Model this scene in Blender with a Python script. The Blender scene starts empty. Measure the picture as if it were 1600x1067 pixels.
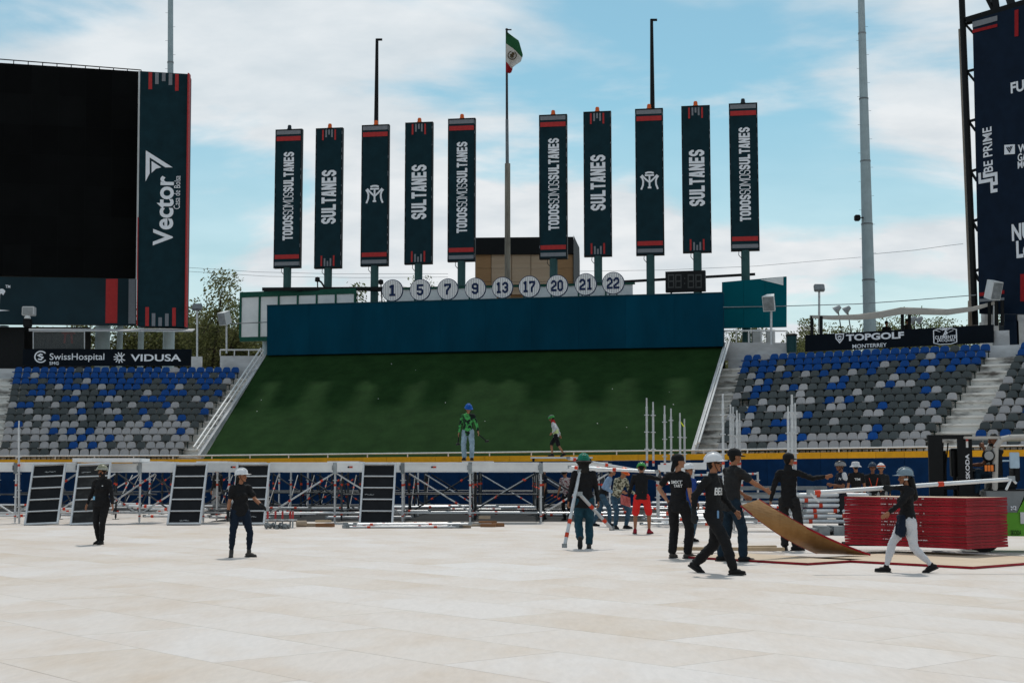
import bpy, bmesh, math, random
import numpy as np
from mathutils import Vector, Matrix
rnd = random.Random(7)
S = bpy.context.scene
COL = S.collection
R = math.radians

# ------------------------------------------------------------------ camera, sky, sun, exposure
CAM_H, FPX = 1.40, 2222.0
PITCH = math.atan(211.5 / FPX)
cam_d = bpy.data.cameras.new('camera')
cam_d.sensor_width = 36.0
cam_d.lens = 36.0 * FPX / 1600.0
cam_d.clip_end = 6000.0
cam = bpy.data.objects.new('camera', cam_d)
COL.objects.link(cam)
cam.location = (0, 0, CAM_H)
cam.rotation_euler = (math.pi / 2 + PITCH, 0, 0)
S.camera = cam

SUN_EL, SUN_AZ = R(59.5), R(5.5)          # azimuth from +Y (behind the stands) towards +X
w = bpy.data.worlds.new('World')
S.world = w
w.use_nodes = True
nt = w.node_tree
for n in list(nt.nodes):
    nt.nodes.remove(n)
def N(nt, t, **kw):
    n = nt.nodes.new(t)
    for k, v in kw.items():
        setattr(n, k, v)
    return n
def mth(nt, op, a, b=None, clamp=False):
    n = nt.nodes.new('ShaderNodeMath'); n.operation = op; n.use_clamp = clamp
    for i, v in enumerate((a, b)):
        if v is None: continue
        if isinstance(v, (int, float)): n.inputs[i].default_value = v
        else: nt.links.new(v, n.inputs[i])
    return n.outputs[0]
L = nt.links.new
sky = N(nt, 'ShaderNodeTexSky', sky_type='NISHITA', sun_disc=False)
sky.sun_elevation = SUN_EL
sky.sun_rotation = SUN_AZ
sky.air_density = 1.0; sky.dust_density = 0.6; sky.ozone_density = 2.0
tc = N(nt, 'ShaderNodeTexCoord')
sx = N(nt, 'ShaderNodeSeparateXYZ'); L(tc.outputs['Generated'], sx.inputs[0])
den = mth(nt, 'ADD', mth(nt, 'MAXIMUM', sx.outputs[2], 0.0), 0.30)
cx = N(nt, 'ShaderNodeCombineXYZ')
L(mth(nt, 'DIVIDE', sx.outputs[0], den), cx.inputs[0]); L(mth(nt, 'DIVIDE', sx.outputs[1], den), cx.inputs[1])
mp = N(nt, 'ShaderNodeMapping'); mp.inputs['Location'].default_value = (1.3, 0.7, 4.1)
mp.inputs['Rotation'].default_value = (0, 0, R(18))
mp.inputs['Scale'].default_value = (1.0, 1.5, 1.0)
L(cx.outputs[0], mp.inputs[0])
n1 = N(nt, 'ShaderNodeTexNoise'); n1.inputs['Scale'].default_value = 1.7; n1.inputs['Detail'].default_value = 9; n1.inputs['Roughness'].default_value = 0.52; n1.inputs['Distortion'].default_value = 0.35
L(mp.outputs[0], n1.inputs['Vector'])
r1 = N(nt, 'ShaderNodeMapRange', interpolation_type='SMOOTHSTEP'); r1.inputs[1].default_value = 0.445; r1.inputs[2].default_value = 0.575
L(n1.outputs[0], r1.inputs[0])
n2 = N(nt, 'ShaderNodeTexNoise'); n2.inputs['Scale'].default_value = 5.5; n2.inputs['Detail'].default_value = 7; n2.inputs['Roughness'].default_value = 0.55
L(mp.outputs[0], n2.inputs['Vector'])
cr = N(nt, 'ShaderNodeValToRGB')
cr.color_ramp.elements[0].position = 0.34; cr.color_ramp.elements[0].color = (0.76, 0.83, 0.88, 1)
cr.color_ramp.elements[1].position = 0.64; cr.color_ramp.elements[1].color = (0.98, 1.01, 1.03, 1)
L(n2.outputs[0], cr.inputs[0])
b1 = N(nt, 'ShaderNodeBackground'); b1.inputs[1].default_value = 0.13
hs = N(nt, 'ShaderNodeMix', data_type='RGBA', blend_type='MULTIPLY'); hs.inputs[0].default_value = 1.0
hs.inputs[7].default_value = (0.66, 0.92, 0.79, 1)
L(sky.outputs[0], hs.inputs[6]); L(hs.outputs[2], b1.inputs[0])
b2 = N(nt, 'ShaderNodeBackground'); b2.inputs[1].default_value = 0.86; L(cr.outputs[0], b2.inputs[0])
mx = N(nt, 'ShaderNodeMixShader')
hz_ = mth(nt, 'MULTIPLY', mth(nt, 'SUBTRACT', 1.0, mth(nt, 'MULTIPLY', mth(nt, 'ABSOLUTE', sx.outputs[2]), 3.9), clamp=True), 0.95)
L(mth(nt, 'ADD', mth(nt, 'ADD', mth(nt, 'MULTIPLY', r1.outputs[0], 0.88), 0.03), hz_, clamp=True), mx.inputs[0]); L(b1.outputs[0], mx.inputs[1]); L(b2.outputs[0], mx.inputs[2])
wo = N(nt, 'ShaderNodeOutputWorld'); L(mx.outputs[0], wo.inputs[0])

sd = bpy.data.lights.new('sun', 'SUN'); sd.energy = 2.4; sd.angle = R(2.5); sd.color = (1.0, 0.955, 0.89)
so = bpy.data.objects.new('sun', sd); COL.objects.link(so)
sdir = Vector((math.sin(SUN_AZ) * math.cos(SUN_EL), math.cos(SUN_AZ) * math.cos(SUN_EL), math.sin(SUN_EL)))
so.rotation_euler = sdir.to_track_quat('Z', 'Y').to_euler()
so.location = sdir * 200
vs = S.view_settings
vs.view_transform = 'Standard'; vs.look = 'None'; vs.exposure = 0.0; vs.gamma = 1.0; vs.use_curve_mapping = False
S.cycles.max_bounces = 6; S.cycles.diffuse_bounces = 3; S.cycles.glossy_bounces = 3; S.cycles.transparent_max_bounces = 8

# ------------------------------------------------------------------ from a pixel of the 1600x1067 photograph to the place
def ray(px, py):
    dx, dy = (px - 800.0) / FPX, (533.5 - py) / FPX
    c, s = math.cos(PITCH), math.sin(PITCH)
    return Vector((dx, c - dy * s, s + dy * c))
CAMP = Vector((0, 0, CAM_H))
def P(px, py, Y):
    d = ray(px, py); return CAMP + d * (Y / d.y)
def G(px, py, z=0.0):
    d = ray(px, py); return CAMP + d * ((z - CAM_H) / d.z)
def lerp(a, b, t): return a + (b - a) * t

# ------------------------------------------------------------------ materials
MATS = {}
def mat(name, col, rough=0.6, metal=0.0, var=0.12, scale=6.0, bump=0.0, bscale=40.0, spec=0.14, col2=None, rand=0.0, island=False, stretch=(1, 1, 1), sheen=0.0, contrast=(0.3, 0.7)):
    if name in MATS: return MATS[name]
    m = bpy.data.materials.new(name); m.use_nodes = True
    t = m.node_tree; b = t.nodes['Principled BSDF']
    b.inputs['Roughness'].default_value = rough; b.inputs['Metallic'].default_value = metal
    b.inputs['Specular IOR Level'].default_value = spec
    if sheen: b.inputs['Sheen Weight'].default_value = sheen
    c = N(t, 'ShaderNodeTexCoord')
    mpn = N(t, 'ShaderNodeMapping'); mpn.inputs['Scale'].default_value = stretch
    t.links.new(c.outputs['Object'], mpn.inputs[0])
    nz = N(t, 'ShaderNodeTexNoise'); nz.inputs['Scale'].default_value = scale; nz.inputs['Detail'].default_value = 6; nz.inputs['Roughness'].default_value = 0.6
    t.links.new(mpn.outputs[0], nz.inputs['Vector'])
    rp = N(t, 'ShaderNodeValToRGB')
    c2 = col2 or tuple(min(1.0, x * (1 + var)) for x in col)
    c1 = col if col2 else tuple(x * (1 - var) for x in col)
    rp.color_ramp.elements[0].position = contrast[0]; rp.color_ramp.elements[0].color = (*c1, 1)
    rp.color_ramp.elements[1].position = contrast[1]; rp.color_ramp.elements[1].color = (*c2, 1)
    t.links.new(nz.outputs[0], rp.inputs[0])
    out = rp.outputs[0]
    if rand:
        if island: src = N(t, 'ShaderNodeNewGeometry').outputs['Random Per Island']
        else: src = N(t, 'ShaderNodeObjectInfo').outputs['Random']
        hv = N(t, 'ShaderNodeHueSaturation')
        t.links.new(mth(t, 'ADD', mth(t, 'MULTIPLY', src, rand * 2), 1 - rand), hv.inputs['Value'])
        t.links.new(out, hv.inputs['Color']); out = hv.outputs[0]
    t.links.new(out, b.inputs['Base Color'])
    if bump:
        n2 = N(t, 'ShaderNodeTexNoise'); n2.inputs['Scale'].default_value = bscale; n2.inputs['Detail'].default_value = 4
        t.links.new(mpn.outputs[0], n2.inputs['Vector'])
        bp = N(t, 'ShaderNodeBump'); bp.inputs['Strength'].default_value = bump; bp.inputs['Distance'].default_value = 0.02
        t.links.new(n2.outputs[0], bp.inputs['Height']); t.links.new(bp.outputs[0], b.inputs['Normal'])
    MATS[name] = m
    return m

def floor_mat(name, island):
    m = bpy.data.materials.new(name); m.use_nodes = True
    t = m.node_tree; b = t.nodes['Principled BSDF']; Lk = t.links.new
    b.inputs['Roughness'].default_value = 0.62; b.inputs['Specular IOR Level'].default_value = 0.35
    geo = N(t, 'ShaderNodeNewGeometry')
    src = geo.outputs['Random Per Island'] if island else N(t, 'ShaderNodeObjectInfo').outputs['Random']
    rp = N(t, 'ShaderNodeValToRGB')
    el = rp.color_ramp.elements
    cols = [(0.0, (0.64, 0.61, 0.58)), (0.22, (0.595, 0.54, 0.48)), (0.42, (0.69, 0.685, 0.685)), (0.62, (0.60, 0.545, 0.485)), (0.78, (0.68, 0.655, 0.63)), (0.93, (0.575, 0.51, 0.43)), (1.0, (0.71, 0.72, 0.73))]
    el[0].position, el[0].color = cols[0][0], (*cols[0][1], 1)
    el[1].position, el[1].color = 1.0, (*cols[-1][1], 1)
    for p_, c_ in cols[1:-1]:
        e = el.new(p_); e.color = (*c_, 1)
    Lk(src, rp.inputs[0])
    n1 = N(t, 'ShaderNodeTexNoise'); n1.inputs['Scale'].default_value = 0.55; n1.inputs['Detail'].default_value = 8; n1.inputs['Roughness'].default_value = 0.62
    va = N(t, 'ShaderNodeVectorMath', operation='ADD'); vc = N(t, 'ShaderNodeCombineXYZ'); Lk(mth(t, 'MULTIPLY', src, 37.0), vc.inputs[2]); Lk(mth(t, 'MULTIPLY', src, 11.0), vc.inputs[0]); mpa = N(t, 'ShaderNodeMapping'); mpa.inputs['Rotation'].default_value = (0, 0, R(-41)); mpa.inputs['Scale'].default_value = (1.7, .8, 1)
    Lk(geo.outputs['Position'], mpa.inputs[0]); Lk(mpa.outputs[0], va.inputs[0]); Lk(vc.outputs[0], va.inputs[1]); Lk(va.outputs[0], n1.inputs['Vector'])
    r2 = N(t, 'ShaderNodeValToRGB')
    r2.color_ramp.elements[0].position = 0.32; r2.color_ramp.elements[0].color = (0.58, 0.49, 0.40, 1)
    r2.color_ramp.elements[1].position = 0.58; r2.color_ramp.elements[1].color = (0.69, 0.67, 0.655, 1)
    Lk(n1.outputs[0], r2.inputs[0])
    mixa = N(t, 'ShaderNodeMix', data_type='RGBA'); mixa.inputs[0].default_value = 0.55
    Lk(rp.outputs[0], mixa.inputs[6]); Lk(r2.outputs[0], mixa.inputs[7])
    n3 = N(t, 'ShaderNodeTexNoise'); n3.inputs['Scale'].default_value = 7.0; n3.inputs['Detail'].default_value = 9; n3.inputs['Roughness'].default_value = 0.7
    mp3 = N(t, 'ShaderNodeMapping'); mp3.inputs['Rotation'].default_value = (0, 0, R(-41)); mp3.inputs['Scale'].default_value = (2.2, 0.5, 1)
    Lk(geo.outputs['Position'], mp3.inputs[0]); Lk(mp3.outputs[0], n3.inputs['Vector'])
    r3 = N(t, 'ShaderNodeMapRange'); r3.inputs[1].default_value = 0.28; r3.inputs[2].default_value = 0.62; r3.inputs[3].default_value = 0.92; r3.inputs[4].default_value = 1.03
    Lk(n3.outputs[0], r3.inputs[0])
    mul = N(t, 'ShaderNodeMix', data_type='RGBA', blend_type='MULTIPLY'); mul.inputs[0].default_value = 1.0
    Lk(mixa.outputs[2], mul.inputs[6]); Lk(r3.outputs[0], mul.inputs[7])
    # scattered scuffs and dark specks
    n4 = N(t, 'ShaderNodeTexNoise'); n4.inputs['Scale'].default_value = 2.4; n4.inputs['Detail'].default_value = 10; n4.inputs['Roughness'].default_value = 0.78
    Lk(geo.outputs['Position'], n4.inputs['Vector'])
    r4 = N(t, 'ShaderNodeMapRange'); r4.inputs[1].default_value = 0.66; r4.inputs[2].default_value = 0.74; r4.inputs[3].default_value = 0.0; r4.inputs[4].default_value = 0.30
    Lk(n4.outputs[0], r4.inputs[0])
    mx2 = N(t, 'ShaderNodeMix', data_type='RGBA'); Lk(r4.outputs[0], mx2.inputs[0]); Lk(mul.outputs[2], mx2.inputs[6]); mx2.inputs[7].default_value = (0.40, 0.31, 0.23, 1)
    fin = N(t, 'ShaderNodeMix', data_type='RGBA', blend_type='MULTIPLY'); fin.inputs[0].default_value = 1.0; fin.inputs[7].default_value = (0.89, 0.845, 0.815, 1)
    Lk(mx2.outputs[2], fin.inputs[6]); Lk(fin.outputs[2], b.inputs['Base Color'])
    bp = N(t, 'ShaderNodeBump'); bp.inputs['Strength'].default_value = 0.25; bp.inputs['Distance'].default_value = 0.01
    Lk(n3.outputs[0], bp.inputs['Height']); Lk(bp.outputs[0], b.inputs['Normal'])
    return m

def stained(name, base, dark, sc=1.2, stretch=(0.6, 1, 2.2), rough=0.85, amt=(0.42, 0.66)):
    return mat(name, dark, rough, 0, col2=base, scale=sc, stretch=stretch, bump=0.3, bscale=30, contrast=amt)

WHITE = mat('white_print', (0.80, 0.82, 0.86), 0.6, var=0.05)
NAVY = mat('navy_vinyl', (0.007, 0.027, 0.036), 0.55, var=0.2, scale=1.5, bump=0.2, bscale=2, spec=0.07)
NAVY2 = mat('midnight_vinyl', (0.006, 0.014, 0.030), 0.55, var=0.2, scale=1.5, bump=0.2, bscale=2, spec=0.07)
SIGNB = mat('black_board_vinyl', (0.0035, 0.0065, 0.011), 0.5, var=0.2, scale=1.5, spec=0.06)
REDP = mat('red_print', (0.42, 0.035, 0.035), 0.6, var=0.1)
GREYP = mat('grey_print', (0.20, 0.21, 0.23), 0.6, var=0.08)
BLACKM = mat('black_metal', (0.008, 0.009, 0.010), 0.55, 0.0, var=0.2)
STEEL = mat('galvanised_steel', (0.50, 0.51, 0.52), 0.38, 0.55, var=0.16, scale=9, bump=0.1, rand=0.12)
DARKST = mat('dark_steel', (0.045, 0.05, 0.055), 0.5, 0.3, var=0.4, scale=5, rand=0.5)  # steel of the rear scaffold rows, their shade put into the colour
DULL = mat('weathered_steel', (0.24, 0.26, 0.27), 0.5, 0.4, var=0.25, scale=5, rand=0.3)
ALU = mat('aluminium', (0.62, 0.63, 0.64), 0.42, 0.25, var=0.12, scale=4, bump=0.06, rand=0.06)
ORANGE = mat('orange_paint', (0.55, 0.055, 0.025), 0.55, var=0.2)
MASTM = mat('mast_steel', (0.36, 0.44, 0.46), 0.55, 0.1, var=0.1, scale=2)
POSTM = mat('teal_post_paint', (0.035, 0.085, 0.085), 0.55, 0.1, var=0.2, scale=3)
CONC = stained('stained_concrete', (0.70, 0.68, 0.64), (0.15, 0.14, 0.13), amt=(0.34, 0.52))
CONCL = stained('pale_concrete', (0.60, 0.61, 0.62), (0.42, 0.42, 0.42), sc=0.8)
WALLP = mat('blue_wall_paint', (0.001, 0.042, 0.074), 0.6, var=0.22, scale=0.7, bump=0.06, bscale=1.5, spec=0.03, stretch=(1, 1, .35), rand=.05)
TEALP = mat('teal_wall_paint', (0.001, 0.090, 0.115), 0.6, var=0.12, scale=0.5, spec=0.03)
PADM = mat('navy_pad_vinyl', (0.003, 0.022, 0.070), 0.5, var=0.2, scale=2.5, rand=0.12, spec=0.05)
YEL = mat('yellow_pad', (0.72, 0.33, 0.012), 0.45, var=0.1, scale=4, rand=0.08)
LED = mat('led_screen', (0.0032, 0.0035, 0.0036), 0.75, var=0.3, scale=0.4, spec=0.06, rand=.35)
GREYPAN = mat('old_white_panel', (0.60, 0.62, 0.62), 0.6, var=0.1, col2=(0.76, 0.77, 0.76), scale=1.3)
GREENF = mat('green_frame_paint', (0.008, 0.075, 0.05), 0.5, var=0.2)
WHITEP = mat('white_paint', (0.66, 0.66, 0.65), 0.5, var=0.08, scale=3)

# ------------------------------------------------------------------ mesh helper
class MB:
    def __init__(s, M=None): s.v, s.f, s.m, s.M = [], [], [], M
    def _t(s, p):
        return (s.M @ Vector(p)) if s.M is not None else Vector(p)
    def add(s, vs, fs, mi=0):
        o = len(s.v); s.v += [s._t(p) for p in vs]
        for f in fs: s.f.append([i + o for i in f]); s.m.append(mi)
    def box(s, lo, hi, mi=0, bev=0.0):
        (x0, y0, z0), (x1, y1, z1) = lo, hi
        if bev:
            bm = bmesh.new(); bmesh.ops.create_cube(bm, size=1.0)
            for v in bm.verts:
                v.co = Vector(((x0 + x1) / 2 + v.co.x * (x1 - x0), (y0 + y1) / 2 + v.co.y * (y1 - y0), (z0 + z1) / 2 + v.co.z * (z1 - z0)))
            bmesh.ops.bevel(bm, geom=list(bm.edges), offset=bev, segments=2, affect='EDGES')
            bm.verts.index_update()
            s.add([v.co.copy() for v in bm.verts], [[v.index for v in f.verts] for f in bm.faces], mi); bm.free(); return
        s.add([(x0, y0, z0), (x1, y0, z0), (x1, y1, z0), (x0, y1, z0), (x0, y0, z1), (x1, y0, z1), (x1, y1, z1), (x0, y1, z1)],
              [(0, 3, 2, 1), (4, 5, 6, 7), (0, 1, 5, 4), (1, 2, 6, 5), (2, 3, 7, 6), (3, 0, 4, 7)], mi)
    def hexa(s, b4, t4, mi=0):
        s.add(list(b4) + list(t4), [(0, 3, 2, 1), (4, 5, 6, 7), (0, 1, 5, 4), (1, 2, 6, 5), (2, 3, 7, 6), (3, 0, 4, 7)], mi)
    def tube(s, p0, p1, r0, r1=None, n=8, mi=0, caps=True):
        r1 = r0 if r1 is None else r1
        p0, p1 = Vector(p0), Vector(p1); a = (p1 - p0)
        if a.length < 1e-6: return
        a.normalize(); u = a.orthogonal().normalized(); v = a.cross(u)
        vs = []
        for p, r in ((p0, r0), (p1, r1)):
            for k in range(n):
                t = 2 * math.pi * k / n
                vs.append(p + u * (r * math.cos(t)) + v * (r * math.sin(t)))
        fs = [(k, (k + 1) % n, n + (k + 1) % n, n + k) for k in range(n)]
        if caps: fs += [tuple(range(n - 1, -1, -1)), tuple(range(n, 2 * n))]
        s.add(vs, fs, mi)
    def path(s, pts, r, n=8, mi=0):
        for a, b in zip(pts[:-1], pts[1:]): s.tube(a, b, r, r, n, mi)
    def beam(s, p0, p1, w_, h_, mi=0, up=(0, 0, 1)):
        p0, p1 = Vector(p0), Vector(p1); a = (p1 - p0).normalized(); side = a.cross(Vector(up))
        if side.length < 1e-5: side = Vector((1, 0, 0))
        side.normalize(); u = side.cross(a)
        q = lambda p: [p - side * w_ / 2 - u * h_ / 2, p + side * w_ / 2 - u * h_ / 2, p + side * w_ / 2 + u * h_ / 2, p - side * w_ / 2 + u * h_ / 2]
        s.hexa(q(p0), q(p1), mi)
    def prism(s, pts, d, mi=0):
        """outline in the xz plane (anticlockwise seen from -y), extruded d along +y"""
        n = len(pts)
        vs = [(x, 0, z) for x, z in pts] + [(x, d, z) for x, z in pts]
        s.add(vs, [tuple(range(n)), tuple(range(2 * n - 1, n - 1, -1))] + [(k, n + k, n + (k + 1) % n, (k + 1) % n) for k in range(n)], mi)
    def lathe(s, prof, n=20, mi=0, sx=1.0, sy=1.0, c=(0, 0, 0)):
        vs, fs = [], []
        for r, z in prof:
            for k in range(n):
                t = 2 * math.pi * k / n
                vs.append((c[0] + r * sx * math.cos(t), c[1] + r * sy * math.sin(t), c[2] + z))
        for i in range(len(prof) - 1):
            for k in range(n):
                fs.append((i * n + k, i * n + (k + 1) % n, (i + 1) * n + (k + 1) % n, (i + 1) * n + k))
        s.add(vs, fs, mi)
    def mesh(s, name, mats, off=None, smooth=False):
        me = bpy.data.meshes.new(name)
        vs = s.v if off is None else [v - off for v in s.v]
        me.from_pydata([tuple(v) for v in vs], [], s.f)
        for m in (mats if isinstance(mats, (list, tuple)) else [mats]): me.materials.append(m)
        if any(s.m): me.polygons.foreach_set('material_index', s.m)
        if smooth: me.shade_smooth()
        return me
    def build(s, name, mats, parent=None, smooth=False, label=None, local=False):
        """verts are in world space unless local"""
        off = None
        if parent is not None and not local:
            if any(abs(a) > 1e-9 for a in parent.rotation_euler):
                Mi = (Matrix.Translation(parent.location) @ parent.rotation_euler.to_matrix().to_4x4()).inverted(); s.v = [Mi @ v for v in s.v]
            else: off = wloc(parent)
        o = bpy.data.objects.new(name, s.mesh(name, mats, off, smooth)); COL.objects.link(o)
        if parent is not None: o.parent = parent
        if label: o['label'] = label
        return o
def wloc(o):
    v = Vector((0, 0, 0))
    while o is not None: v += o.location; o = o.parent
    return v
def put(name, me, parent=None, loc=(0, 0, 0), rot=None):
    o = bpy.data.objects.new(name, me); COL.objects.link(o)
    if parent is not None: o.parent = parent
    o.location = loc
    if rot is not None: o.rotation_euler = rot
    return o
def tag(o, label, cat, group=None, kind=None):
    if label: o['label'] = label
    if cat: o['category'] = cat
    if group: o['group'] = group
    if kind: o['kind'] = kind
    return o
def thing(name, label, cat, loc=(0, 0, 0), rz=0.0, group=None):
    o = bpy.data.objects.new(name, None); COL.objects.link(o)
    o.empty_display_size = 0.2
    o.location = loc; o.rotation_euler = (0, 0, rz)
    return tag(o, label, cat, group)

# ------------------------------------------------------------------ lettering
_TX = {}
def text_mesh(body, bold=0.0):
    k = (body, bold)
    if k in _TX: return _TX[k]
    cu = bpy.data.curves.new('lettering', 'FONT'); cu.body = body; cu.size = 1.0; cu.resolution_u = 4; cu.offset = bold
    cu.fill_mode = 'FRONT' if hasattr(cu, 'fill_mode') else cu.fill_mode
    o = bpy.data.objects.new('lettering', cu); COL.objects.link(o)
    dg = bpy.context.evaluated_depsgraph_get()
    me = bpy.data.meshes.new_from_object(o.evaluated_get(dg))
    v = [(p.co.x, p.co.y) for p in me.vertices]; f = [list(p.vertices) for p in me.polygons]
    bpy.data.objects.remove(o); bpy.data.curves.remove(cu); bpy.data.meshes.remove(me)
    _TX[k] = (v, f); return v, f

def stroke(lines, s_):
    """flat ribbons of width s_ along polylines; returns verts (x, y, layer) and faces"""
    V, F = [], []
    for li, pl in enumerate(lines):
        closed = pl[0] == pl[-1]
        pts = [Vector((p[0], p[1])) for p in (pl[:-1] if closed else pl)]
        n = len(pts); base = len(V)
        for i, p in enumerate(pts):
            dp = (p - pts[i - 1]) if (i > 0 or closed) else None
            dn = (pts[(i + 1) % n] - p) if (i < n - 1 or closed) else None
            d1 = (dp or dn).normalized(); d2 = (dn or dp).normalized()
            n1_ = Vector((-d1.y, d1.x)); n2_ = Vector((-d2.y, d2.x)); nn = n1_ + n2_
            if nn.length < 1e-4: nn = n1_.copy()
            nn.normalize(); k = min(2.0, 1 / max(0.35, nn.dot(n1_)))
            V += [(p.x + nn.x * s_ / 2 * k, p.y + nn.y * s_ / 2 * k, li), (p.x - nn.x * s_ / 2 * k, p.y - nn.y * s_ / 2 * k, li)]
        for i in range(n if closed else n - 1):
            a, b = base + 2 * i, base + 2 * ((i + 1) % n)
            F.append((a + 1, b + 1, b, a))
    return V, F
def block_glyph(ch, w_, h, s_):
    l, r, b, t, m = s_ / 2, w_ - s_ / 2, s_ / 2, h - s_ / 2, h / 2
    c = min(w_, h) * 0.20; c = min(c, (r - l) / 2.05)
    oct_ = [(l + c, b), (r - c, b), (r, b + c), (r, t - c), (r - c, t), (l + c, t), (l, t - c), (l, b + c), (l + c, b)]
    g = {
        'S': [[(r, h * .68), (r, t - c), (r - c, t), (l + c, t), (l, t - c), (l, m + c * 1.1), (l + c * .8, m + c * .2), (r - c * .8, m - c * .2), (r, m - c * 1.1), (r, b + c), (r - c, b), (l + c, b), (l, b + c), (l, h * .32)]],
        'U': [[(l, h), (l, b + c), (l + c, b), (r - c, b), (r, b + c), (r, h)]],
        'L': [[(l, h), (l, b), (w_ * .95, b)]],
        'T': [[(0, t), (w_, t)], [(w_ / 2, t), (w_ / 2, 0)]],
        'A': [[(s_ * .45, 0), (w_ * .5 - s_ * .22, h)], [(w_ - s_ * .45, 0), (w_ * .5 + s_ * .22, h)], [(l, h * .24), (r, h * .24)]],
        'N': [[(l, 0), (l, h)], [(r, 0), (r, h)], [(l, h), (r, 0)]],
        'E': [[(l, 0), (l, h)], [(0, t), (w_ * .95, t)], [(0, m), (w_ * .85, m)], [(0, b), (w_ * .95, b)]],
        'O': [oct_], '0': [oct_],
        'D': [[(l, b), (r - c, b), (r, b + c), (r, t - c), (r - c, t), (l, t), (l, b)]],
        'M': [[(l, 0), (l, h)], [(r, 0), (r, h)], [(l, h), (w_ / 2, h * .3), (r, h)]],
        '1': [[(w_ * .55, 0), (w_ * .55, h)], [(w_ * .12, b), (w_ * .98, b)], [(w_ * .15, h * .78), (w_ * .55, t)]],
        '2': [[(l, h * .66), (l, t - c), (l + c, t), (r - c, t), (r, t - c), (r, m + c * .4), (l, b + c * 1.4), (l, b), (w_, b)]],
        '3': [[(l, h * .7), (l, t - c), (l + c, t), (r - c, t), (r, t - c), (r, m + c * .7), (r - c * .7, m), (r, m - c * .7), (r, b + c), (r - c, b), (l + c, b), (l, b + c), (l, h * .3)], [(w_ * .4, m), (r - c * .7, m)]],
        '5': [[(w_, t), (l, t), (l, m + c * .3), (r - c, m + c * .3), (r, m - c * .7), (r, b + c), (r - c, b), (l + c, b), (l, b + c), (l, h * .3)]],
        '7': [[(l, h * .74), (l, t), (r, t), (r, h * .72), (w_ * .42, h * .36), (w_ * .42, 0)]],
        '9': [[(r, m), (l + c, m), (l, m + c), (l, t - c), (l + c, t), (r - c, t), (r, t - c), (r, b + c), (r - c, b), (l + c, b), (l, b + c), (l, h * .3)]],
    }
    return g[ch]
def block_text(body, ws=0.62, ss=0.21, gap=0.07):
    """unit-height heavy condensed lettering; lower case marks thin outline letters"""
    V, F, x = [], [], 0.0
    for ch in body:
        if ch == ' ': x += ws * .6; continue
        up = ch.upper(); w_ = ws * (1.25 if up == 'M' else (0.85 if up in '1' else 1.0)); s_ = ss
        if ch.islower(): w_ *= 0.86; s_ = ss * 0.42
        v, f = stroke(block_glyph(up, w_, 1.0, s_), s_); o = len(V)
        V += [(a + x, b, c) for a, b, c in v]; F += [[i + o for i in q] for q in f]
        x += w_ + gap
    return V, F

class Sign:
    """a flat face at O: u runs right along the face, z up, n towards the camera"""
    def __init__(s, O, u):
        s.O = Vector(O); s.u = Vector(u).normalized(); s.n = s.u.cross(Vector((0, 0, 1))).normalized()
        if s.n.y > 0: s.n = -s.n
    def px(s, x, y):
        d = ray(x, y); t = (s.O - CAMP).dot(s.n) / d.dot(s.n); q = CAMP + d * t - s.O
        return q.dot(s.u), q.z
    def pt(s, a, b, d=0.0): return s.O + s.u * a + Vector((0, 0, b)) + s.n * d
    def M(s):
        return Matrix(((s.u.x, -s.n.x, 0, s.O.x), (s.u.y, -s.n.y, 0, s.O.y), (0, 0, 1, s.O.z), (0, 0, 0, 1)))
    def rect(s, mb, a0, b0, a1, b1, d0, d1, mi=0):
        q = lambda d: [s.pt(a0, b0, d), s.pt(a1, b0, d), s.pt(a1, b1, d), s.pt(a0, b1, d)]
        mb.hexa(q(d0), q(d1), mi)
    def prect(s, mb, x0, y0, x1, y1, d0, d1, mi=0):
        a0, b1 = s.px(x0, y0); a1, b0 = s.px(x1, y1)
        s.rect(mb, a0, b0, a1, b1, d0, d1, mi)
    def quad(s, mb, pix, d, mi=0):
        mb.add([s.pt(*s.px(*p), d) for p in pix], [list(range(len(pix)))], mi)
    def place(s, V, F, cx_, cz, w_, h, rot, d, parent, matl, name='lettering', keep=False, shear=0.0):
        xs = [v[0] for v in V]; ys = [v[1] for v in V]
        x0, x1, y0, y1 = min(xs), max(xs), min(ys), max(ys)
        sx_, sy_ = w_ / (x1 - x0), h / (y1 - y0)
        if keep: sx_ = sy_ = min(sx_, sy_)
        mb = MB(); out = []
        for v in V:
            a = (v[0] - (x0 + x1) / 2) * sx_; b = (v[1] - (y0 + y1) / 2) * sy_
            if rot: a, b = -b, a
            dz = d + (0.004 * v[2] if len(v) > 2 else 0)
            out.append(s.pt(cx_ + a, cz + b + shear * a, dz))
        mb.add(out, F)
        return mb.build(name, matl, parent)
    def text(s, body, x0, y0, x1, y1, parent, matl=None, rot=False, bold=0.0, d=0.03, block=False, name='lettering', hpx=None, **kw):
        a0, b1 = s.px(x0, y0); a1, b0 = s.px(x1, y1)
        V, F = block_text(body, **kw) if block else text_mesh(body, bold)
        w_, h = abs(a1 - a0), abs(b1 - b0)
        if hpx: xm_, ym_ = (x0 + x1) / 2, (y0 + y1) / 2; h = s.px(xm_, ym_ - hpx / 2)[1] - s.px(xm_, ym_ + hpx / 2)[1]
        if rot: w_, h = h, w_
        return s.place(V, F, (a0 + a1) / 2, (b0 + b1) / 2, w_, h, rot, d, parent, matl or WHITE, name)
    def strokes(s, lines, width, x0, y0, x1, y1, parent, matl=None, d=0.03, name='emblem'):
        a0, b1 = s.px(x0, y0); a1, b0 = s.px(x1, y1)
        V, F = stroke(lines, width)
        return s.place(V, F, (a0 + a1) / 2, (b0 + b1) / 2, abs(a1 - a0), abs(b1 - b0), False, d, parent, matl or WHITE, name)
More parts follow.
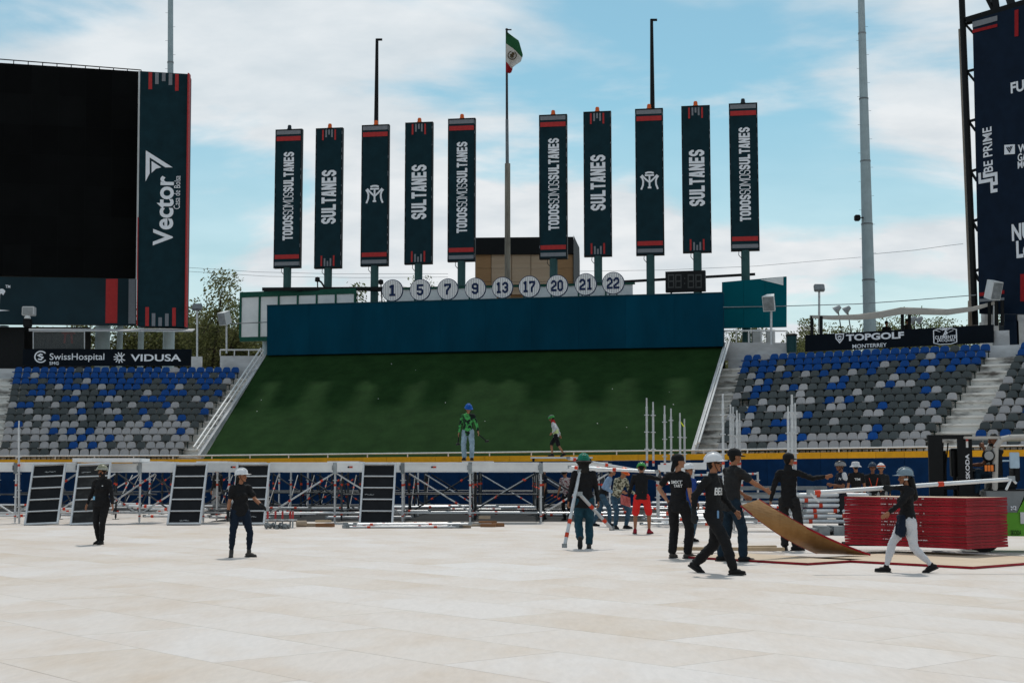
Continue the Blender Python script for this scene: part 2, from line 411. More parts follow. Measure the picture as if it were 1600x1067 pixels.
# ------------------------------------------------------------------ ground and floor
g = MB(); g.add([(-2500, -400, -.06), (2500, -400, -.06), (2500, 3500, -.06), (-2500, 3500, -.06)], [(0, 1, 2, 3)])
ground = g.build('ground', mat('bare_earth', (0.16, 0.13, 0.10), 0.9, var=0.3, scale=0.05))
tag(ground, 'flat bare earth under the boarded playing field', None, kind='structure')
FA = R(41); fdx, fdy = Vector((math.cos(FA), math.sin(FA), 0)), Vector((-math.sin(FA), math.cos(FA), 0))
PW, PL = 1.22, 2.44
def panel_mesh(name):
    mb = MB(); mb.box((-PW / 2 + .0008, -PL / 2 + .0008, -.045), (PW / 2 - .0008, PL / 2 - .0008, 0), bev=.002); return mb
base = MB(); base.add([(-70, 4, -.05), (70, 4, -.05), (70, 62, -.05), (-70, 62, -.05)], [(0, 1, 2, 3)])
floor = base.build('floor', mat('sleeper_wood', (0.20, 0.14, 0.09), 0.8, var=0.3))
tag(floor, 'whitewashed plywood floor boards laid over the whole field', None, kind='structure')
FM, FMI = floor_mat('whitewashed_plywood', False), floor_mat('whitewashed_plywood_far', True)
pm = panel_mesh('floor_panel').mesh('floor_panel', FM)
cells = []
for i in range(-90, 91):
    for j in range(-40, 61):
        c = fdx * (i * PW) + fdy * (j * PL + (i % 2) * PL * .5)
        if 5.0 < c.y < 60 and abs(c.x) < 66: cells.append((c.length, c.x, c.y))
cells.sort()
nind, far = 0, MB()
for d_, x, y in cells:
    z = rnd.uniform(-.0006, 0.0)
    if nind < 300 and y > 7 and abs(x) < .40 * y + 2.2:
        o = put('floor_panel', pm, floor, (x, y, z), (0, 0, FA)); nind += 1
    else:
        far.M = Matrix.Translation((x, y, z)) @ Matrix.Rotation(FA, 4, 'Z'); far.box((-PW / 2 + .004, -PL / 2 + .004, -.045), (PW / 2 - .004, PL / 2 - .004, 0))
fo = far.build('floor_panels_beyond', FMI, floor); fo['kind'] = 'stuff'

# ------------------------------------------------------------------ outfield wall
WPTS = [P(-420, 719, 70.6), P(313, 717, 70.0), P(1080, 709.2, 64.6), P(1600, 702.5, 57.9), P(2100, 694, 49)]
def wall_at(px):
    """wall-top point under pixel column px"""
    xs = [-420, 313, 1080, 1600, 2100]
    for a, b, p, q in zip(xs[:-1], xs[1:], WPTS[:-1], WPTS[1:]):
        if px <= b:
            d = ray(px, 700); # intersect the plan segment
            k = d.x / d.y; t = (p.x - k * p.y) / (k * (q.y - p.y) - (q.x - p.x)); return p + (q - p) * t
    return WPTS[-1]
ow = thing('outfield_wall', 'navy padded outfield wall with yellow top strip behind the scaffold', 'wall', (0, 66, 0))
pads = 0
for a, b in zip(WPTS[:-1], WPTS[1:]):
    a2, b2 = Vector((a.x, a.y, 0)), Vector((b.x, b.y, 0)); ln = (b2 - a2).length; n_ = max(1, round(ln / 1.22)); u = (b2 - a2) / ln
    nrm = Vector((u.y, -u.x, 0))
    for k in range(n_):
        t0, t1 = k / n_, (k + 1) / n_; p0, p1 = a2.lerp(b2, t0) + u * .006, a2.lerp(b2, t1) - u * .006
        h0, h1 = lerp(a.z, b.z, t0), lerp(a.z, b.z, t1)
        q = lambda p, h, o: p + nrm * o + Vector((0, 0, h))
        mb = MB(); mb.hexa([q(p0, 0, .12), q(p1, 0, .12), q(p1, 0, .01), q(p0, 0, .01)], [q(p0, h0 - .27, .12), q(p1, h1 - .27, .12), q(p1, h1 - .27, .01), q(p0, h0 - .27, .01)])
        mb.build('pad', PADM, ow)
        mb = MB(); mb.hexa([q(p0, h0 - .265, .14), q(p1, h1 - .265, .14), q(p1, h1 - .265, -.1), q(p0, h0 - .265, -.1)], [q(p0, h0, .12), q(p1, h1, .12), q(p1, h1, -.1), q(p0, h0, -.1)])
        mb.build('yellow_cap', YEL, ow)
    mb = MB(); mb.hexa([a2, b2, b2 - nrm * .3, a2 - nrm * .3], [a2 + Vector((0, 0, a.z - .28)), b2 + Vector((0, 0, b.z - .28)), b2 - nrm * .3 + Vector((0, 0, b.z - .28)), a2 - nrm * .3 + Vector((0, 0, a.z - .28))])
    mb.build('backing_wall', CONC, ow)
gr = thing('guard_rail', 'low white steel guard rail running along the top of the yellow strip', 'rail', (0, 66.3, 2))
rail = MB()
for a, b in zip(WPTS[:-1], WPTS[1:]):
    off = Vector((0, .05, .17)); rail.tube(a + off, b + off, .035, n=8)
    n_ = round((b - a).length / 2.0)
    for k in range(n_):
        p = a.lerp(b, (k + .3) / n_) + Vector((0, .05, 0)); mb = MB(); mb.tube(p + Vector((0, 0, -.05)), p + Vector((0, 0, .17)), .03, n=6); mb.build('post', WHITEP, gr)
rail.build('rail', WHITEP, gr)

# ------------------------------------------------------------------ grandstands and the seats on them
SEATM = {'B': mat('blue_seat_plastic', (0.004, 0.060, 0.24), 0.38, var=0.1, rand=0.14), 'D': mat('dark_grey_seat_plastic', (0.075, 0.085, 0.085), 0.42, var=0.1, rand=0.16),
         'L': mat('light_grey_seat_plastic', (0.36, 0.35, 0.35), 0.42, var=0.08, rand=0.12)}
FRAMEM = mat('seat_frame_paint', (0.012, 0.03, 0.028), 0.5)
def seat_mesh(col):
    mb = MB()
    # shell back: rounded top, leaning back; local -y faces the field
    prof = [(-.225, 0), (.225, 0), (.222, .12), (.205, .21), (.16, .28), (.09, .31), (-.09, .31), (-.16, .28), (-.205, .21), (-.222, .12)]
    tilt = math.tan(R(17)); z0, y0 = .41, .06
    n = len(prof); vs = []
    for k, (x, z) in enumerate(prof): vs.append((x, y0 + z * tilt - .02 * (1 - (x / .215) ** 2) * -1 * .6, z0 + z))
    vs2 = [(x, y + .03, z) for x, y, z in vs]
    mb.add(vs + vs2, [tuple(range(n)), tuple(range(2 * n - 1, n - 1, -1))] + [(n + k, k, (k + 1) % n, n + (k + 1) % n) for k in range(n)][::1], 0)
    mb.add([(-.225, -.34, .415), (.225, -.34, .415), (.225, .10, .395), (-.225, .10, .395), (-.21, -.33, .375), (.21, -.33, .375), (.21, .10, .36), (-.21, .10, .36)],
           [(0, 1, 2, 3), (7, 6, 5, 4), (0, 4, 5, 1), (1, 5, 6, 2), (2, 6, 7, 3), (3, 7, 4, 0)], 0)
    mb.box((-.17, .02, 0), (-.13, .08, .37), 1); mb.box((.13, .02, 0), (.17, .08, .37), 1); mb.box((-.24, .03, .30), (.24, .07, .345), 1)
    return mb
SEATME = {k: seat_mesh(k).mesh('stadium_seat', [SEATM[k], FRAMEM]) for k in SEATM}
LROWS = """BBBBBBBDBBBBBBBBBBLBBBBBBB
BBLBBBBBBBBBBDBBBBBBBBBDBB
BBBDBBBDLBBBBBBBDBBBDBBBL
DDDBDLBBBDLDBBBDDDBLDDBDD
DDBBDDDLDDBBDDDLDBBBDDDB
DDDLLDBBDDDLLDDBBBDDDLBD
LBBDDLDDLDBBDDLDDDBLDDDL
DDLDDDDLBDDLLDDBDDLDDDB
DDDLLBDDLDDDBDDLDDLBDD
LBLDLLLLDDLLDLLBLLLLD
LLLLLBLBLBLLLLLLLLLBL
LLDLLDLLBLLBLLDLLDLL
DLLDLLDBLBLDLLDLLLL
LLLDDLLLLLLLLLLLLL""".split()[::-1]
RROWS = """BBLBBBBBBBBBBBBBBBBBBBDBBB
BBBBDBBBBBBBBBBBBBBDLBBBBB
BDBBLDBBBDBDBBBLDBDBBDBBB
DLBDDBDLDBDDLDBDDBBDLDBDD
DDLBDDDDDDLBDDDDLDDBDDDD
DLBBDLBLDDBBDDDLBLLDDDDD
LDBDDDDLDDDDDLDDDDDDBLDD
D_DLDDDLLDBLBDLDDDDDDDL
DDBDLLDDDDLLDDDBDDDLBD
LDLDDDLLBDDDDDLLDDDLLD
DLLDDBBDDDDLDDDDDDLDDL
DDBLDDDLDDDDDDLBDDDLD
DLLLLLBLBLLLLLLBDDLLL
LLLDDLLLLLLLLLLDLLLL""".split()[::-1]
FROWS = ["BBBDBBB", "BBBBDBB", "DBBDBBL", "DLDBDDB", "DDDDLDD", "LDDLDDD", "DDLDDBD", "LDDDLDD", "LLLDDBD", "DLLBDLD", "LLDDDLD", "DDDLDBL", "BLBDLDL", "DDLDLLD"][::-1]
SU = .50     # seat mid-height above its tread
num = ['first', 'second', 'third', 'fourth', 'fifth', 'sixth', 'seventh', 'eighth', 'ninth', 'tenth', 'eleventh', 'twelfth', 'thirteenth', 'fourteenth', 'fifteenth', 'sixteenth', 'seventeenth', 'eighteenth', 'nineteenth', 'twentieth']
num += ['twenty-' + x for x in num[:9]]
cname = {'B': 'blue', 'D': 'dark grey', 'L': 'light grey'}
allseats = []
def grid(rows, A14, B14, A1, B1, where):
    out = []
    for i, row in enumerate(rows):
        t = i / 13.0; a = A14.lerp(A1, t); b = B14.lerp(B1, t); n_ = len(row); u = (b - a); u.z = 0
        ang = math.atan2(u.y, u.x)
        for k, ch in enumerate(row):
            if ch == '_': continue
            p = a.lerp(b, k / max(1, n_ - 1)); allseats.append((p.length, p, ang, ch, i, k, where))
LA14, LB14, LA1, LB1 = P(5.6, 708, 71.2), P(271.5, 708, 71.2), P(28, 579, 81.9), P(367, 579, 81.9)
RA14, RB14, RA1, RB1 = P(1128, 699, 65.5), P(1437, 693.5, 61.3), P(1167.5, 560.7, 73.8), P(1539, 544, 67.7)
grid(LROWS, LA14, LB14, LA1, LB1, 'left stand')
grid(RROWS, RA14, RB14, RA1, RB1, 'right stand')
rd14, rd1 = (RB14 - RA14).normalized(), (RB1 - RA1).normalized()
FA14 = RB14 + rd14 * 2.35; FA1 = RB1 + rd1 * 1.85
grid(FROWS, FA14, FA14 + rd14 * 3.0, FA1, FA1 + rd1 * 3.0, 'far right block')
allseats.sort(key=lambda s: s[0])
rest = MB()
for idx, (d_, p, ang, ch, i, k, where) in enumerate(allseats):
    loc = Vector((p.x, p.y, p.z - SU)); rz = ang + rnd.uniform(-.03, .03)
    if idx < 300:
        o = put('stadium_seat', SEATME[ch], None, loc, (0, 0, rz))
        tag(o, f"{cname[ch]} plastic seat, {num[i]} row from the bottom, {num[k]} from the left, {where}", 'stadium seat', 'plastic seats fixed in rows on the stands')
    else:
        rest.M = Matrix.Translation(loc) @ Matrix.Rotation(rz, 4, 'Z'); me = SEATME[ch]; mi = 'BDL'.index(ch)
        rest.add([v.co for v in me.vertices], [list(f.vertices) for f in me.polygons], 0)
        for q in range(1, len(me.polygons) + 1): rest.m[-q] = mi if me.polygons[len(me.polygons) - q].material_index == 0 else 3
ro = rest.build('stadium_seats_beyond', [SEATM['B'], SEATM['D'], SEATM['L'], FRAMEM])
tag(ro, 'remaining blue and grey plastic seats filling the farther rows of the stands', 'seats', 'plastic seats fixed in rows on the stands', 'stuff')

def stand(name, label, A14, B14, A1, B1, extA, extB, mats):
    st = thing(name, label, 'grandstand', ((A14.x + B14.x) / 2, A14.y, 0))
    for i in range(14):
        t = i / 13.0; a = A14.lerp(A1, t); b = B14.lerp(B1, t); u = (b - a); u.z = 0; u.normalize(); back = Vector((-u.y, u.x, 0))
        ea, eb = lerp(extA[0], extA[1], t), lerp(extB[0], extB[1], t)
        zt = a.z - SU; zb = b.z - SU
        a0 = Vector((a.x, a.y, 0)) - u * ea; b0 = Vector((b.x, b.y, 0)) + u * eb
        mb = MB(); f, r = -back * .43, back * .60
        Z = lambda p, z: p + Vector((0, 0, z))
        mb.hexa([Z(a0 + f, zt - .62), Z(b0 + f, zb - .62), Z(b0 + r, zb - .62), Z(a0 + r, zt - .62)], [Z(a0 + f, zt - .10), Z(b0 + f, zb - .10), Z(b0 + r, zb - .10), Z(a0 + r, zt - .10)])
        mb.hexa([Z(a0 + f - back * .09, zt - .098), Z(b0 + f - back * .09, zb - .098), Z(b0 + r, zb - .098), Z(a0 + r, zt - .098)], [Z(a0 + f - back * .09, zt), Z(b0 + f - back * .09, zb), Z(b0 + r, zb), Z(a0 + r, zt)])
        mb.build('tier', mats, st)
    # low curb behind the top row, and the concourse slab
    a, b = A1, B1; u = (b - a); u.z = 0; u.normalize(); back = Vector((-u.y, u.x, 0)); ea, eb = extA[1], extB[1]
    zt = a.z - SU; zb = b.z - SU
    a0 = Vector((a.x, a.y, 0)) - u * ea; b0 = Vector((b.x, b.y, 0)) + u * eb
    mb = MB(); mb.hexa([Z(a0 + back * .604, zt - 1), Z(b0 + back * .604, zb - 1), Z(b0 + back * .85, zb - 1), Z(a0 + back * .85, zt - 1)],
                       [Z(a0 + back * .604, zt + .66), Z(b0 + back * .604, zb + .66), Z(b0 + back * .85, zb + .66), Z(a0 + back * .85, zt + .66)])
    mb.build('back_wall', CONCL, st)
    mb = MB(); mb.hexa([Z(a0 + back * .852, zt + .3), Z(b0 + back * .852, zb + .3), Z(b0 + back * 9, zb + .3), Z(a0 + back * 9, zt + .3)],
                       [Z(a0 + back * .852, zt + .6), Z(b0 + back * .852, zb + .6), Z(b0 + back * 9, zb + .6), Z(a0 + back * 9, zt + .6)])
    mb.build('concourse', CONC, st)
    return st
stand('left_grandstand', 'left concrete grandstand of stepped tiers under the blue and grey seats', LA14, LB14, LA1, LB1, (9, 9), (1.45, 1.75), CONC)
stand('right_grandstand', 'right concrete grandstand with stepped tiers and a stained stair aisle', RA14, RB14, RA1, RB1, (1.35, 1.3), (14, 14), CONC)

# green turf bank and its side rails
BL, BR, TL, TR = P(313, 716, 70.25), P(1080, 708, 64.9), P(417, 553, 81.4), P(1130, 540, 74.9)
BL.z -= .3; BR.z -= .3
tb = MB(); ns = 24
vs = [BL.lerp(BR, i / ns).lerp(TL.lerp(TR, i / ns), j / 12) for j in range(13) for i in range(ns + 1)]
tb.add(vs, [(j * (ns + 1) + i, j * (ns + 1) + i + 1, (j + 1) * (ns + 1) + i + 1, (j + 1) * (ns + 1) + i) for j in range(12) for i in range(ns)])
turf = mat('artificial_turf', (0.011, 0.030, 0.009), 0.95, var=0.25, scale=1.1, bump=0.5, bscale=60, spec=0.03, col2=(0.018, 0.047, 0.014))
tag(tb.build('turf_bank', turf), 'sloping bank of dark green artificial turf in centre field', None, kind='structure')
specks = MB()
for k in range(12):
    a, b = rnd.random(), rnd.random(); p = BL.lerp(BR, a).lerp(TL.lerp(TR, a), b) + Vector((0, -.02, .03)); r_ = rnd.uniform(.012, .028)
    specks.add([p + Vector((-r_, 0, 0)), p + Vector((r_, 0, -.01)), p + Vector((r_ * .6, .03, r_)), p + Vector((-r_ * .7, .03, r_))], [(0, 1, 2, 3)])
tag(specks.build('paper_scraps', WHITEP), 'tiny white paper scraps scattered over the green turf bank', 'litter', kind='stuff')
def side_rail(name, label, p0, p1, inward):
    t = thing(name, label, 'handrail', p0); d = (p1 - p0)
    mb = MB(); mb.beam(p0 + Vector((0, 0, -.1)), p1 + Vector((0, 0, -.1)), .17, .34); mb.build('kerb', CONCL, t)
    mb = MB(); o = Vector((inward * .26, -.1, .42)); mb.path([p0 + o, p1 + o], .05); o2 = Vector((inward * .10, -.1, .30)); mb.path([p0 + o2, p1 + o2], .04); mb.build('rail', WHITEP, t)
    for k in range(9):
        q = p0.lerp(p1, k / 8 * .96 + .02); mb = MB(); mb.tube(q, q + o, .03, n=6); mb.build('post', WHITEP, t)
side_rail('stair_handrail', 'white sloping handrail and kerb left of the green turf bank', P(311, 712, 70.4), P(415, 556, 81.4), -1)
side_rail('stair_handrail', 'white sloping handrail and kerb right of the green turf bank', P(1083, 706, 65.1), P(1133, 541, 74.9), 1)

# ------------------------------------------------------------------ batter's eye wall above the bank
bl, br = P(417, 555, 80.9), P(1130, 541, 74.4); tl, tr = P(417, 478, 80.9), P(1130, 458, 74.4)
U = Vector((br.x - bl.x, br.y - bl.y, 0)).normalized(); BK = Vector((-U.y, U.x, 0))
be = thing('batters_eye_wall', 'long dark blue wall above the green bank under the round numbers', 'wall', bl)
nb = 10
for k in range(nb):
    q = lambda lo, hi, t: lo.lerp(hi, t)
    t0, t1 = k / nb + .0001, (k + 1) / nb - .0001
    mb = MB(); mb.hexa([q(bl, br, t0), q(bl, br, t1), q(bl, br, t1) + BK * .5, q(bl, br, t0) + BK * .5], [q(tl, tr, t0), q(tl, tr, t1), q(tl, tr, t1) + BK * .5, q(tl, tr, t0) + BK * .5]); mb.build('panel', WALLP, be)
mb = MB(); Zm = Vector((0, 0, -1.2)); mb.hexa([bl + BK * .52 + Zm, br + BK * .52 + Zm, br + BK * .9 + Zm, bl + BK * .9 + Zm], [bl + BK * .52, br + BK * .52, br + BK * .9, bl + BK * .9]); mb.build('base_wall', mat('dark_base_paint', (0.008, 0.012, 0.010), 0.8), be)
mb = MB(); mb.beam(tl + BK * .25 + Vector((0, 0, .03)), tr + BK * .25 + Vector((0, 0, .03)), .56, .05); mb.build('coping', mat('coping_paint', (0.01, 0.05, 0.07), 0.5), be)
# teal end wall on the right, farther back
ts = Sign(P(1130, 512, 78.5), U)
te = thing('teal_end_wall', 'teal panel wall with a torn pale corner right of the blue wall', 'wall', ts.O)
mb = MB()
for k in range(3):
    x0, x1 = 1128 + k * 33.6 + (.15 if k else 0), 1128 + (k + 1) * 33.6 - .15
    m_ = MB(); f = lambda x: 441 - (x - 1128) * .09
    a = [ts.pt(*ts.px(x0, 512.5 - (x0 - 1128) * .02), 0), ts.pt(*ts.px(x1, 512.5 - (x1 - 1128) * .02), 0), ts.pt(*ts.px(x1, f(x1)), 0), ts.pt(*ts.px(x0, f(x0)), 0)]
    m_.hexa([a[0], a[1], a[1] - ts.n * .3, a[0] - ts.n * .3], [a[3], a[2], a[2] - ts.n * .3, a[3] - ts.n * .3]); m_.build('panel', TEALP, te)
m_ = MB(); ts.quad(m_, [(1188, 437), (1224, 432.5), (1224, 446)], .02); m_.build('torn_corner', GREYPAN, te)
m_ = MB(); m_.beam(ts.pt(*ts.px(1130, 481), .03), ts.pt(*ts.px(1225, 478), .03), .05, .04); m_.build('batten', TEALP, te)
for px in (1186, 1210):
    a, b = ts.px(px, 512); m_ = MB(); m_.box((ts.pt(a, b).x - .22, ts.O.y + .3, 0), (ts.pt(a, b).x + .22, ts.O.y + .7, ts.pt(a, b).z), 0); m_.build('support_column', CONCL, te)
# old white panels in green frames
ws = Sign(P(375, 528, 85.0), U)
wp = thing('white_panel_board', 'row of old white panels in green frames behind the blue wall left end', 'board', ws.O)
for k in range(6):
    x0, x1 = 376 + k * 29.7, 376 + (k + 1) * 29.7
    m_ = MB(); ws.prect(m_, x0 + 1, 459, x1 - 1, 527, -.1, 0); m_.build('panel', GREYPAN, wp)
    m_ = MB(); ws.prect(m_, x0 - .9, 457.5, x0 + .9, 528, -.12, .05); m_.build('frame_post', GREENF, wp)
m_ = MB(); ws.prect(m_, 375, 456.8, 556, 458.9, -.12, .04); ws.prect(m_, 375, 527, 556, 529, -.12, .04); ws.prect(m_, 553.5, 459, 555.5, 527, -.12, .05); m_.build('frame', GREENF, wp)
for px in (411, 520):
    a, b = ws.px(px, 529); m_ = MB(); p = ws.pt(a, b, -.3); m_.tube((p.x, p.y, 0), p, .16, n=10); m_.build('support_column', MASTM, wp)
ws2 = Sign(P(620, 470, 83.0), U)
wp2 = thing('white_panel_board', 'second row of white panels behind the round number signs', 'board', ws2.O)
for k in range(9):
    x0, x1 = 606 + k * 42.6, 606 + (k + 1) * 42.6
    if k == 4: continue
    m_ = MB(); ws2.prect(m_, x0 + 1, 453 - k * 1.1, x1 - 1, 480 - k, -.1, 0); m_.build('panel', GREYPAN, wp2)
    m_ = MB(); ws2.prect(m_, x0 - 1.2, 452 - k * 1.1, x0 + 1.2, 482 - k, -.12, .05); m_.build('frame_post', GREENF, wp2)
m_ = MB(); a, b = ws2.px(606, 452), ws2.px(992, 443); m_.beam(ws2.pt(*a), ws2.pt(*b), .15, .1); m_.build('frame', GREENF, wp2)
# dark service rail running behind the panels
sr = thing('service_rail', 'dark steel cable rail behind the banner posts', 'rail', P(410, 452, 84)); m_ = MB()
m_.beam(P(410, 452, 84), P(600, 451, 83.5), .16, .2); m_.beam(P(600, 451.5, 83.2), P(960, 443, 81), .12, .12); m_.beam(P(960, 441, 81), P(1180, 428.5, 79.6), .12, .14); m_.build('beam', BLACKM, sr)
m_ = MB(); m_.path([P(412, 455, 84), P(455, 452, 84), P(470, 455, 84), P(520, 452, 84), P(600, 455, 83.5)], .04, 5); m_.build('cable', BLACKM, sr)
# ------------------------------------------------------------------ tall banners
BD = lambda px: lerp(85.5, 79.2, (px - 446) / (1166 - 446))
BEAC = mat('orange_beacon_plastic', (0.70, 0.13, 0.03), 0.3, var=0.1)
BEACD = mat('dark_beacon_plastic', (0.02, 0.03, 0.04), 0.3)
def stripes_end(sg, root, x0, x1, ybase, sgn, hh=1.0):
    """five short bars like an equaliser at one end of a face"""
    wpx = x1 - x0
    for k, (fx, hgt, m_) in enumerate(((.30, 15, REDP), (.41, 11, GREYP), (.515, 7.5, GREYP), (.62, 11, GREYP), (.73, 15, REDP))):
        mb = MB(); xa, xb = x0 + wpx * (fx - .03), x0 + wpx * (fx + .03); ya, yb = sorted((ybase, ybase + sgn * hgt * hh))
        sg.prect(mb, xa, ya, xb, yb, .02, .03); mb.build('bar_stripe', m_, root)
BANN = [  # (top-left x, top-left y, top-right x, bottom-left x, bottom y, kind, rod top y, beacon)
    (428, 204, 468, 424, 418, 'T', None, 'd'), (491.5, 202, 532, 491, 418.5, 'S', None, 'o'), (564, 197, 605, 561.5, 415, 'M', 58, 'o'),
    (632.5, 193, 674, 632, 412, 'S', None, 'o'), (700, 187, 741, 700, 408, 'T', None, 'o'), (843.5, 181, 885.5, 845, 404, 'T', None, 'o'),
    (913.5, 176, 955, 917, 400, 'S', None, 'o'), (995, 171.5, 1037, 996.5, 398, 'M', 27, 'o'), (1068, 167, 1111, 1070.5, 394, 'S', None, 'o'), (1143, 163, 1186, 1147, 391, 'T', None, 'd')]
order = ['leftmost of all ten', 'second from the left', 'third from the left', 'fourth from the left', 'just left of the flagpole', 'just right of the flagpole', 'fourth from the right', 'third from the right', 'second from the right', 'rightmost of all ten']
desc = {'T': 'tall dark banner with long two-weight lettering, ', 'S': 'tall dark banner with one bold word, ', 'M': 'tall dark banner with monogram and rod, '}
for bi, (xl, yt, xr, xb, yb, kind, rod, bc) in enumerate(BANN):
    xm = (xl + xr) / 2; D = BD(xm); xw = xr - xl; xbm = xb + xw / 2 * (yb > 0)
    sg = Sign(P(xm, yb, D), (math.cos(R(9)), -math.sin(R(9)), 0)); O = sg.O
    root = thing('banner_sign', desc[kind] + order[bi], 'banner', (O.x, O.y, 0), group='tall team banners behind the blue wall')
    at_, bt_ = sg.px(xl, yt); at2, bt2 = sg.px(xr, yt - 2); zt = (bt_ + bt2) / 2; ab0, bb0 = sg.px(xm - xw / 2, yb)
    hw = (at2 - at_) / 2; px_w = xw
    mb = MB(); sg.rect(mb, -hw, 0, hw, zt, -.28, 0); mb.build('face', NAVY, root)
    fr = MB()
    for (a0, b0, a1, b1) in ((-hw - .03, -.03, -hw + .03, zt + .03), (hw - .03, -.03, hw + .03, zt + .03), (-hw + .031, -.03, hw - .031, .04), (-hw + .031, zt - .04, hw - .031, zt + .03)): sg.rect(fr, a0, b0, a1, b1, -.30, .012)
    fr.build('frame', BLACKM, root)
    ln = MB()
    for k in range(16):   # pale lacing showing down both edges
        z0 = zt * (k + rnd.uniform(.15, .4)) / 16; z1 = z0 + rnd.uniform(.08, .3)
        for s_ in (-1, 1):
            if rnd.random() < .6: sg.rect(ln, s_ * hw - .018, z0, s_ * hw + .008, z1, .012, .016)
    ln.build('lacing', GREYP, root)['kind'] = 'stuff'
    m_ = MB(); m_.tube((O.x, O.y + .14, 0), sg.pt(0, -.01, -.14), .24, n=12); m_.build('post', POSTM, root)
    m_ = MB(); hk = sg.pt(-.35, 0, -.1); m_.path([hk, hk + Vector((-.02, 0, -.25)), hk + Vector((.12, 0, -.42)), hk + Vector((.3, 0, -.45))], .02, 5); m_.build('cable', BLACKM, root)
    m_ = MB(); c0 = sg.pt(0, zt + .03, -.14); m_.lathe([(.0, .30), (.09, .28), (.12, .2), (.12, .06), (.15, .055), (.15, 0)], 12, 0, c=c0); m_.build('beacon', BEAC if bc == 'o' else BEACD, root)
    pw = 1.0 / xw
    zz = lambda f: zt * f
    def bar(f0, f1, m_, inset=.05):
        mb = MB(); sg.rect(mb, -hw + inset, zz(f0), hw - inset, zz(f1), .016, .026); mb.build('stripe', m_, root)
    if kind in 'TM':
        bar(.014, .040, GREYP); bar(.062, .092, REDP); bar(.918, .950, REDP); bar(.965, .993, GREYP)
    else:
        for (ff, s0, sgn) in (('bottom', .012, 1), ('top', .99, -1)):
            for fx, hgt, mm in ((-.42, .075, REDP), (-.20, .055, GREYP), (.0, .036, GREYP), (.20, .055, GREYP), (.42, .075, REDP)):
                mb = MB(); z0, z1 = sorted((zt * s0, zt * (s0 + sgn * hgt))); sg.rect(mb, hw * fx * 1.12 - .05, z0, hw * fx * 1.12 + .05, z1, .016, .026); mb.build('bar_stripe', mm, root)
    if kind == 'S':
        V, F = block_text('SULTANES'); sg.place(V, F, .03, zt * .505, zt * .385, hw * 1.20, True, .03, root, WHITE)
    elif kind == 'T':
        V, F = block_text('TODOSsomosSULTANES'); sg.place(V, F, .04, zt * .515, zt * .64, hw * .86, True, .03, root, WHITE)
    else:
        V1 = [[(-.50, .30), (-.40, .17), (-.355, .0), (-.37, -.22), (-.47, -.48)], [(-.44, .36), (-.2, .10), (0, -.08), (.2, .10), (.44, .36)], [(.50, .30), (.40, .17), (.355, .0), (.37, -.22), (.47, -.48)],
              [(0, -.36), (0, .30)], [(-.24, .46), (-.09, .51), (.09, .51), (.24, .46)], [(-.26, .34), (.26, .34)], [(-.10, -.38), (.10, -.38)]]
        V, F = stroke(V1, .10); sg.place(V, F, 0, zt * .505, hw * 1.42, hw * 1.36, False, .03, root, WHITE, 'emblem')
    if rod:
        a, b = sg.px(xm + (2 if bi == 2 else 1.5), rod); m_ = MB(); m_.tube(sg.pt(a, zt - .2, -.4), sg.pt(a, b, -.4), .14, .09, 8); m_.build('lightning_rod', BLACKM, root)
        m_ = MB(); q = sg.pt(a, b, -.4); m_.beam(q + Vector((0, 0, -.05)), q + Vector((.32, 0, -.05)), .1, .12); m_.build('rod_tip', BLACKM, root)

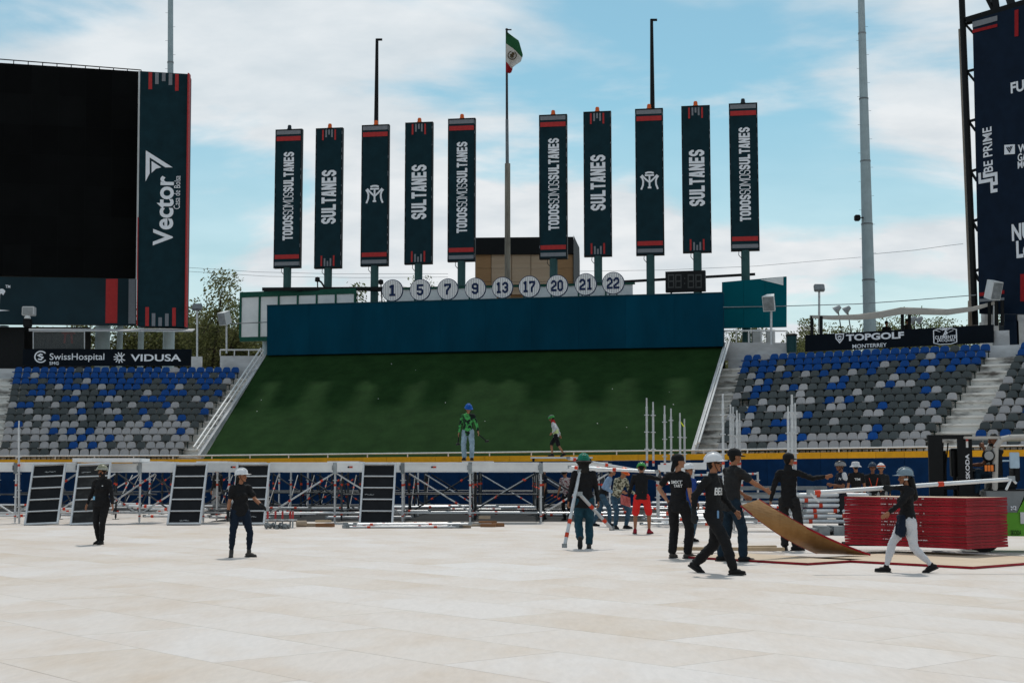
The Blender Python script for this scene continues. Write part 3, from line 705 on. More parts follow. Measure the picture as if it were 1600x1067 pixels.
# ------------------------------------------------------------------ round retired numbers
DISCW = mat('pinstripe_cloth', (0.78, 0.78, 0.78), 0.7, var=0.05)
NUMB = mat('navy_number_paint', (0.008, 0.022, 0.075), 0.5)
PIN = mat('pinstripe_grey', (0.24, 0.25, 0.28), 0.7)
NSL = dict(zip('1 5 7 9 13 17 20 21 22'.split(), ('leftmost of the nine', 'between 1 and 7', 'between 5 and 9', 'between 7 and 13', 'at the middle', 'between 13 and 20', 'between 17 and 21', 'between 20 and 22', 'rightmost of the nine')))
for nstr, px, py, r_ in (('1', 613, 454, 17.6), ('5', 656.5, 453, 17.4), ('7', 699.5, 452, 17.3), ('9', 742.5, 451, 17.4), ('13', 785, 449.5, 17.3), ('17', 827, 448, 17.6), ('20', 870.5, 446.5, 17.6), ('21', 915, 444.5, 17.8), ('22', 958, 442.5, 18)):
    t = (px - 417) / 713; D = lerp(80.9, 74.4, t) + .3; sg = Sign(P(px, py, D), U); rm = r_ * D / FPX
    root = thing('number_sign', f'round pinstriped sign with number {nstr}, {NSL[nstr]}, on the blue wall', 'sign', sg.O, group='retired number signs along the wall top')
    def disc(ra, d0, d1):
        mb = MB(); n_ = 36; A = [sg.pt(ra * math.cos(2 * math.pi * k / n_), ra * math.sin(2 * math.pi * k / n_), d0) for k in range(n_)]; B = [sg.pt(ra * math.cos(2 * math.pi * k / n_), ra * math.sin(2 * math.pi * k / n_), d1) for k in range(n_)]
        mb.add(A + B, [tuple(range(n_, 2 * n_)), tuple(range(n_ - 1, -1, -1))] + [(k, (k + 1) % n_, n_ + (k + 1) % n_, n_ + k) for k in range(n_)]); return mb
    disc(rm, -.08, 0).build('rim', NUMB, root); disc(rm * .93, .001, .02).build('face', DISCW, root)
    pins = MB()
    for k in range(-5, 6):
        a = k * rm * .16; hh = math.sqrt(max(0, (rm * .9) ** 2 - a * a)); sg.rect(pins, a - .012, -hh, a + .012, hh, .022, .026)
    pins.build('pinstripes', PIN, root)
    V, F = block_text(nstr, ws=.62, ss=.20, gap=.1); wd = rm * (.62 if nstr == '1' else .66) if len(nstr) == 1 else rm * 1.12
    sg.place(V, F, 0, 0, wd, rm * 1.02, False, .032, root, NUMB, 'number')
    for s_ in (-1, 1):
        m_ = MB(); p = sg.pt(s_ * rm * .32, -rm * .97, -.04); m_.tube(p + Vector((0, 0, .1)), p + Vector((0, 0, -.42)), .03, n=6); m_.build('bracket_leg', BLACKM, root)

# pitch clock
cs = Sign(P(1071, 455, 76.0), U); root = thing('clock_display', 'unlit dark clock display box on the right end of the blue wall', 'clock', cs.O)
m_ = MB(); cs.prect(m_, 1039.5, 424.5, 1102, 454.5, -.35, 0); m_.build('case', BLACKM, root)
SEG = mat('unlit_segment', (0.055, 0.058, 0.058), 0.4); SEGB = mat('display_face', (0.02, 0.022, 0.024), 0.35)
for k, x in enumerate((1043.5, 1055, 1074.5, 1086.5)):
    m_ = MB(); x1 = x + 10; y0, y1 = 429, 450
    for (a, b, c, d) in ((x, y0, x1, y0 + 1.8), (x, y1 - 1.8, x1, y1), (x, (y0 + y1) / 2 - .9, x1, (y0 + y1) / 2 + .9), (x, y0 + 2, x + 1.8, y1 - 2), (x1 - 1.8, y0 + 2, x1, y1 - 2)): cs.prect(m_, a, b, c, d, .0, .012 + .001 * (a != x) + .002 * (b > y0 + 1 and b < y1 - 4))
    m_.build('digit', SEG, root)
m_ = MB(); cs.prect(m_, 1069, 434, 1070.5, 436, 0, .012); cs.prect(m_, 1069, 442, 1070.5, 444, 0, .012); m_.build('colon', SEG, root)
for x in (1048, 1094):
    m_ = MB(); a, b = cs.px(x, 454); m_.tube(cs.pt(a, b, -.2), cs.pt(a, b - .4, -.2), .05, n=6); m_.build('foot', BLACKM, root)

# tan building beyond
hs_ = Sign(P(742, 455, 98), (math.cos(R(3)), math.sin(R(-3)), 0)); root = thing('tan_building', 'flat tan clad building with black parapet behind the flagpole', 'building', (hs_.O.x, hs_.O.y, 0))
TAN = mat('tan_cladding', (0.42, 0.30, 0.20), 0.6, var=0.08, scale=0.5, stretch=(.3, 1, 6), col2=(0.52, 0.40, 0.29)); TAND = mat('brown_cladding', (0.34, 0.20, 0.10), 0.6, var=0.15, stretch=(.3, 1, 6))
def hb(x0, y0, x1, y1, d0, d1, m_, nm):
    mb = MB(); hs_.prect(mb, x0, y0, x1, y1, d0, d1); return mb.build(nm, m_, root)
a0, b0 = hs_.px(742, 455); a1, b1 = hs_.px(896, 397)
m_ = MB(); hs_.rect(m_, a0, -hs_.O.z, a1, b1, -9, -.2); m_.build('body', TAND, root)
for (x0, x1, mm) in ((743, 767, TAND), (768, 799, TAN), (800, 829, TAN), (830, 861, TAN), (862, 895, TAND)):
    for (y0, y1) in ((398, 419), (419.6, 440), (440.6, 460)): hb(x0, y0, x1, y1, -.18, -.02, mm, 'cladding_panel')
hb(741, 372, 896, 397, -9, .15, BLACKM, 'parapet')
m_ = MB(); m_.hexa([hs_.pt(*hs_.px(896.2, 455), .12), hs_.pt(*hs_.px(905, 455), -2.5), hs_.pt(*hs_.px(905, 455), -9), hs_.pt(*hs_.px(896.2, 455), -9)], [hs_.pt(*hs_.px(896.2, 368), .12), hs_.pt(*hs_.px(905, 378), -2.5), hs_.pt(*hs_.px(905, 378), -9), hs_.pt(*hs_.px(896.2, 368), -9)]); m_.build('side_wall', BLACKM, root)

# flagpole and flag
fp = P(793, 470, 91); root = thing('flagpole', 'tall weathered flagpole rising from behind the tan building', 'flagpole', (fp.x, fp.y, 0))
RUST = mat('weathered_pole_paint', (0.20, 0.18, 0.15), 0.7, var=0.3, scale=1.6, stretch=(3, 3, .5), col2=(0.36, 0.33, 0.27)); DKP = mat('dark_pole_paint', (0.05, 0.05, 0.055), 0.5)
z = lambda y: P(793, y, 91).z
m_ = MB(); m_.tube((fp.x, fp.y, 0), (fp.x, fp.y, z(256)), .20, .18, 14); m_.build('lower_tube', RUST, root)
m_ = MB(); m_.tube((fp.x - .02, fp.y, z(256)), (fp.x - .04, fp.y, z(187)), .115, .10, 12); m_.build('middle_tube', DULL, root)
m_ = MB(); m_.tube((fp.x - .04, fp.y, z(187)), (fp.x - .06, fp.y, z(47)), .085, .07, 10); m_.build('upper_tube', DKP, root)
m_ = MB(); q = Vector((fp.x - .06, fp.y, z(47))); m_.beam(q, q + Vector((.32, 0, 0)), .08, .07); m_.lathe([(0, .12), (.09, .06), (.09, 0)], 10, c=q); m_.build('truck', BLACKM, root)
q = P(790.5, 49, 90.9); fl = thing('flag', 'green white and red flag with central emblem hanging from the pole', 'flag', q)
def flagpt(a, b):   # a across the hoist-to-fly, b down; drooping cloth
    pts_o = [(0, 0), (.85, .62), (1.12, 1.55), (.98, 2.05), (.45, 2.45), (.42, 2.62), (.35, 2.86)]
    t = b * 6; i = min(5, int(t)); fx = lerp(pts_o[i][0], pts_o[i + 1][0], t - i); fz = lerp(pts_o[i][1], pts_o[i + 1][1], t - i)
    hz = b * 2.75
    x = a * fx; zz_ = lerp(hz, fz, a); y = .16 * math.sin(a * 7 + b * 4) * a + .08 * math.sin(b * 14 + a * 3) * a
    return q + Vector((x, y, -zz_))
FLG = [mat('flag_green', (0.02, 0.10, 0.04), 0.8), mat('flag_white', (0.55, 0.52, 0.48), 0.8), mat('flag_red', (0.30, 0.015, 0.02), 0.8)]
for nm, b0, b1, mm in (('green_band', 0, .30, FLG[0]), ('white_band', .30, .74, FLG[1]), ('red_band', .74, 1.0, FLG[2])):
    m_ = MB(); na, nb_ = 12, 12
    vs = [flagpt(i / na, lerp(b0 + (.09 * (i / na) if b0 in (.30,) else (.02 * i / na if b0 == .74 else 0)), b1 + (.09 * i / na if b1 == .30 else (.02 * i / na if b1 == .74 else 0)), j / nb_)) for j in range(nb_ + 1) for i in range(na + 1)]
    m_.add(vs, [(j * (na + 1) + i, (j + 1) * (na + 1) + i, (j + 1) * (na + 1) + i + 1, j * (na + 1) + i + 1) for j in range(nb_) for i in range(na)]); m_.build(nm, mm, fl, smooth=True)
EMB = mat('emblem_brown', (0.07, 0.05, 0.025), 0.8); m_ = MB(); ec = flagpt(.42, .50) + Vector((0, -.12, -.02))
for lines, wd in (([[(.27 * math.cos(t) , .27 * math.sin(t)) for t in [R(k) for k in range(100, 421, 20)]]], .06), ([[(-.14, -.10), (-.02, .06), (.04, .18), (.12, .10), (.02, -.02), (.10, -.12)], [(-.12, .08), (-.04, -.06), (.0, -.2)]], .085)):
    V, F = stroke(lines, wd); m_.add([ec + Vector((v[0], -.01 * v[2], v[1])) for v in V], F)
m_.build('emblem', EMB, fl)

# ------------------------------------------------------------------ left scoreboard
LS = Sign(P(0, 432, 85.6), (P(215, 435, 88.2) - P(0, 435, 85.6)) * Vector((1, 1, 0))); O = LS.O
root = thing('video_scoreboard', 'huge switched-off black video scoreboard at the left edge', 'scoreboard', (O.x + 3, O.y, 0))
m_ = MB(); p4 = [(-170, 428), (212.5, 434), (217, 112), (-170, 88)]
A = [LS.pt(*LS.px(*p)) for p in p4]; Bk = [v - LS.n * 1.6 for v in A]; m_.hexa([A[0], A[1], Bk[1], Bk[0]], [A[3], A[2], Bk[2], Bk[3]]); m_.build('screen_cabinet', BLACKM, root)
for i in range(9):
    for j in range(7):
        f = lambda u, v: LS.pt(*[lerp(lerp(LS.px(*p4[0])[k], LS.px(*p4[1])[k], u), lerp(LS.px(*p4[3])[k], LS.px(*p4[2])[k], u), v) for k in (0, 1)], .02)
        e = .0004; mb = MB(); mb.add([f(i / 9 + e, j / 7 + e), f((i + 1) / 9 - e, j / 7 + e), f((i + 1) / 9 - e, (j + 1) / 7 - e), f(i / 9 + e, (j + 1) / 7 - e)], [(0, 1, 2, 3)]); mb.build('screen_module', LED, root)
m_ = MB(); t0, t1 = LS.pt(*LS.px(-170, 86)), LS.pt(*LS.px(218, 110)); r0, r1 = t0 + Vector((0, .4, .35)), t1 + Vector((0, .4, .12))
m_.path([r0, r1], .035, 6)
for k in range(18): p = r0.lerp(r1, k / 17); m_.tube(p, p - Vector((0, 0, .5)), .03, n=5)
m_.build('catwalk_rail', BLACKM, root)
m_ = MB(); lip = [LS.px(213.8, 436), LS.px(217.8, 112)]; m_.beam(LS.pt(*lip[0], .05), LS.pt(*lip[1], .05), .10, .12, up=(0, 1, 0)); m_.build('edge_trim', GREYPAN, root)
# lower strip banner
m_ = MB(); A = [LS.pt(*LS.px(*p), .04) for p in ((-170, 505), (213, 508), (213.5, 435.5), (-170, 430))]; Bk = [v - LS.n * .5 for v in A]; m_.hexa([A[0], A[1], Bk[1], Bk[0]], [A[3], A[2], Bk[2], Bk[3]])
m_.build('lower_banner', mat('deep_teal_vinyl', (0.007, 0.025, 0.034), 0.5, var=0.3, scale=.3), root)
m_ = MB(); LS.quad(m_, [(164.5, 505), (183, 505), (184, 436), (165.5, 436)], .06); m_.build('red_stripe', REDP, root)
m_ = MB(); LS.quad(m_, [(200.5, 506), (211.5, 506), (212, 436), (201, 436)], .06); m_.build('grey_stripe', GREYP, root)
LS.text('TM', 8.5, 445.5, 16, 450.5, root, bold=.02, d=.07); LS.text('r', -6, 451, 8, 474, root, bold=.05, d=.07); m_ = MB(); LS.quad(m_, [(-10, 483), (15, 485.5), (-10, 487)], .07); m_.build('swoosh', WHITE, root)
# banner tower
TS = Sign(P(254, 510, 86.0), (math.cos(R(4)), math.sin(R(4)), 0)); root2 = thing('banner_tower', 'tall navy banner tower with white triangle logo beside the black screen', 'banner', (TS.O.x, TS.O.y, 0))
A = [TS.pt(*TS.px(*p)) for p in ((214.5, 509), (289.5, 511), (294.5, 116), (219, 111.5))]; Bk = [v - TS.n * 1.2 for v in A]; m_ = MB(); m_.hexa([A[0], A[1], Bk[1], Bk[0]], [A[3], A[2], Bk[2], Bk[3]]); m_.build('face', NAVY, root2)
m_ = MB(); m_.beam(A[1] + TS.u * .045, A[2] + TS.u * .045, .5, .08, up=(1, 0, 0)); m_.build('red_edge', REDP, root2)
m_ = MB(); m_.beam(TS.pt(*TS.px(214.4, 509), .06), TS.pt(*TS.px(216, 340), .06), .05, .05, up=(0, 1, 0)); m_.build('red_piping', REDP, root2)
for (x, y1, mm) in ((235, 140, REDP), (245.3, 132, GREYP), (256, 127.5, GREYP), (266.5, 133.5, GREYP), (276.5, 142.5, REDP)):
    y0 = 112.5 + (x - 219) * .06; mb = MB(); TS.quad(mb, [(x - 2.9, y1), (x + 2.7, y1), (x + 2.9, y0), (x - 2.7, y0)], .03); mb.build('bar_stripe', mm, root2)
for (x, y0, mm) in ((230, 480, REDP), (240, 489.5, GREYP), (250.3, 496, GREYP), (260.8, 490, GREYP), (272, 481, REDP)):
    mb = MB(); TS.quad(mb, [(x - 2.9, 509.5), (x + 2.7, 509.5), (x + 2.9, y0), (x - 2.7, y0)], .03); mb.build('bar_stripe', mm, root2)
TS.text('Vector', 241.5, 275, 270, 384, root2, rot=True, bold=.025); TS.text('Casa de Bolsa', 272.5, 275, 281, 327, root2, rot=True)
m_ = MB(); TS.quad(m_, [(228, 235.5), (270, 262), (258.5, 262), (234, 246.5), (234, 271.5), (227.5, 284)], .03); TS.quad(m_, [(237, 252), (252, 262), (244, 264), (237, 270.5)], .03); m_.build('triangle_logo', WHITE, root2)
# supports, sill and shelter under the scoreboard
for px, rr in ((160, .45), (187, .18), (220, .18), (263.5, .36), (-40, .5), (5, .3)):
    m_ = MB(); p = P(px, 540, 88.5); m_.tube((p.x, p.y, 7), (p.x, p.y, P(px, 509, 88.5).z), rr, n=14); m_.build('support_column', MASTM, root)
m_ = MB(); m_.hexa([P(45, 517.5, 85), P(300, 518.5, 85), P(305, 515, 88), P(45, 515, 88)], [P(45, 515.5, 85), P(300, 516.8, 85), P(305, 513.6, 88), P(45, 513.6, 88)]); m_.build('ledge', CONCL, root)
# glass shelter with stools
GLASS = mat('smoked_glass', (0.10, 0.11, 0.11), 0.15); GLASS.node_tree.nodes['Principled BSDF'].inputs['Alpha'].default_value = .45
sh = thing('glass_booth', 'smoked glass booth under the black scoreboard', 'booth', P(90, 545, 85)); m_ = MB(); m_.hexa([P(52, 545, 85), P(132, 545, 85), P(132, 545, 85.1), P(52, 545, 85.1)], [P(52, 519, 85), P(132, 519, 85), P(132, 519, 85.1), P(52, 519, 85.1)]); m_.build('glass_pane', GLASS, sh)
m_ = MB(); m_.path([P(52, 545, 84.98), P(52, 518, 84.98), P(132, 518, 84.98), P(132, 545, 84.98)], .035, 6); m_.build('frame', STEEL, sh)
m_ = MB(); m_.hexa([P(-60, 585, 89), P(142, 585, 89), P(142, 585, 89.3), P(-60, 585, 89.3)], [P(-60, 511, 89), P(142, 511, 89), P(142, 511, 89.3), P(-60, 511, 89.3)]); m_.build('back_panel', mat('booth_grey', (0.035, 0.035, 0.035), 0.7), sh)
m_ = MB(); m_.hexa([P(-60, 585, 86.5), P(38, 585, 86.5), P(38, 585, 86.8), P(-60, 585, 86.8)], [P(-60, 511, 86.5), P(38, 511, 86.5), P(38, 511, 86.8), P(-60, 511, 86.8)]); m_.build('dark_side_wall', BLACKM, sh)
for nm, lb, px, mm in (('bar_stool', 'red stool behind the smoked glass under the scoreboard', 107, mat('red_plastic', (.55, .02, .02), .4)), ('bar_stool', 'black stool behind the smoked glass under the scoreboard', 76, BLACKM)):
    t_ = thing(nm, lb, 'stool', P(px, 537, 87)); c = P(px, 520.5, 87); m_ = MB(); m_.box((c.x - .38, c.y - .2, c.z - .05), (c.x + .38, c.y + .2, c.z + .05), bev=.03); m_.build('seat', mm, t_)
    for s_ in (-1, 1): m_ = MB(); m_.tube(c + Vector((s_ * .18, 0, -.05)), c + Vector((s_ * .24, 0, -.62)), .07, n=6); m_.build('leg', mm, t_)
# sponsor board left
HS = Sign(P(160, 572, 83.6), (1, 0, 0)); root = thing('sponsor_board', 'long black sponsor board with two white logos below the black screen', 'sign', HS.O)
m_ = MB(); HS.prect(m_, 36, 545.5, 298.5, 571.5, -.15, 0); m_.build('face', SIGNB, root)
HS.text('SwissHospital', 78, 552, 163, 565.5, root, bold=.004); HS.text('SMG', 77.5, 565, 92, 570, root, bold=.02); HS.text('VIDUSA', 204.5, 553.5, 283, 564.5, root, bold=.02)
ringl = [[(math.cos(R(k)), math.sin(R(k))) for k in range(40, 331, 15)], [(.35, .35), (0, .5), (-.35, .25), (0, .05), (.4, -.1), (.1, -.5), (-.4, -.4)]]
HS.strokes([ringl[0]], .22, 54, 548, 72, 567, root); HS.strokes([ringl[1]], .26, 58, 552, 69, 563, root)
HS.strokes([[(math.cos(R(k)) * .3, math.sin(R(k)) * .3), (math.cos(R(k + 12)), math.sin(R(k + 12)))] for k in range(30, 340, 32)] + [[(.3, -.4), (.35, .1), (.0, .3)]], .17, 178, 550.5, 196, 567.5, root)
# right sponsor board
u_ = Vector((RB1.x - RA1.x, RB1.y - RA1.y, 0)); p_ = RA1 + Vector((.5, .9, 0))
GS = Sign(P(1258, 548, 73.2), u_); root = thing('sponsor_board', 'long black sponsor board with golf shield logo above right stand', 'sign', GS.O)
A = [GS.pt(*GS.px(*p)) for p in ((1258, 549.5), (1552, 535), (1552, 507), (1258, 523.5))]; Bk = [v - GS.n * .15 for v in A]; m_ = MB(); m_.hexa([A[0], A[1], Bk[1], Bk[0]], [A[3], A[2], Bk[2], Bk[3]]); m_.build('face', SIGNB, root)
GS.text('TOPGOLF', 1322, 518.5, 1413, 533, root, bold=.035, hpx=10.5); GS.text('MONTERREY', 1332, 535.5, 1386, 544.5, root, bold=.012, hpx=6)
GS.strokes([[(-1, 1), (1, 1), (.9, 0), (0, -1), (-.9, 0), (-1, 1)], [(-.5, .3), (0, .5), (.5, .3)], [(-.4, 0), (0, -.4), (.4, 0)]], .26, 1305, 521.5, 1319.5, 536.5, root)
GS.strokes([[(-1, .75), (-.5, .95), (.5, .95), (1, .75), (1, -.75), (.5, -.95), (-.5, -.95), (-1, -.75), (-1, .75)]], .09, 1458, 513.5, 1496, 537.5, root)
for k in range(5): GS.strokes([[(0, 0), (math.cos(R(30 + 30 * k)), math.sin(R(30 + 30 * k)))]], .12, 1476 + 12 * math.cos(R(30 + 30 * k)) - 4, 521 - 7 * math.sin(R(30 + 30 * k)) - 1.5, 1476 + 12 * math.cos(R(30 + 30 * k)) + 4, 521 - 7 * math.sin(R(30 + 30 * k)) + 1.5, root, name='ray_mark')
GS.strokes([[(-.8, -1), (-.2, .2), (.1, 1), (.4, .3), (.2, -.2), (.9, .2)], [(-.5, -.2), (.3, -.6)]], .42, 1473, 515, 1482, 525, root)
GS.text('CLEMENTE', 1461, 524, 1494, 529.5, root, bold=.02, hpx=5.2); GS.text('JACQUES', 1464, 529.6, 1492, 535, root, bold=.02, hpx=5)

# ------------------------------------------------------------------ right scoreboard tower
RS = Sign(P(1530, 490, 71.5), (P(1610, 490, 69.2) - P(1530, 490, 71.5)) * Vector((1, 1, 0))); root = thing('sponsor_tower', 'huge navy sponsor tower with white logos at the right edge', 'billboard', (RS.O.x, RS.O.y, 0))
A = [RS.pt(*RS.px(*p)) for p in ((1530, 490), (1760, 492), (1760, -40), (1519.5, 32))]; Bk = [v - RS.n * .6 for v in A]; m_ = MB(); m_.hexa([A[0], A[1], Bk[1], Bk[0]], [A[3], A[2], Bk[2], Bk[3]]); m_.build('face', NAVY2, root)
def rq(pix, mm, nm): mb = MB(); RS.quad(mb, pix, .04); mb.build(nm, mm, root)
rq([(1520, 44), (1559, 33), (1559, 25), (1520, 35)], GREYP, 'grey_stripe'); rq([(1520, 52.5), (1559, 42.5), (1559, 38), (1520, 47.5)], mat('deep_red_print', (.30, .012, .015), .6), 'red_stripe'); rq([(1586, 58), (1592, 57), (1592, 15), (1586, 17)], MATS['deep_red_print'], 'red_stripe')
rq([(1530, 463), (1570, 459), (1570, 453.5), (1530, 457.5)], MATS['deep_red_print'], 'red_stripe'); rq([(1595, 471), (1606, 471), (1606, 428), (1595, 428.5)], MATS['deep_red_print'], 'red_stripe'); rq([(1530, 472), (1570, 469), (1570, 465), (1530, 467.5)], GREYP, 'grey_stripe')
RS.text('BE PRIME', 1535.5, 201, 1552, 268, root, rot=True, bold=.015)
RS.strokes([[(0, 1), (0, .55), (.75, .55), (.75, 0), (1.1, 0)], [(.3, 1.0), (.3, .8), (1.05, .8), (1.05, .35), (.8, .35)]], .17, 1529, 271, 1560, 300, root)
RS.text('FU', 1579.5, 130, 1601, 142, root, bold=.03); RS.text('W', 1591, 227, 1606, 237, root, bold=.03); RS.text('GA', 1590.5, 241, 1606, 250, root, bold=.02); RS.text('MO', 1590.5, 253, 1608, 261, root, bold=.02); RS.text('NU', 1581, 351, 1612, 373, root, bold=.035); RS.text('Lo', 1588, 377, 1612, 401, root, bold=.035)
rq([(1570, 242), (1586.5, 241), (1586.5, 226), (1570, 227)], WHITE, 'logo_square'); RS.strokes([[(-1, .6), (0, -.8), (1, .6)], [(-.5, .6), (0, 0), (.5, .6)]], .3, 1573, 230, 1583.5, 238.5, root, matl=NAVY2, d=.06)
# open truss at its left
m_ = MB(); pole = lambda y, D: P(1506 + (y - 0) * .038, y, D)
m_.tube(P(1502, -20, 71.9), P(1524, 508, 71.9), .16, n=10); m_.build('truss_chord', BLACKM, root)
for y in (38, 112, 190, 268, 346, 424):
    x0, x1 = 1507.5 + y * .036, 1519.5 + y * .022; mb = MB(); mb.beam(P(x0, y, 71.9), P(x1 + 1, y - 3, 71.7), .12, .12); mb.beam(P(x0, y + 1, 71.9), P(x1 + 1, y + 15, 71.7), .10, .12); mb.build('truss_brace', BLACKM, root)
m_ = MB(); m_.beam(P(1510, 33, 71.8), P(1620, 0, 70), .35, .3); m_.beam(P(1538, -10, 71.8), P(1552, 18, 71.5), .15, .15); m_.beam(P(1552, -10, 71.8), P(1556, 18, 71.5), .35, .3); m_.beam(P(1575, -10, 71.5), P(1582, 12, 71), .3, .3); m_.build('top_frame', BLACKM, root)
for px in (1546, 1577, 1597):
    mb = MB(); p = P(px, 535, 74); mb.box((p.x - .3, p.y - .3, 7.6), (p.x + .3, p.y + .3, P(px, 488, 74).z + .2)); mb.box((p.x - .38, p.y - .38, 7.5), (p.x + .38, p.y + .38, P(px, 503, 74).z)) ; mb.build('support_column', NAVY2 if px == 1577 else CONCL, root)
wpole = thing('wooden_pole', 'slender grey wooden pole against the dark right tower', 'pole', P(1516, 515, 73)); m_ = MB(); m_.tube(P(1519, 470, 73), P(1500, 46, 73), .17, .09, 10); m_.tube(P(1520, 520, 73), P(1519, 470, 73), .24, .22, 10); m_.build('shaft', mat('grey_wood', (.27, .23, .19), .8, var=.25, stretch=(4, 4, .4)), wpole)

# ------------------------------------------------------------------ light masts
def mast(label, pts, D, r0, r1, bands):
    a, b = P(*pts[0], D), P(*pts[1], D); t = thing('light_mast', label, 'mast', (a.x, a.y, 0)); ns_ = len(bands) - 1
    bot = Vector((a.x, a.y, 0))
    for i in range(ns_):
        mb = MB(); p, q = a.lerp(b, bands[i]), a.lerp(b, bands[i + 1]); mb.tube(p if i else Vector((p.x, p.y, 6)), q, lerp(r0, r1, bands[i]), lerp(r0, r1, bands[i + 1]) + .01, 16); mb.build('mast_section', MASTM, t)
        mb = MB(); mb.tube(q - Vector((0, 0, .05)), q + Vector((0, 0, .05)), lerp(r0, r1, bands[i + 1]) + .03, n=16); mb.build('joint_ring', DULL, t)
    for k in range(26):
        p = a.lerp(b, k / 26 + .01); mb = MB(); s_ = 1 if k % 2 else -1; rr = lerp(r0, r1, k / 26); mb.tube(p + Vector((s_ * rr * .8, -.05, 0)), p + Vector((s_ * (rr + .16), -.05, 0)), .012, n=4); mb.build('climbing_step', DULL, t)
    return t
mt = mast('thick grey steel light mast rising behind the golf board', ((1359, 514), (1344, -60)), 92, .42, .19, (0, .13, .28, .45, .62, .8, 1))
p = P(1339, 341, 91.8); m_ = MB(); m_.box((p.x - .16, p.y - .2, p.z - .18), (p.x + .2, p.y + .2, p.z + .2), bev=.05); m_.tube(p, p + Vector((.5, 0, .05)), .04, n=6); m_.build('siren', BLACKM, mt)
mast('slim grey light mast standing behind the navy banner tower', ((266, 515), (266.5, -60)), 97, .26, .17, (0, .3, .55, .72, 1))

# ------------------------------------------------------------------ small fittings on the concourse
def floodbox(label, px, py, D, w_, h_, ptop, pbot, tilt, parent_label='speaker', col=None):
    c = P(px, py, D); t = thing('speaker_on_pole', label, 'loudspeaker', (c.x, c.y, 7.7)); M = Matrix.Translation(c) @ Matrix.Rotation(tilt, 4, 'Z') @ Matrix.Rotation(R(18), 4, 'X')
    mb = MB(M); mb.hexa([(-w_ / 2, -.3, -h_ / 2), (w_ / 2, -.3, -h_ / 2), (w_ * .3, .3, -h_ / 2), (-w_ * .3, .3, -h_ / 2)], [(-w_ / 2, -.3, h_ / 2), (w_ / 2, -.3, h_ / 2), (w_ * .3, .3, h_ / 2), (-w_ * .3, .3, h_ / 2)]); mb.build('cabinet', col or GREYPAN, t)
    mb = MB(M); mb.box((-w_ * .45, -.315, -h_ * .45), (w_ * .45, -.303, h_ * .45)); mb.build('grille', DULL, t)
    mb = MB(); mb.tube(P(px + 2, ptop, D + .2), P(px + 2, pbot, D + .2), .06, n=8); mb.build('pole', STEEL, t)
floodbox('pale loudspeaker on a pole before the teal wall', 1203, 473, 73, .62, .8, 480, 538, R(-25))
floodbox('pale loudspeaker on a pole before the right navy tower', 1551, 453, 69, .62, .9, 464, 512, R(25))
floodbox('pale loudspeaker on a short pole between the left trees', 352, 497, 82.5, .55, .75, 505, 552, R(-30))
def flood(label, px, py, D, pbot):
    c = P(px, py, D); t = thing('floodlight_pole', label, 'floodlight', (c.x, c.y, 7.5)); mb = MB(Matrix.Translation(c) @ Matrix.Rotation(R(-25), 4, 'X')); mb.box((-.28, -.12, -.2), (.28, .12, .2), bev=.04); mb.build('lamp_housing', DULL, t)
    mb = MB(); mb.tube(P(px, py + 2, D + .1), P(px, pbot, D + .1), .06, n=8); mb.build('pole', STEEL, t)
flood('small floodlight on a thin pole left of the thick mast', 1280, 450, 76, 520)
flood('small floodlight on a thin pole against the left trees', 308, 480, 82.2, 560)
c = P(45, 487, 84.6); t = thing('wall_floodlight', 'boxy white floodlight fixed to the navy strip under the screen', 'floodlight', c); m_ = MB(Matrix.Translation(c)); m_.box((-.36, -.2, -.25), (.36, .3, .30), bev=.04); m_.build('housing', WHITEP, t); m_ = MB(Matrix.Translation(c)); m_.box((-.30, -.215, -.2), (.30, -.203, .24)); m_.build('lens', mat('lamp_lens', (.30, .31, .31), .3), t)
c = P(43, 498, 84.2); t = thing('camera_dome', 'dark bullet camera with white cap below the floodlight', 'camera', c); m_ = MB(Matrix.Translation(c)); m_.lathe([(0, .22), (.13, .18), (.2, .05), (.2, 0)], 12); m_.build('cap', WHITEP, t); m_ = MB(Matrix.Translation(c)); m_.box((-.22, -.15, -.5), (.24, .2, -.005), bev=.04); m_.build('body', BLACKM, t)
# parapets, rails and bin on the concourse edges
def parapet(label, pix, D0, D1, zt, cat='parapet wall'):
    (x0, y0), (x1, y1) = pix; a, b = P(x0, y0, D0), P(x1, y1, D1); t = thing('parapet_wall', label, cat, a); mb = MB(); dn = Vector((0, 0, -zt)); bk = Vector((0, .25, 0))
    mb.hexa([a + dn, b + dn, b + dn + bk, a + dn + bk], [a, b, b + bk, a + bk]); mb.build('wall', CONCL, t); return a, b, t
a, b, t = parapet('pale parapet block with rail at the foot of teal wall', ((1131, 535), (1230, 535.5)), 75.2, 73.6, .95)
m_ = MB(); up = Vector((0, 0, .62)); m_.path([a + up, b + up], .045, 6)
m_.build('rail', WHITEP, t)
for k in range(6): mb = MB(); q_ = a.lerp(b, k / 5); mb.tube(q_, q_ + up, .04, n=6); mb.build('rail_post', WHITEP, t)
a, b, t = parapet('pale parapet block beside the left end of the blue wall', ((344, 556), (411, 556)), 83.0, 82.6, .95)
m_ = MB(); m_.path([a + Vector((0, 0, .35)), b + Vector((0, 0, .35))], .045, 6); m_.build('rail', WHITEP, t)
for k in range(4): mb = MB(); q_ = a.lerp(b, k / 3); mb.tube(q_, q_ + Vector((0, 0, .35)), .04, n=6); mb.build('rail_post', WHITEP, t)
parapet('short pale parapet at the right end of the left sponsor board', ((299, 557), (315, 557)), 83.4, 83.2, .9)
parapet('short pale parapet at the right end of the golf board', ((1553, 517), (1577, 516)), 68.6, 67.8, .95)
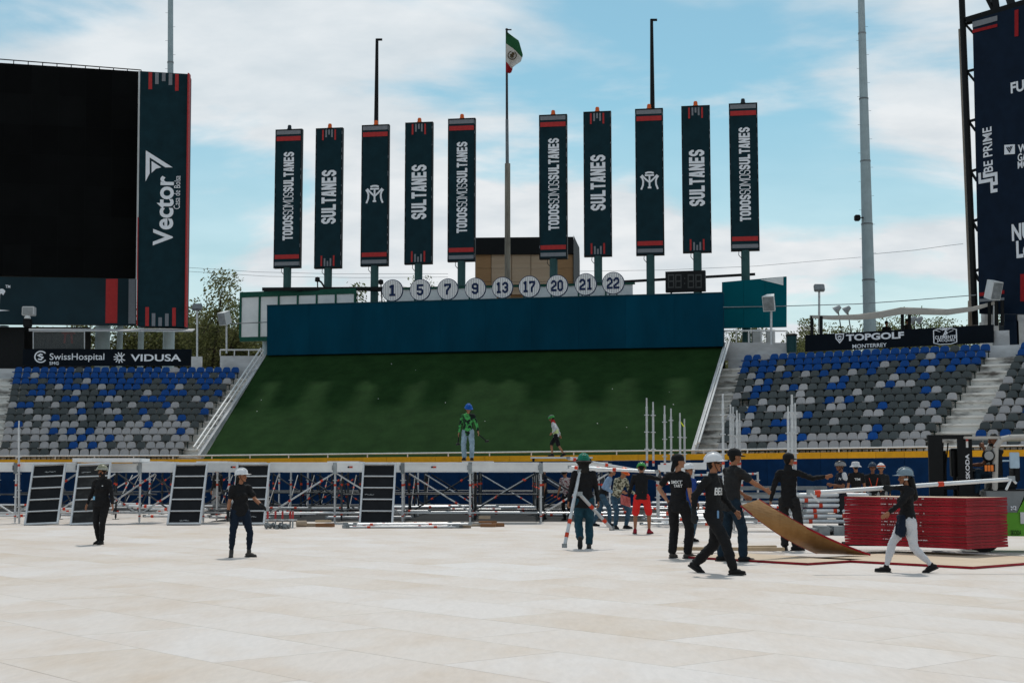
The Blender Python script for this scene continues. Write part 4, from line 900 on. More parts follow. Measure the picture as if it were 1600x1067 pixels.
c = P(1237, 551, 73.4); t = thing('litter_bin', 'dark teal litter bin beside the golf board', 'bin', c); m_ = MB(Matrix.Translation(c)); m_.lathe([(.0, .0), (.26, 0), (.28, .85), (.0, .86)], 14); m_.build('drum', mat('bin_plastic', (.012, .05, .055), .5), t); m_ = MB(Matrix.Translation(c)); m_.lathe([(.30, .86), (.30, .93), (.2, 1.0), (0, 1.02)], 14); m_.build('lid', BLACKM, t)
# canopy over the golf terrace
CAN = mat('shade_cloth', (.40, .37, .33), .8, var=.06); t = thing('shade_canopy', 'sagging beige shade cloth strung over the golf terrace', 'canopy', P(1400, 490, 74)); m_ = MB()
cp = [(1265, 492.5), (1300, 493), (1340, 491), (1375, 486.5), (1408, 480), (1440, 481), (1480, 483), (1520, 479), (1555, 470.5)]
V = []
for k, (x, y) in enumerate(cp):
    D = lerp(75, 69, k / 8); th = .10 + .22 * math.sin(math.pi * k / 8); V += [P(x, y, D), P(x, y, D) + Vector((0, 0, -th - .05)), P(x, y, D) + Vector((.8, 3.0, .25))]
n_ = len(cp); m_.add(V, [(3 * k + 1, 3 * k + 4, 3 * k + 3, 3 * k) for k in range(n_ - 1)] + [(3 * k, 3 * k + 3, 3 * k + 5, 3 * k + 2) for k in range(n_ - 1)]); m_.build('cloth', CAN, t, smooth=True)
for x, y0, y1, D in ((1268.5, 494, 524, 75), (1283, 494, 523, 74.6), (1410, 483, 516, 72.6), (1421, 486, 515, 72.4), (1546, 472, 507, 69.2), (1557, 471, 505, 69), (1566, 470, 505, 68.8)):
    mb = MB(); mb.tube(P(x, y0, D), P(x, y1 + 4, D), .09, n=8); mb.build('post', BLACKM, t)
for (x, y, lb) in ((1309, 482, 'left lamp of the pair under the beige shade cloth'), (1324, 483, 'right lamp of the pair under the beige shade cloth'), (1427, 499, 'small lamp near the two watching heads on the terrace'), (1437, 499, 'farther small lamp right of the two watching heads')):
    c = P(x, y, 78); t = thing('spot_lamp', lb, 'lamp', c, group='spot lamps on the terrace'); m_ = MB(Matrix.Translation(c) @ Matrix.Rotation(R(50), 4, 'Y') @ Matrix.Rotation(R(20), 4, 'X')); m_.lathe([(0, .2), (.1, .18), (.16, .0), (.24, -.2), (.2, -.19), (0, -.1)], 12); m_.build('shade', DULL, t); m_ = MB(); m_.tube(c, c + Vector((.25, .1, -1.6)), .03, n=6); m_.build('stem', BLACKM, t)
# cables
def cable(label, pts, r_=.03):
    t = MB(); t.path([P(*p) for p in pts], r_, 5); tag(t.build('overhead_cable', DULL), label, 'cable')
cable('thin black cable from the teal wall to the right tower', [(1130, 480, 74), (1200, 479, 73.6), (1270, 477, 73), (1340, 475, 72.5), (1420, 469.5, 71.8), (1525, 461, 71)], .022)
cable('thin wire crossing the sky right of the thick mast', [(1365, 397, 105), (1430, 391, 105), (1480, 384, 105), (1505, 381, 105)], .016)
cable('upper thin power line behind the left banners', [(291, 418, 130), (400, 425, 130), (520, 428, 130), (700, 428, 130)], .016)
cable('lower thin power line behind the left banners', [(291, 424, 132), (420, 432, 132), (560, 434, 132), (700, 433, 132)], .016)
cable('thin power line behind the right banners', [(905, 424, 130), (1040, 422, 130), (1180, 416, 130), (1345, 402, 130)], .016)
cable('cable strung between the left loudspeaker and the white panels', [(360, 505.5, 82.5), (380, 505, 83), (417, 503.5, 84)], .03)
c = P(496, 437, 84); t = thing('work_lamp', 'small black swivel lamp on the rail above the white panels', 'lamp', c); m_ = MB(); m_.tube(c + Vector((0, 0, .0)), P(497, 476, 84), .04, n=6); m_.path([c, P(502, 441, 84), P(507, 449, 84)], .06, 6); m_.build('arm', BLACKM, t); m_ = MB(Matrix.Translation(c)); m_.lathe([(0, .18), (.14, .12), (.16, -.1), (.0, -.16)], 10); m_.build('head', BLACKM, t)
c = P(595, 441, 82.6); t = thing('work_lamp', 'small black lamp on the rail beside number 1', 'lamp', c); m_ = MB(Matrix.Translation(c)); m_.lathe([(0, .18), (.14, .12), (.16, -.1), (.0, -.16)], 10); m_.build('head', BLACKM, t); m_ = MB(); m_.tube(c, P(597, 474, 82.6), .04, n=6); m_.build('arm', BLACKM, t)

# ------------------------------------------------------------------ trees behind
LEAF = [mat('leaf_green', (0.085, 0.12, 0.034), 0.6, var=0.3, col2=(0.14, 0.165, 0.06), scale=.6, rand=.35, island=True), mat('leaf_olive', (0.11, 0.12, 0.042), 0.6, col2=(0.16, 0.165, 0.072), scale=.6, rand=.35, island=True)]
for m in LEAF:      # thin leaves let light through
    t_ = m.node_tree; b = t_.nodes['Principled BSDF']; src = b.inputs['Base Color'].links[0].from_socket
    tr = N(t_, 'ShaderNodeBsdfTranslucent'); t_.links.new(src, tr.inputs['Color']); ms = N(t_, 'ShaderNodeMixShader'); ms.inputs[0].default_value = .5
    t_.links.new(b.outputs[0], ms.inputs[1]); t_.links.new(tr.outputs[0], ms.inputs[2]); t_.links.new(ms.outputs[0], t_.nodes['Material Output'].inputs[0])
BARK = mat('bark', (0.055, 0.045, 0.035), 0.9, var=.3, bump=.4)
def tree_parts(seed, h, rad, nl, sparse):
    r_ = random.Random(seed); wood, leaves = MB(), MB(); clumps = []
    wood.tube((0, 0, 0), (r_.uniform(-.3, .3), 0, h * .38), h * .028, h * .02, 8); top = Vector((0, 0, h * .36))
    for k in range(9):
        a = r_.uniform(0, 6.28); e = r_.uniform(.35, 1.0); L_ = r_.uniform(.35, .62) * h
        d1 = Vector((math.cos(a) * (1 - e * .6), math.sin(a) * (1 - e * .6), e)).normalized(); mid = top + d1 * L_ * .5 + Vector((r_.uniform(-.3, .3), r_.uniform(-.3, .3), 0)); end = top + d1 * L_ + Vector((r_.uniform(-.5, .5), r_.uniform(-.5, .5), r_.uniform(-.2, .3)))
        wood.tube(top * r_.uniform(.8, 1), mid, h * .012, h * .008, 6); wood.tube(mid, end, h * .008, h * .003, 5); clumps += [(mid, .7), (end, .9)]
        for q in range(9):
            d2 = Vector((r_.uniform(-1, 1), r_.uniform(-1, 1), r_.uniform(-.3, 1))).normalized(); e2 = mid.lerp(end, r_.random()) + d2 * r_.uniform(.07, .22) * h; wood.tube(mid.lerp(end, r_.random()), e2, h * .004, h * .0015, 4); clumps.append((e2, 1.0))
    per = nl // len(clumps)
    for c, s_ in clumps:
        k_ = per if r_.random() > sparse else per // 4; rr = rad * r_.uniform(.08, .20) * s_
        for q in range(k_):
            gg = lambda q_: max(-1.5, min(1.5, r_.gauss(0, 1))) * q_; p = c + Vector((gg(rr), gg(rr), gg(rr * .8))); n_ = Vector((r_.gauss(0, 1), r_.gauss(0, 1), r_.gauss(0, 1) + .4)).normalized(); u = n_.orthogonal().normalized(); v = n_.cross(u); l_ = r_.uniform(.06, .13)
            leaves.add([p - u * l_, p + v * l_ * .5, p + u * l_, p - v * l_ * .5], [(0, 1, 2, 3)], 0)
    return wood, leaves
TREES = [(1, 13, 5, 32000, .15), (2, 12, 5, 22000, .3), (3, 12, 4.5, 34000, .1)]
TM = []
for sd_, h, r_, nl, sp in TREES:
    wd, lv = tree_parts(sd_, h, r_, nl, sp); TM.append((wd.mesh('trunk', BARK), lv.mesh('crown', LEAF[sd_ % 2]), h))
for k, (px, ytop, D, kind, lb, sxy) in enumerate(((335, 430, 98, 0, 'tall loose olive tree right of the navy banner tower', .95), (380, 450, 106, 2, 'bushy tree behind the left white panels', .9), (300, 470, 103, 1, 'thin tree close behind the navy banner tower', .9), (160, 500, 104, 2, 'dense tree seen under the left scoreboard', 1), (215, 505, 100, 0, 'loose tree seen between the scoreboard columns', 1), (275, 500, 108, 2, 'dark tree behind the thick left scoreboard column', 1),
        (395, 500, 104, 0, 'low tree under the white panels', .9), (590, 430, 112, 1, 'bare-topped tree behind the number 1 sign', .8), (1165, 505, 96, 2, 'dense dark tree under the left half of the teal wall', .9), (1215, 510, 99, 1, 'sparse tree under the right end of the teal wall', .9), (1255, 508, 104, 0, 'olive tree between the bin and the golf board', .8), (1325, 487, 100, 2, 'dark leafy tree left of the thick mast', .85), (1385, 500, 108, 1, 'sparse tree right of the thick mast', .9), (1440, 494, 104, 0, 'pale tree behind the terrace lamps', .9), (1495, 484, 106, 1, 'thin pale tree left of the right tower', .9), (1560, 480, 100, 2, 'green tree behind the right tower columns', 1), (1610, 470, 101, 0, 'tree at the right edge behind the tower', 1))):
    wm, lm, h = TM[kind]; p = P(px, ytop, D); t = thing('leafy_tree', lb, 'tree', (p.x, p.y, 0), k * 1.3, 'trees behind the stands'); s_ = p.z / (h * 1.0)
    for nm, me in (('trunk', wm), ('crown', lm)):
        o = put(nm, me, t); o.scale = (s_ * sxy, s_ * sxy, s_)
# ------------------------------------------------------------------ stage scaffold under construction
SY0 = 43.4
stg = thing('stage_scaffold', 'long white and steel stage scaffold frame across the field before the wall', 'scaffold', (-4, SY0, 0))
BEAMM = mat('white_stage_beam', (0.68, 0.68, 0.68), 0.45, 0.05, var=0.1, col2=(0.80, 0.80, 0.79), scale=2.5, bump=.1, rand=.08)
def tmesh(name, n, fn, m, **k):
    mb = MB(); fn(mb); return mb.mesh(name, m, **k)
ZB, ZT = 1.555, 1.845
std_me = tmesh('standard', 0, lambda b: (b.tube((0, 0, .06), (0, 0, ZB), .033, n=8), b.box((-.09, -.09, 0), (.09, .09, .012)), b.tube((0, 0, .0), (0, 0, .25), .02, n=6), [b.tube((0, 0, z_ - .012), (0, 0, z_ + .012), .075, n=8) for z_ in (.30, .80, 1.30)]), STEEL)
stdd_me = std_me.copy(); stdd_me.materials.clear(); stdd_me.materials.append(DARKST)
col_me = tmesh('collar', 0, lambda b: (b.tube((0, 0, 1.12), (0, 0, 1.19), .037, n=8), b.tube((0, 0, .20), (0, 0, .24), .037, n=8)), ORANGE)
xs = [(px - 800) / FPX * SY0 for px in (-76, 29, 127, 222, 321, 421, 525, 630, 735, 845, 952)]
rows = [SY0 + 2.07 * k for k in range(8)]
rs = random.Random(3)
def tubeobj(nm, p0, p1, r_, m_, par, collar=None):
    mb = MB(); mb.tube(p0, p1, r_, n=7); o = mb.build(nm, m_, par)
    if collar:
        p0, p1 = Vector(p0), Vector(p1); d = (p1 - p0)
        for c_ in collar: mb = MB(); mb.tube(p0 + d * c_, p0 + d * c_ + d.normalized() * .08, r_ + .006, n=7); mb.build('collar', ORANGE, o)
    return o
base_ = wloc(stg)
for j, y in enumerate(rows):
    for i, x in enumerate(xs):
        if j > 0 and rs.random() < .10: continue
        jx = x + rs.uniform(-.12, .12) * (j > 0)
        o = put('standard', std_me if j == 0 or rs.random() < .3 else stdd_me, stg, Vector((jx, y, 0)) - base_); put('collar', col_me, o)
        if i < len(xs) - 1:
            x2 = xs[i + 1]
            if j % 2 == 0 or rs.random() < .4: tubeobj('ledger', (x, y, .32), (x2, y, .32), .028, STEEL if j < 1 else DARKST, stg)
            if j in (1, 3, 5, 7) and rs.random() < .7: tubeobj('ledger', (x, y, .85), (x2, y, .85), .025, DARKST, stg)
            if rs.random() < (.72 if j == 0 else .55):
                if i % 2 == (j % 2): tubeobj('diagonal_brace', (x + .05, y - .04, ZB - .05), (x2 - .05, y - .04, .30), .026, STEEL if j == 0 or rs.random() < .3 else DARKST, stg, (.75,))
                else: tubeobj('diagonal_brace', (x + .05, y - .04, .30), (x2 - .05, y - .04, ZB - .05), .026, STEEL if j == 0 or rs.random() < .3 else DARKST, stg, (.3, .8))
        if j < 7:
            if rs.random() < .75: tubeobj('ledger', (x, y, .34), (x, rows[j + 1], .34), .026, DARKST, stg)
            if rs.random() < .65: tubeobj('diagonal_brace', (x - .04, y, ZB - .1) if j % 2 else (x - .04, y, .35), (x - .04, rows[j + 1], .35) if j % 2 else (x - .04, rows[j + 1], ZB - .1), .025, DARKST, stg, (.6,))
for i in range(len(xs) - 1):          # hollow white fascia beams, one per bay
    x, x2 = xs[i] + .06, xs[i + 1] - .06
    if i == 0: x = -24
    if i in (2,): hh = ZT - .03
    else: hh = ZT
    mb = MB(); y = SY0 - .06
    mb.box((x, y - .03, ZB), (x2, y + .05, hh)); mb.box((x, y - .05, hh - .06), (x2, y - .029, hh - .02)); mb.box((x, y - .05, ZB + .02), (x2, y - .029, ZB + .05))
    o = mb.build('stage_beam', BEAMM, stg)
    if i in (4, 6, 7, 9):
        m_ = MB(); xx = lerp(x, x2, .45 if i != 6 else .2); m_.box((xx, y - .056, ZB + .12), (xx + .09, y - .0505, ZB + .17)); m_.build('orange_mark', ORANGE, o); m_ = MB(); m_.box((xx - .06, y - .056, ZB + .12), (xx - .004, y - .0505, ZB + .17)); m_.build('black_mark', BLACKM, o)
    m_ = MB(); m_.box((xs[i + 1] - .055, y - .04, ZB - .06), (xs[i + 1] + .055, y + .04, ZT - .02)); m_.box((xs[i + 1] - .09, y - .055, ZB + .05), (xs[i + 1] - .06, y + .03, ZB + .2)); m_.build('post_head', DULL, stg)
for j in range(1, 8):                # beams running back over the rows
    y = rows[j]
    for i in range(len(xs) - 1):
        if rs.random() < .8: mb = MB(); mb.box((xs[i] + .07, y - .04, ZB + .03), (xs[i + 1] - .07, y + .04, ZT - .05)); mb.build('stage_beam', BEAMM, stg)
for i in (3, 4, 6, 8):
    mb = MB(); x = xs[i]; mb.box((x - .25, SY0 + .02, ZT - .05), (x + .7, SY0 + 2.0, ZT + .03)); mb.build('deck_plank', BEAMM, stg)
mb = MB(); mb.box((xs[7] - 1.2, SY0 + .02, ZT - .06), (xs[9], SY0 + 2.05, ZT - .005)); mb.build('deck_plank', BEAMM, stg)
mb = MB(); mb.box((xs[2] - .1, SY0 - .4, ZT + .005), (xs[2] + 1.9, SY0 + .9, ZT + .12)); mb.build('deck_plank', BEAMM, stg)
mb = MB(); mb.box((.7, 53.0, ZT + .24), (3.0, 53.8, ZT + .30)); mb.build('deck_plank', BEAMM, stg)
for x in (.8, 2.9): mb = MB(); mb.box((x - .04, 53.1, ZT - .1), (x + .04, 53.7, ZT + .239)); mb.build('trestle', DARKST, stg)
mb = MB(); mb.box((-9.5, 45.2, .004), (6.5, 61, .012)); tag(mb.build('ground_mat', mat('black_rubber_mat', (.012, .013, .014), .8, var=.3)), 'black mat spread on the floor under the middle of the stage', 'mat')  # flat black sheet added to darken the shaded floor below the stage
# white beams lying on the unfinished right bays
for (x0, x1, y, z_) in ((4.2, 5.25, 41.0, 1.55), (4.4, 5.75, 42.2, 1.62)):
    mb = MB(); mb.box((x0, y, z_), (x1, y + .09, z_ + .2)); mb.build('stage_beam', BEAMM, stg)
for (x, y) in ((4.2, 41.0), (5.2, 41.0), (6.3, 41.0), (4.3, 42.3), (5.8, 42.3), (6.8, 42.3), (5.5, 43.6), (7.5, 43.6)):
    o = put('standard', std_me, stg, Vector((x, y, 0)) - base_); put('collar', col_me, o)
for (a_, b_) in (((4.2, 41.0, 1.2), (6.3, 41.0, 1.3)), ((4.3, 42.3, .35), (6.8, 42.3, .35)), ((4.2, 41, .3), (6.3, 41, .3)), ((5.2, 41, 1.45), (7.5, 43.6, 1.5)), ((4.2, 41, .9), (5.8, 42.3, .9)), ((4.3, 42.3, 1.5), (5.8, 42.3, .4))):
    tubeobj('ledger', a_, b_, .028, STEEL, stg, (.1, .9))
# tall standards sticking up
for k, (px, yt, yb, D, cl) in enumerate(((1011, 635, 728, 42, 0), (1021, 641, 728, 42.3, 0), (1039, 647, 740, 41.5, 1), (1049, 651, 735, 42.8, 0), (1063, 658, 735, 43, 2), (1070, 667, 735, 43.4, 0), (1130, 630, 775, 37, 0), (1142, 647, 775, 37.4, 0), (1146, 650, 775, 38, 0), (1156, 660, 775, 38, 0), (1232, 650, 770, 36, 0), (1238, 632, 835, 35.4, 0), (1243, 645, 800, 36.2, 0), (1152, 655, 760, 39, 0), (30, 670, 815, 43.2, 0))):
    a_, b_ = P(px, yb, D), P(px - .6, yt, D); lb = ['tall upright scaffold pole at the unfinished right bays of the stage', 'tall scaffold pole with red mark above the black cap', 'scaffold pole with a yellow tape at its top'][cl]
    if px > 1100: lb = 'tall upright scaffold pole standing before the navy wall and right stand'
    if px < 100: lb = 'lone tall scaffold pole at the left end of the stage'
    a_.z = 0.0 if px > 1100 or px < 100 else a_.z; t = thing('scaffold_pole', lb, 'scaffold pole', a_, group='tall upright scaffold poles'); mb = MB(); rr = .040 if px == 1238 else .033; mb.tube(a_, b_, rr, n=8); mb.tube(b_, b_ + Vector((0, 0, .25)), rr * .7, n=6); mb.build('pole', STEEL, t)
    L_ = (b_ - a_).length; n_ = int(L_ / .5); mb = MB()
    for q in range(1, n_ + 1):
        p = a_.lerp(b_, q * .5 / L_) if q * .5 < L_ else b_; mb.tube(p - Vector((0, 0, .012)), p + Vector((0, 0, .012)), .075, n=8)
    mb.build('rosettes', STEEL, t); p = a_.lerp(b_, max(.05, (1.72 - a_.z) / L_)); mb = MB(); mb.tube(p, p + Vector((0, 0, .07)), rr + .006, n=8); mb.build('collar', ORANGE if cl != 1 else MATS['orange_paint'], t)
    if cl == 2: mb = MB(); mb.beam(b_, b_ + Vector((.12, 0, -.16)), .05, .03); mb.build('tape', mat('yellow_tape', (.7, .75, .05), .5), t)

# ------------------------------------------------------------------ stage decks leaning on the scaffold
DKW = mat('black_deck_plywood', (0.010, 0.011, 0.013), 0.55, var=.3, scale=3, bump=.1); DKG = mat('worn_deck_plywood', (0.022, 0.022, 0.022), 0.6, var=.4, scale=5, col2=(.05, .05, .048), contrast=(.45, .75))
for k, (xb, xt, lb, mm) in enumerate(((70, 81, 'leftmost black stage deck leaning on the scaffold', DKW), (141, 151, 'worn charcoal stage deck behind the masked worker', DKG), (291, 302, 'black stage deck left of the woman in the white helmet', DKW), (390, 399, 'black stage deck behind the woman in the white helmet', DKW), (589, 595, 'lone black stage deck leaning at mid stage by the tubes', DKW))):
    b = G(xb, 819.5); b.z = .02; b.y = 41.7; b.x = (xb - 800) / FPX * 41.7; tx = (xt - 800) / FPX * 42.6 ; h = 1.98; top = Vector((tx - .02, 42.65, 1.90)); up = (top - b).normalized(); top = b + up * 2.0
    rt = Vector((1, .0, 0)); rt = (rt - up * rt.dot(up)).normalized(); nn = rt.cross(up); nn = -nn if nn.y > 0 else nn
    t = thing('stage_deck', lb, 'stage deck', b, group='stage decks leaning on the scaffold'); M = Matrix(((rt.x, -nn.x, up.x, b.x), (rt.y, -nn.y, up.y, b.y), (rt.z, -nn.z, up.z, b.z), (0, 0, 0, 1)))
    mb = MB(M); W2 = .50
    mb.box((-W2, -.04, 0), (-W2 + .055, .05, 2.0), bev=.006); mb.box((W2 - .055, -.04, 0), (W2, .05, 2.0), bev=.006); mb.box((-W2 + .056, -.04, 0), (W2 - .056, .05, .055), bev=.006); mb.box((-W2 + .056, -.04, 1.945), (W2 - .056, .05, 2.0), bev=.006); mb.build('frame', ALU, t)
    for q in range(5):
        z0 = .056 + q * 1.889 / 5; mb = MB(M); mb.box((-W2 + .056, .02 + (q % 2) * .002, z0 + .012), (W2 - .056, .04, z0 + 1.889 / 5 - .012)); mb.build('plywood_panel', mm, t)
        if q: mb = MB(M); mb.box((-W2 + .057, -.025, z0 - .014), (W2 - .057, .019, z0 + .014)); mb.build('crossbar', ALU, t)
    sx_, sz_, wd_ = ((.05, 1.72, .32), (-.22, 1.72, .28), (.0, .14, .28), (.12, .26, .22), (-.25, .98, .28))[k]
    mb = MB(M)       # faint chalk scribble stencilled on one panel
    r2 = random.Random(k + 40); V, F = stroke([[(x / 9, r2.uniform(-.07, .07)) for x in range(10)], [(.12, -.05), (.2, .08)], [(.6, -.06), (.7, .06)]], .06); mb.add([(sx_ + v[0] * wd_ - wd_ / 2, .008 - .001 * v[2], sz_ + v[1] * .25) for v in V], F); mb.build('scribble', mat('chalk', (.32, .33, .33), .8), t)

# ------------------------------------------------------------------ loose tubes, jacks and timber on the floor
def loose(p0, p1, r_, label, grp, marks=(.1, .88), m_=None):
    p0, p1 = Vector(p0), Vector(p1); t = thing('scaffold_tube', label, 'scaffold tube', p0, group=grp); mb = MB(); mb.tube(p0, p1, r_, n=8); mb.build('tube', m_ or STEEL, t)
    d = (p1 - p0)
    for c_ in marks: mb = MB(); mb.tube(p0 + d * c_, p0 + d * c_ + d.normalized() * .09, r_ + .005, n=8); mb.build('orange_band', ORANGE, t)
    for e in (p0, p1): mb = MB(); mb.box(e - Vector((.05, .03, .03)), e + Vector((.05, .03, .05))); mb.build('wedge_head', DULL, t)
    return t
rt_ = random.Random(11)
for k in range(11):
    y = 39.2 + .105 * (k % 6) + (.05 if k > 5 else 0); z_ = .035 + (.07 if k > 5 else 0); x0 = -4.55 + rt_.uniform(-.1, .25); loose((x0, y, z_), (x0 + 2.95 + rt_.uniform(-.15, .2), y + rt_.uniform(-.06, .06), z_ + rt_.uniform(0, .02)), .028, 'steel scaffold tube lying in the pile below the lone mid-stage deck', 'tubes piled in front of the stage', (rt_.uniform(.05, .3), rt_.uniform(.55, .95)))
for k in range(64):
    i = k % 29; x0 = -19.5 + i * .98 + rt_.uniform(-.4, .4); y = rt_.uniform(45, 55) ; z_ = rt_.uniform(.1, .42)
    loose((x0, y, z_), (x0 + rt_.uniform(1.6, 2.8), y + rt_.uniform(-.15, .15), z_ + rt_.uniform(-.02, .02)), rt_.choice((.03, .04, .05)), 'pale scaffold tube laid across the ground frames under the stage', 'tubes stored under the stage', (rt_.uniform(.05, .4), rt_.uniform(.6, .95)), rt_.choice((ALU, ALU, STEEL)))
for k in range(26):
    x0 = 5.0 + rt_.uniform(-.3, 2.6); y = 39.4 + rt_.uniform(0, 5); z_ = .05 + rt_.uniform(0, .25); loose((x0 - 1.2, y, z_), (x0 + rt_.uniform(.8, 1.6), y + rt_.uniform(-.3, .3), z_), .035, 'pale scaffold tube in the heap behind the red shorts worker', 'tubes heaped behind the workers', (rt_.uniform(.05, .5), rt_.uniform(.6, .95)), ALU)
for k in range(24):
    i, j = k % 4, k // 4; y = 35.6 + i * .14 + .03 * j; z_ = .30 + j * .13; loose((7.2 + rt_.uniform(-.2, .2), y, z_), (8.75 + rt_.uniform(-.2, .3), y, z_), .05, 'thick white tube stacked behind the bicycle-helmet worker', 'white tubes stacked by the red boards', (rt_.uniform(.1, .3), rt_.uniform(.5, .8)), ALU)
for k, (z_, lb) in enumerate(((1.06, 'upper dark rack beam behind the pointing worker'), (.85, 'middle dark rack beam behind the pointing worker'), (.40, 'low dark rack beam behind the pointing worker'))):
    mb = MB(); mb.box((5.9, 37.2, z_), (8.2, 37.5, z_ + .10)); mb.box((5.9, 37.25, z_ - .12), (8.2, 37.45, z_ - .06)); tag(mb.build('rack_beam', DULL), lb, 'beam')
mb = MB(); [mb.box((7.4 + .35 * q, 34.5, .0), (7.65 + .35 * q, 35.3, .22)) for q in range(5)]; mb.box((7.3, 34.6, .10), (9.2, 35.2, .16)); tag(mb.build('steel_pallet', DULL), 'dark steel pallet under the stacked white tubes', 'pallet')
def jack(x, y, label, lie):
    t = thing('base_jack', label, 'base jack', (x, y, 0), group='base jacks by the stage'); mb = MB()
    mb.box((x - .07, y - .07, 0), (x + .07, y + .07, .012)); mb.tube((x, y, 0), (x, y, .48), .022, n=8); mb.build('spindle', DULL, t); mb = MB(); mb.tube((x, y, .2), (x, y, .24), .05, n=8); mb.box((x - .12, y - .015, .21), (x + .12, y + .015, .235)); mb.build('nut_handle', STEEL, t)
    mb = MB(); mb.tube((x, y, .25), (x, y, .46), .028, n=8); mb.build('red_sleeve', mat('faded_red', (.40, .05, .05), .6), t)
for k, px in enumerate((421, 432, 444, 455, 460)): jack((px - 800) / FPX * 39.6, 39.6 + .12 * (k % 2), 'upright red-sleeved base jack at the foot of the fourth deck', 0)
clamp = MB(); rc = random.Random(5)
for k in range(26):
    c = Vector(((rc.uniform(418, 452) - 800) / FPX * 38.9, 38.9 + rc.uniform(-.2, .25), rc.uniform(.03, .10))); clamp.M = Matrix.Translation(c) @ Matrix.Rotation(rc.uniform(0, 6), 4, 'Z') @ Matrix.Rotation(rc.uniform(0, 1.5), 4, 'X'); clamp.tube((-.05, 0, 0), (.05, 0, 0), .04, n=8); clamp.box((-.02, -.08, -.02), (.02, .08, .02))
tag(clamp.build('clamp_heap', DULL), 'heap of grey scaffold clamps on the floor by the base jacks', 'clamps', kind='stuff')
WOOD = [mat('grey_timber', (.33, .26, .19), .8, var=.2, stretch=(1, 1, 6), scale=3), mat('brown_timber', (.24, .12, .06), .8, var=.25, stretch=(1, 1, 6), scale=3), mat('pale_timber', (.45, .34, .22), .8, var=.2, scale=3)]
def block(px, py, w_, d_, h_, z_, rz, m_, lb):
    c = G(px, py); t = MB(Matrix.Translation((c.x, c.y, z_)) @ Matrix.Rotation(R(rz), 4, 'Z')); t.box((-w_ / 2, -d_ / 2, 0), (w_ / 2, d_ / 2, h_), bev=.008); tag(t.build('timber_block', m_), lb, 'timber block', 'timber packing by the stage')
for a in ((487, 822.5, .50, .20, .09, 0, 8, WOOD[0], 'grey round-edged timber left of the brown offcut pile'), (508, 823, .50, .22, .10, 0, -14, WOOD[1], 'brown timber offcut lying left of the tube pile'), (505, 821, .45, .18, .06, .10, 20, WOOD[2], 'pale timber offcut on top of the brown offcut'), (725, 824.5, .38, .24, .07, 0, 5, WOOD[0], 'grey timber slab just right of the tube pile'), (742, 822, .30, .25, .06, 0, 30, WOOD[0], 'thin grey slab between the timber stacks'), (763, 823, .42, .25, .09, 0, -8, WOOD[1], 'brown timber under the short upright block'), (757, 819, .34, .18, .10, .16, 6, WOOD[0], 'short block topmost of the timber stack'), (762, 822, .5, .2, .06, .095, 12, WOOD[1], 'brown plank in the middle of the timber stack'), (778, 822.5, .32, .25, .10, 0, 16, WOOD[1], 'dark brown timber at the right end of the stack')): block(*a)
c = G(471, 823); t = MB(); t.tube(c + Vector((-.14, 0, .09)), c + Vector((.12, .1, .09)), .09, n=14); tag(t.build('round_post_offcut', WOOD[0]), 'short round post offcut at the left end of the timber', 'timber block', 'timber packing by the stage')

# ------------------------------------------------------------------ red-edged boards
BT = mat('plywood_face', (.50, .39, .28), .7, var=.12, scale=1.6, stretch=(3, .6, 1), col2=(.60, .49, .37), bump=.1); BRED = mat('red_board_paint', (.27, .010, .019), .5, var=.4, scale=3.5, stretch=(1, 1, 3), rand=.2, bump=.2, bscale=25)
BUND = mat('varnished_plywood', (.24, .125, .045), .5, var=.25, scale=1.4, stretch=(4, .5, 1), col2=(.36, .20, .08))
def board(c, w_, l_, z0, th, label, rz=0.0, jit=0, grp=None):
    t = thing('plywood_board', label, 'plywood board', (c.x, c.y, z0), FA + rz, grp); mb = MB(); mb.box((-w_ / 2 + .004, -l_ / 2 + .004, .003), (w_ / 2 - .004, l_ / 2 - .004, th), bev=.003); mb.build('face', BT, t, local=True)
    mb = MB(); e = .014; mb.box((-w_ / 2 - e, -l_ / 2 - e, 0), (w_ / 2 + e, -l_ / 2 + .003, th - .002)); mb.box((-w_ / 2 - e, l_ / 2 - .003, 0), (w_ / 2 + e, l_ / 2 + e, th - .002)); mb.box((-w_ / 2 - e, -l_ / 2 + .0035, 0), (-w_ / 2 + .003, l_ / 2 - .0035, th - .002)); mb.box((w_ / 2 - .003, -l_ / 2 + .0035, 0), (w_ / 2 + e, l_ / 2 - .0035, th - .002)); mb.build('red_edge', BRED, t, local=True)
    return t
fy, fx = fdy, fdx
c1 = G(1262, 883); board(c1 + fx * .75 + fy * 1.3, 1.5, 2.6, .006, .035, 'tan board with red edge on the floor below the lifted board')
c2 = G(1520, 889); board(c2 + fx * 1.6 + fy * 1.55, 3.2, 3.1, .006, .035, 'wide tan board with red edge under the red stack')
for (px, py, w_, l_, rz, lb) in ((1140, 864, 2.0, .16, R(-48), 'long pale plank on the floor behind the white-hat man'), (1185, 861, .7, .12, R(-30), 'short pale plank lying by the lifted board')):
    c = G(px, py); t = MB(Matrix.Translation((c.x, c.y, .05)) @ Matrix.Rotation(rz + FA, 4, 'Z')); t.box((-w_ / 2, -l_ / 2, 0), (w_ / 2, l_ / 2, .06), bev=.006); tag(t.build('plank', WOOD[2]), lb, 'plank')
